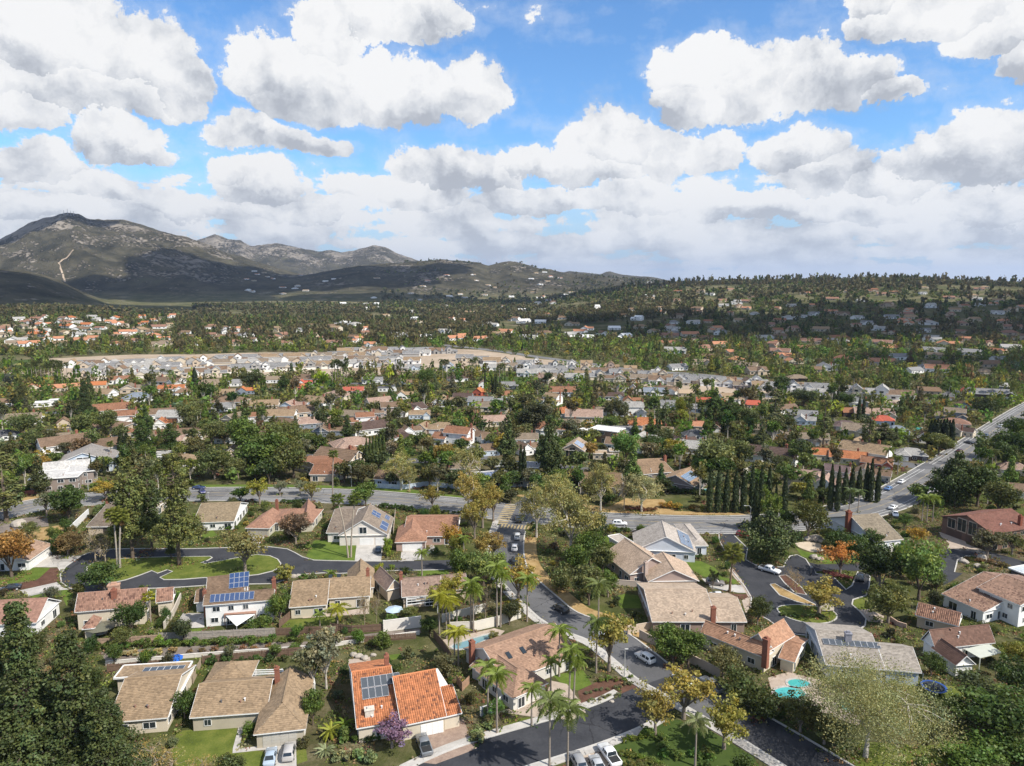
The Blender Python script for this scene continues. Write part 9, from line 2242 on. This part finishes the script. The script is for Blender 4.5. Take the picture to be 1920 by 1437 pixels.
for i in range(20):
 a, b = 2 * math.pi * i / 20, 2 * math.pi * (i + 1) / 20; m_.face([(1.85 * math.cos(a), 1.85 * math.sin(a), .9), (2.3 * math.cos(a), 2.3 * math.sin(a), .9), (2.3 * math.cos(b), 2.3 * math.sin(b), .9), (1.85 * math.cos(b), 1.85 * math.sin(b), .9)])
m_.obj('rim_pad', M['metal'], t_, color=(.03, .08, .28))
for i in range(6): a = i * 1.047; m_ = MB(); m_.tube([(2.2 * math.cos(a), 2.2 * math.sin(a), 0), (2.2 * math.cos(a), 2.2 * math.sin(a), 2.5 if i % 2 == 0 else .9)], .04, 5); m_.obj('leg', M['metal'], t_, color=(.3, .32, .36))
def lamp_post(label, at, h, dx=1.8, col=(.42, .42, .40)):
 o = thing('street_lamp', label, 'street lamp', at); m_ = MB(); m_.tube([(0, 0, 0), (0, 0, h * .92), (dx * .3, 0, h), (dx, 0, h)], [.11, .08, .06, .05], 6); m_.obj('pole', M['metal'], o, color=col)
 m_ = MB(); m_.box((0, 0, 0), (.7, .28, .12)); m_.obj('lamp_head', M['metal'], o, (dx, 0, h - .02), color=(.5, .5, .48))
lamp_post('street lamp beside the dark cypress at the cul-de-sac mouth', ('d', 1275, 372), 8.5, -1.8); lamp_post('pale street lamp north of the main road by the courtyard house', ('g', 1340, 1120), 8.5, -.6); lamp_post('street lamp left of the twin pines by the road', ('f', 795, 1155), 8.5, -.5); lamp_post('street lamp on the verge by the silver street pole', ('2', 1712, 660), 6.0, .3)
lamp_post('lamp on the planted roundabout', ('3', 900, 270), 6, -.7); lamp_post('thin post on the road median', ('a', 1875, 90), 3, .1); lamp_post('distant street lamp by the estate road', ('j', 885, 310), 9, .8); lamp_post('second distant street lamp by the shaded lane', ('j', 1240, 340), 9, 1)
# boulders
def boulder(label, at, r, col=(.36, .32, .27), group=None):
 p = Q(*at); rng = np.random.default_rng(abs(int(p.x * 10 + p.y))); import bmesh
 bm = bmesh.new(); bmesh.ops.create_icosphere(bm, subdivisions=2, radius=r)
 for v in bm.verts: v.co *= 1 + .22 * (hash_noise(np.array([v.co.x / r * 1.3 + 9]), np.array([v.co.y / r * 1.3 + v.co.z / r + 5]), int(rng.integers(99)))[0] - .5) * 2
 me = bpy.data.meshes.new('boulder'); bm.to_mesh(me); bm.free(); me.materials.append(M['brick'])
 o = bpy.data.objects.new('boulder', me); link(o, None, (p.x, p.y, r * .28)); o.scale = (1, rng.uniform(.7, 1), rng.uniform(.5, .75)); o.color = c4(col); tag(o, label, 'boulder', group)
bl = [(i_, at, r) for i_, (at, r) in enumerate([(('d', 1800, 448), 1.4), (('d', 1870, 445), 2.0), (('e', 45, 450), 1.9), (('e', 110, 470), 1.3), (('e', 30, 610), 1.2), (('e', 85, 625), 1.1), (('3', 925, 250), 2.0), (('a', 170, 325), 2.4), (('e', 130, 1075), 1.6), (('e', 1380, 650), 1.3), (('e', 1540, 615), 1.4), (('e', 1500, 690), 1.1), (('2', 1640, 800), .5), (('2', 250, 560), .8), (('2', 220, 548), .9), (('2', 190, 540), .8), (('2', 300, 540), .7), (('b', 820, 780), .9), (('b', 860, 775), .7)])]
for i_, at, r in bl: boulder(f'pale boulder, {ordw(i_ + 1) if i_ else "first"} counted outward from the sand circle', at, r)
rb_ = random.Random(3)
for i_ in range(26): boulder(f'boulder {ordw(i_ + 1) if i_ else "first"} from the left in the granite outcrop', ('i', 1290 + i_ * 11, 850 + rb_.uniform(-60, 40) - (60 if i_ > 12 else 0)), rb_.uniform(1.2, 2.6), (.48, .40, .33), 'granite outcrop boulders')
# summit masts
for i_, (px, hh) in enumerate(((120, 26), (127, 34), (133, 24), (138, 20))):
 p = PT(px, 404); m_ = MB(); m_.tube([(0, 0, -4), (0, 0, hh)], [1.6, .8], 4); o = m_.obj('radio_mast', M['metal'], None, p, color=(.3, .3, .32)); tag(o, f'thin radio mast, {ordw(i_ + 1) if i_ else "first"} from the left on the mountain summit', 'mast')
tk = [PT(x, y) for x, y in ((122, 530), (118, 515), (112, 500), (110, 494), (118, 488), (130, 480), (138, 470))]
m_ = MB()
for a, b in zip(tk, tk[1:]):
 for i_ in range(6):
  p0 = a.lerp(b, i_ / 6); p1 = a.lerp(b, (i_ + 1) / 6); nn_ = Vector((b.y - a.y, a.x - b.x, 0)).normalized() * 3.2
  f_ = lambda v: Vector((v.x, v.y, float(HT(v.x, v.y)) + 1.5)); m_.face([f_(p0 - nn_), f_(p1 - nn_), f_(p1 + nn_), f_(p0 + nn_)])
tag(m_.obj('dirt_track', M['dirt']), kind='structure')
# ---------------------------------------------------------------- clouds above the frame, which throw their shade on the hills
def cloud(px, py, rx, ry, alt, seed):
 p = PT(px, py); t = (alt - p.z) / SUN_DIR.z; c = p + SUN_DIR * t; rng = np.random.default_rng(seed)
 V = []; F = []; off = 0; import bmesh
 for i in range(11):
  bm = bmesh.new(); bmesh.ops.create_icosphere(bm, subdivisions=3, radius=1)
  s = rng.uniform(.35, .6); ox, oy = rng.uniform(-.6, .6, 2)
  for v in bm.verts:
   k = 1 + .5 * (hash_noise(np.array([v.co.x * 2.2 + seed]), np.array([v.co.y * 2.2 + v.co.z * 1.7 + i]), 3)[0] - .5)
   V.append((ox * rx + v.co.x * k * rx * s, oy * ry + v.co.y * k * ry * s, max(-30, v.co.z * k * rx * s * .5)))
  F += [tuple(v.index + off for v in f.verts) for f in bm.faces]; off += len(bm.verts); bm.free()
 me = bpy.data.meshes.new('clouds'); me.from_pydata(V, [], F); me.materials.append(M['cloud'])
 o = bpy.data.objects.new('clouds', me); link(o, None, c); tag(o, 'white cumulus high above the hills', 'cloud', None, 'stuff')
 az_, el_ = math.degrees(math.atan2(c.x, c.y)), math.degrees(math.atan2(c.z - CAM_H, math.hypot(c.x, c.y)))
 print('cloud at az %.0f el %.0f' % (az_, el_))
m, nt = new_mat('cloud_white'); g = N(nt); d_ = g.n('ShaderNodeBsdfDiffuse'); d_.inputs[0].default_value = (.9, .9, .9, 1); t_ = g.n('ShaderNodeBsdfTranslucent'); t_.inputs[0].default_value = (.9, .9, .9, 1); x_ = g.n('ShaderNodeMixShader'); x_.inputs[0].default_value = .5
nt.links.new(d_.outputs[0], x_.inputs[1]); nt.links.new(t_.outputs[0], x_.inputs[2]); tr_ = g.n('ShaderNodeBsdfTransparent'); y_ = g.n('ShaderNodeMixShader'); y_.inputs[0].default_value = .25; nt.links.new(x_.outputs[0], y_.inputs[1]); nt.links.new(tr_.outputs[0], y_.inputs[2]); o_ = g.n('ShaderNodeOutputMaterial'); nt.links.new(y_.outputs[0], o_.inputs[0]); M['cloud'] = m
for a in ((1620, 622, 420, 170, 1500, 1), (1850, 585, 420, 260, 1500, 2), (1300, 600, 260, 130, 1500, 3), (460, 520, 620, 500, 2100, 4), (330, 545, 420, 300, 2100, 5), (60, 430, 330, 420, 2300, 6), (60, 545, 420, 330, 1900, 7), (720, 560, 500, 160, 1800, 8), (1020, 566, 450, 160, 1700, 9), (1900, 690, 160, 70, 1300, 10), (640, 520, 500, 420, 2200, 12)): cloud(*a)
# ---------------------------------------------------------------- air
hm, nt = new_mat('thin_haze'); g = N(nt); pv_ = g.n('ShaderNodeVolumePrincipled'); pv_.inputs['Color'].default_value = (.62, .76, 1.0, 1); pv_.inputs['Density'].default_value = HAZE_D; pv_.inputs['Anisotropy'].default_value = .2
o_ = g.n('ShaderNodeOutputMaterial'); nt.links.new(pv_.outputs[0], o_.inputs['Volume'])
mb = MB(); mb.box((0, 12000, 320), (50000, 40000, 660)); hz_ = mb.obj('haze', hm); tag(hz_, 'thin pale blue air over the whole valley', None, None, 'stuff')
finish_labels(PEND)
for o in bpy.data.objects:
 if 'label' in o and len(o['label'].split()) > 16: o['label'] = ' '.join(o['label'].split()[:16])
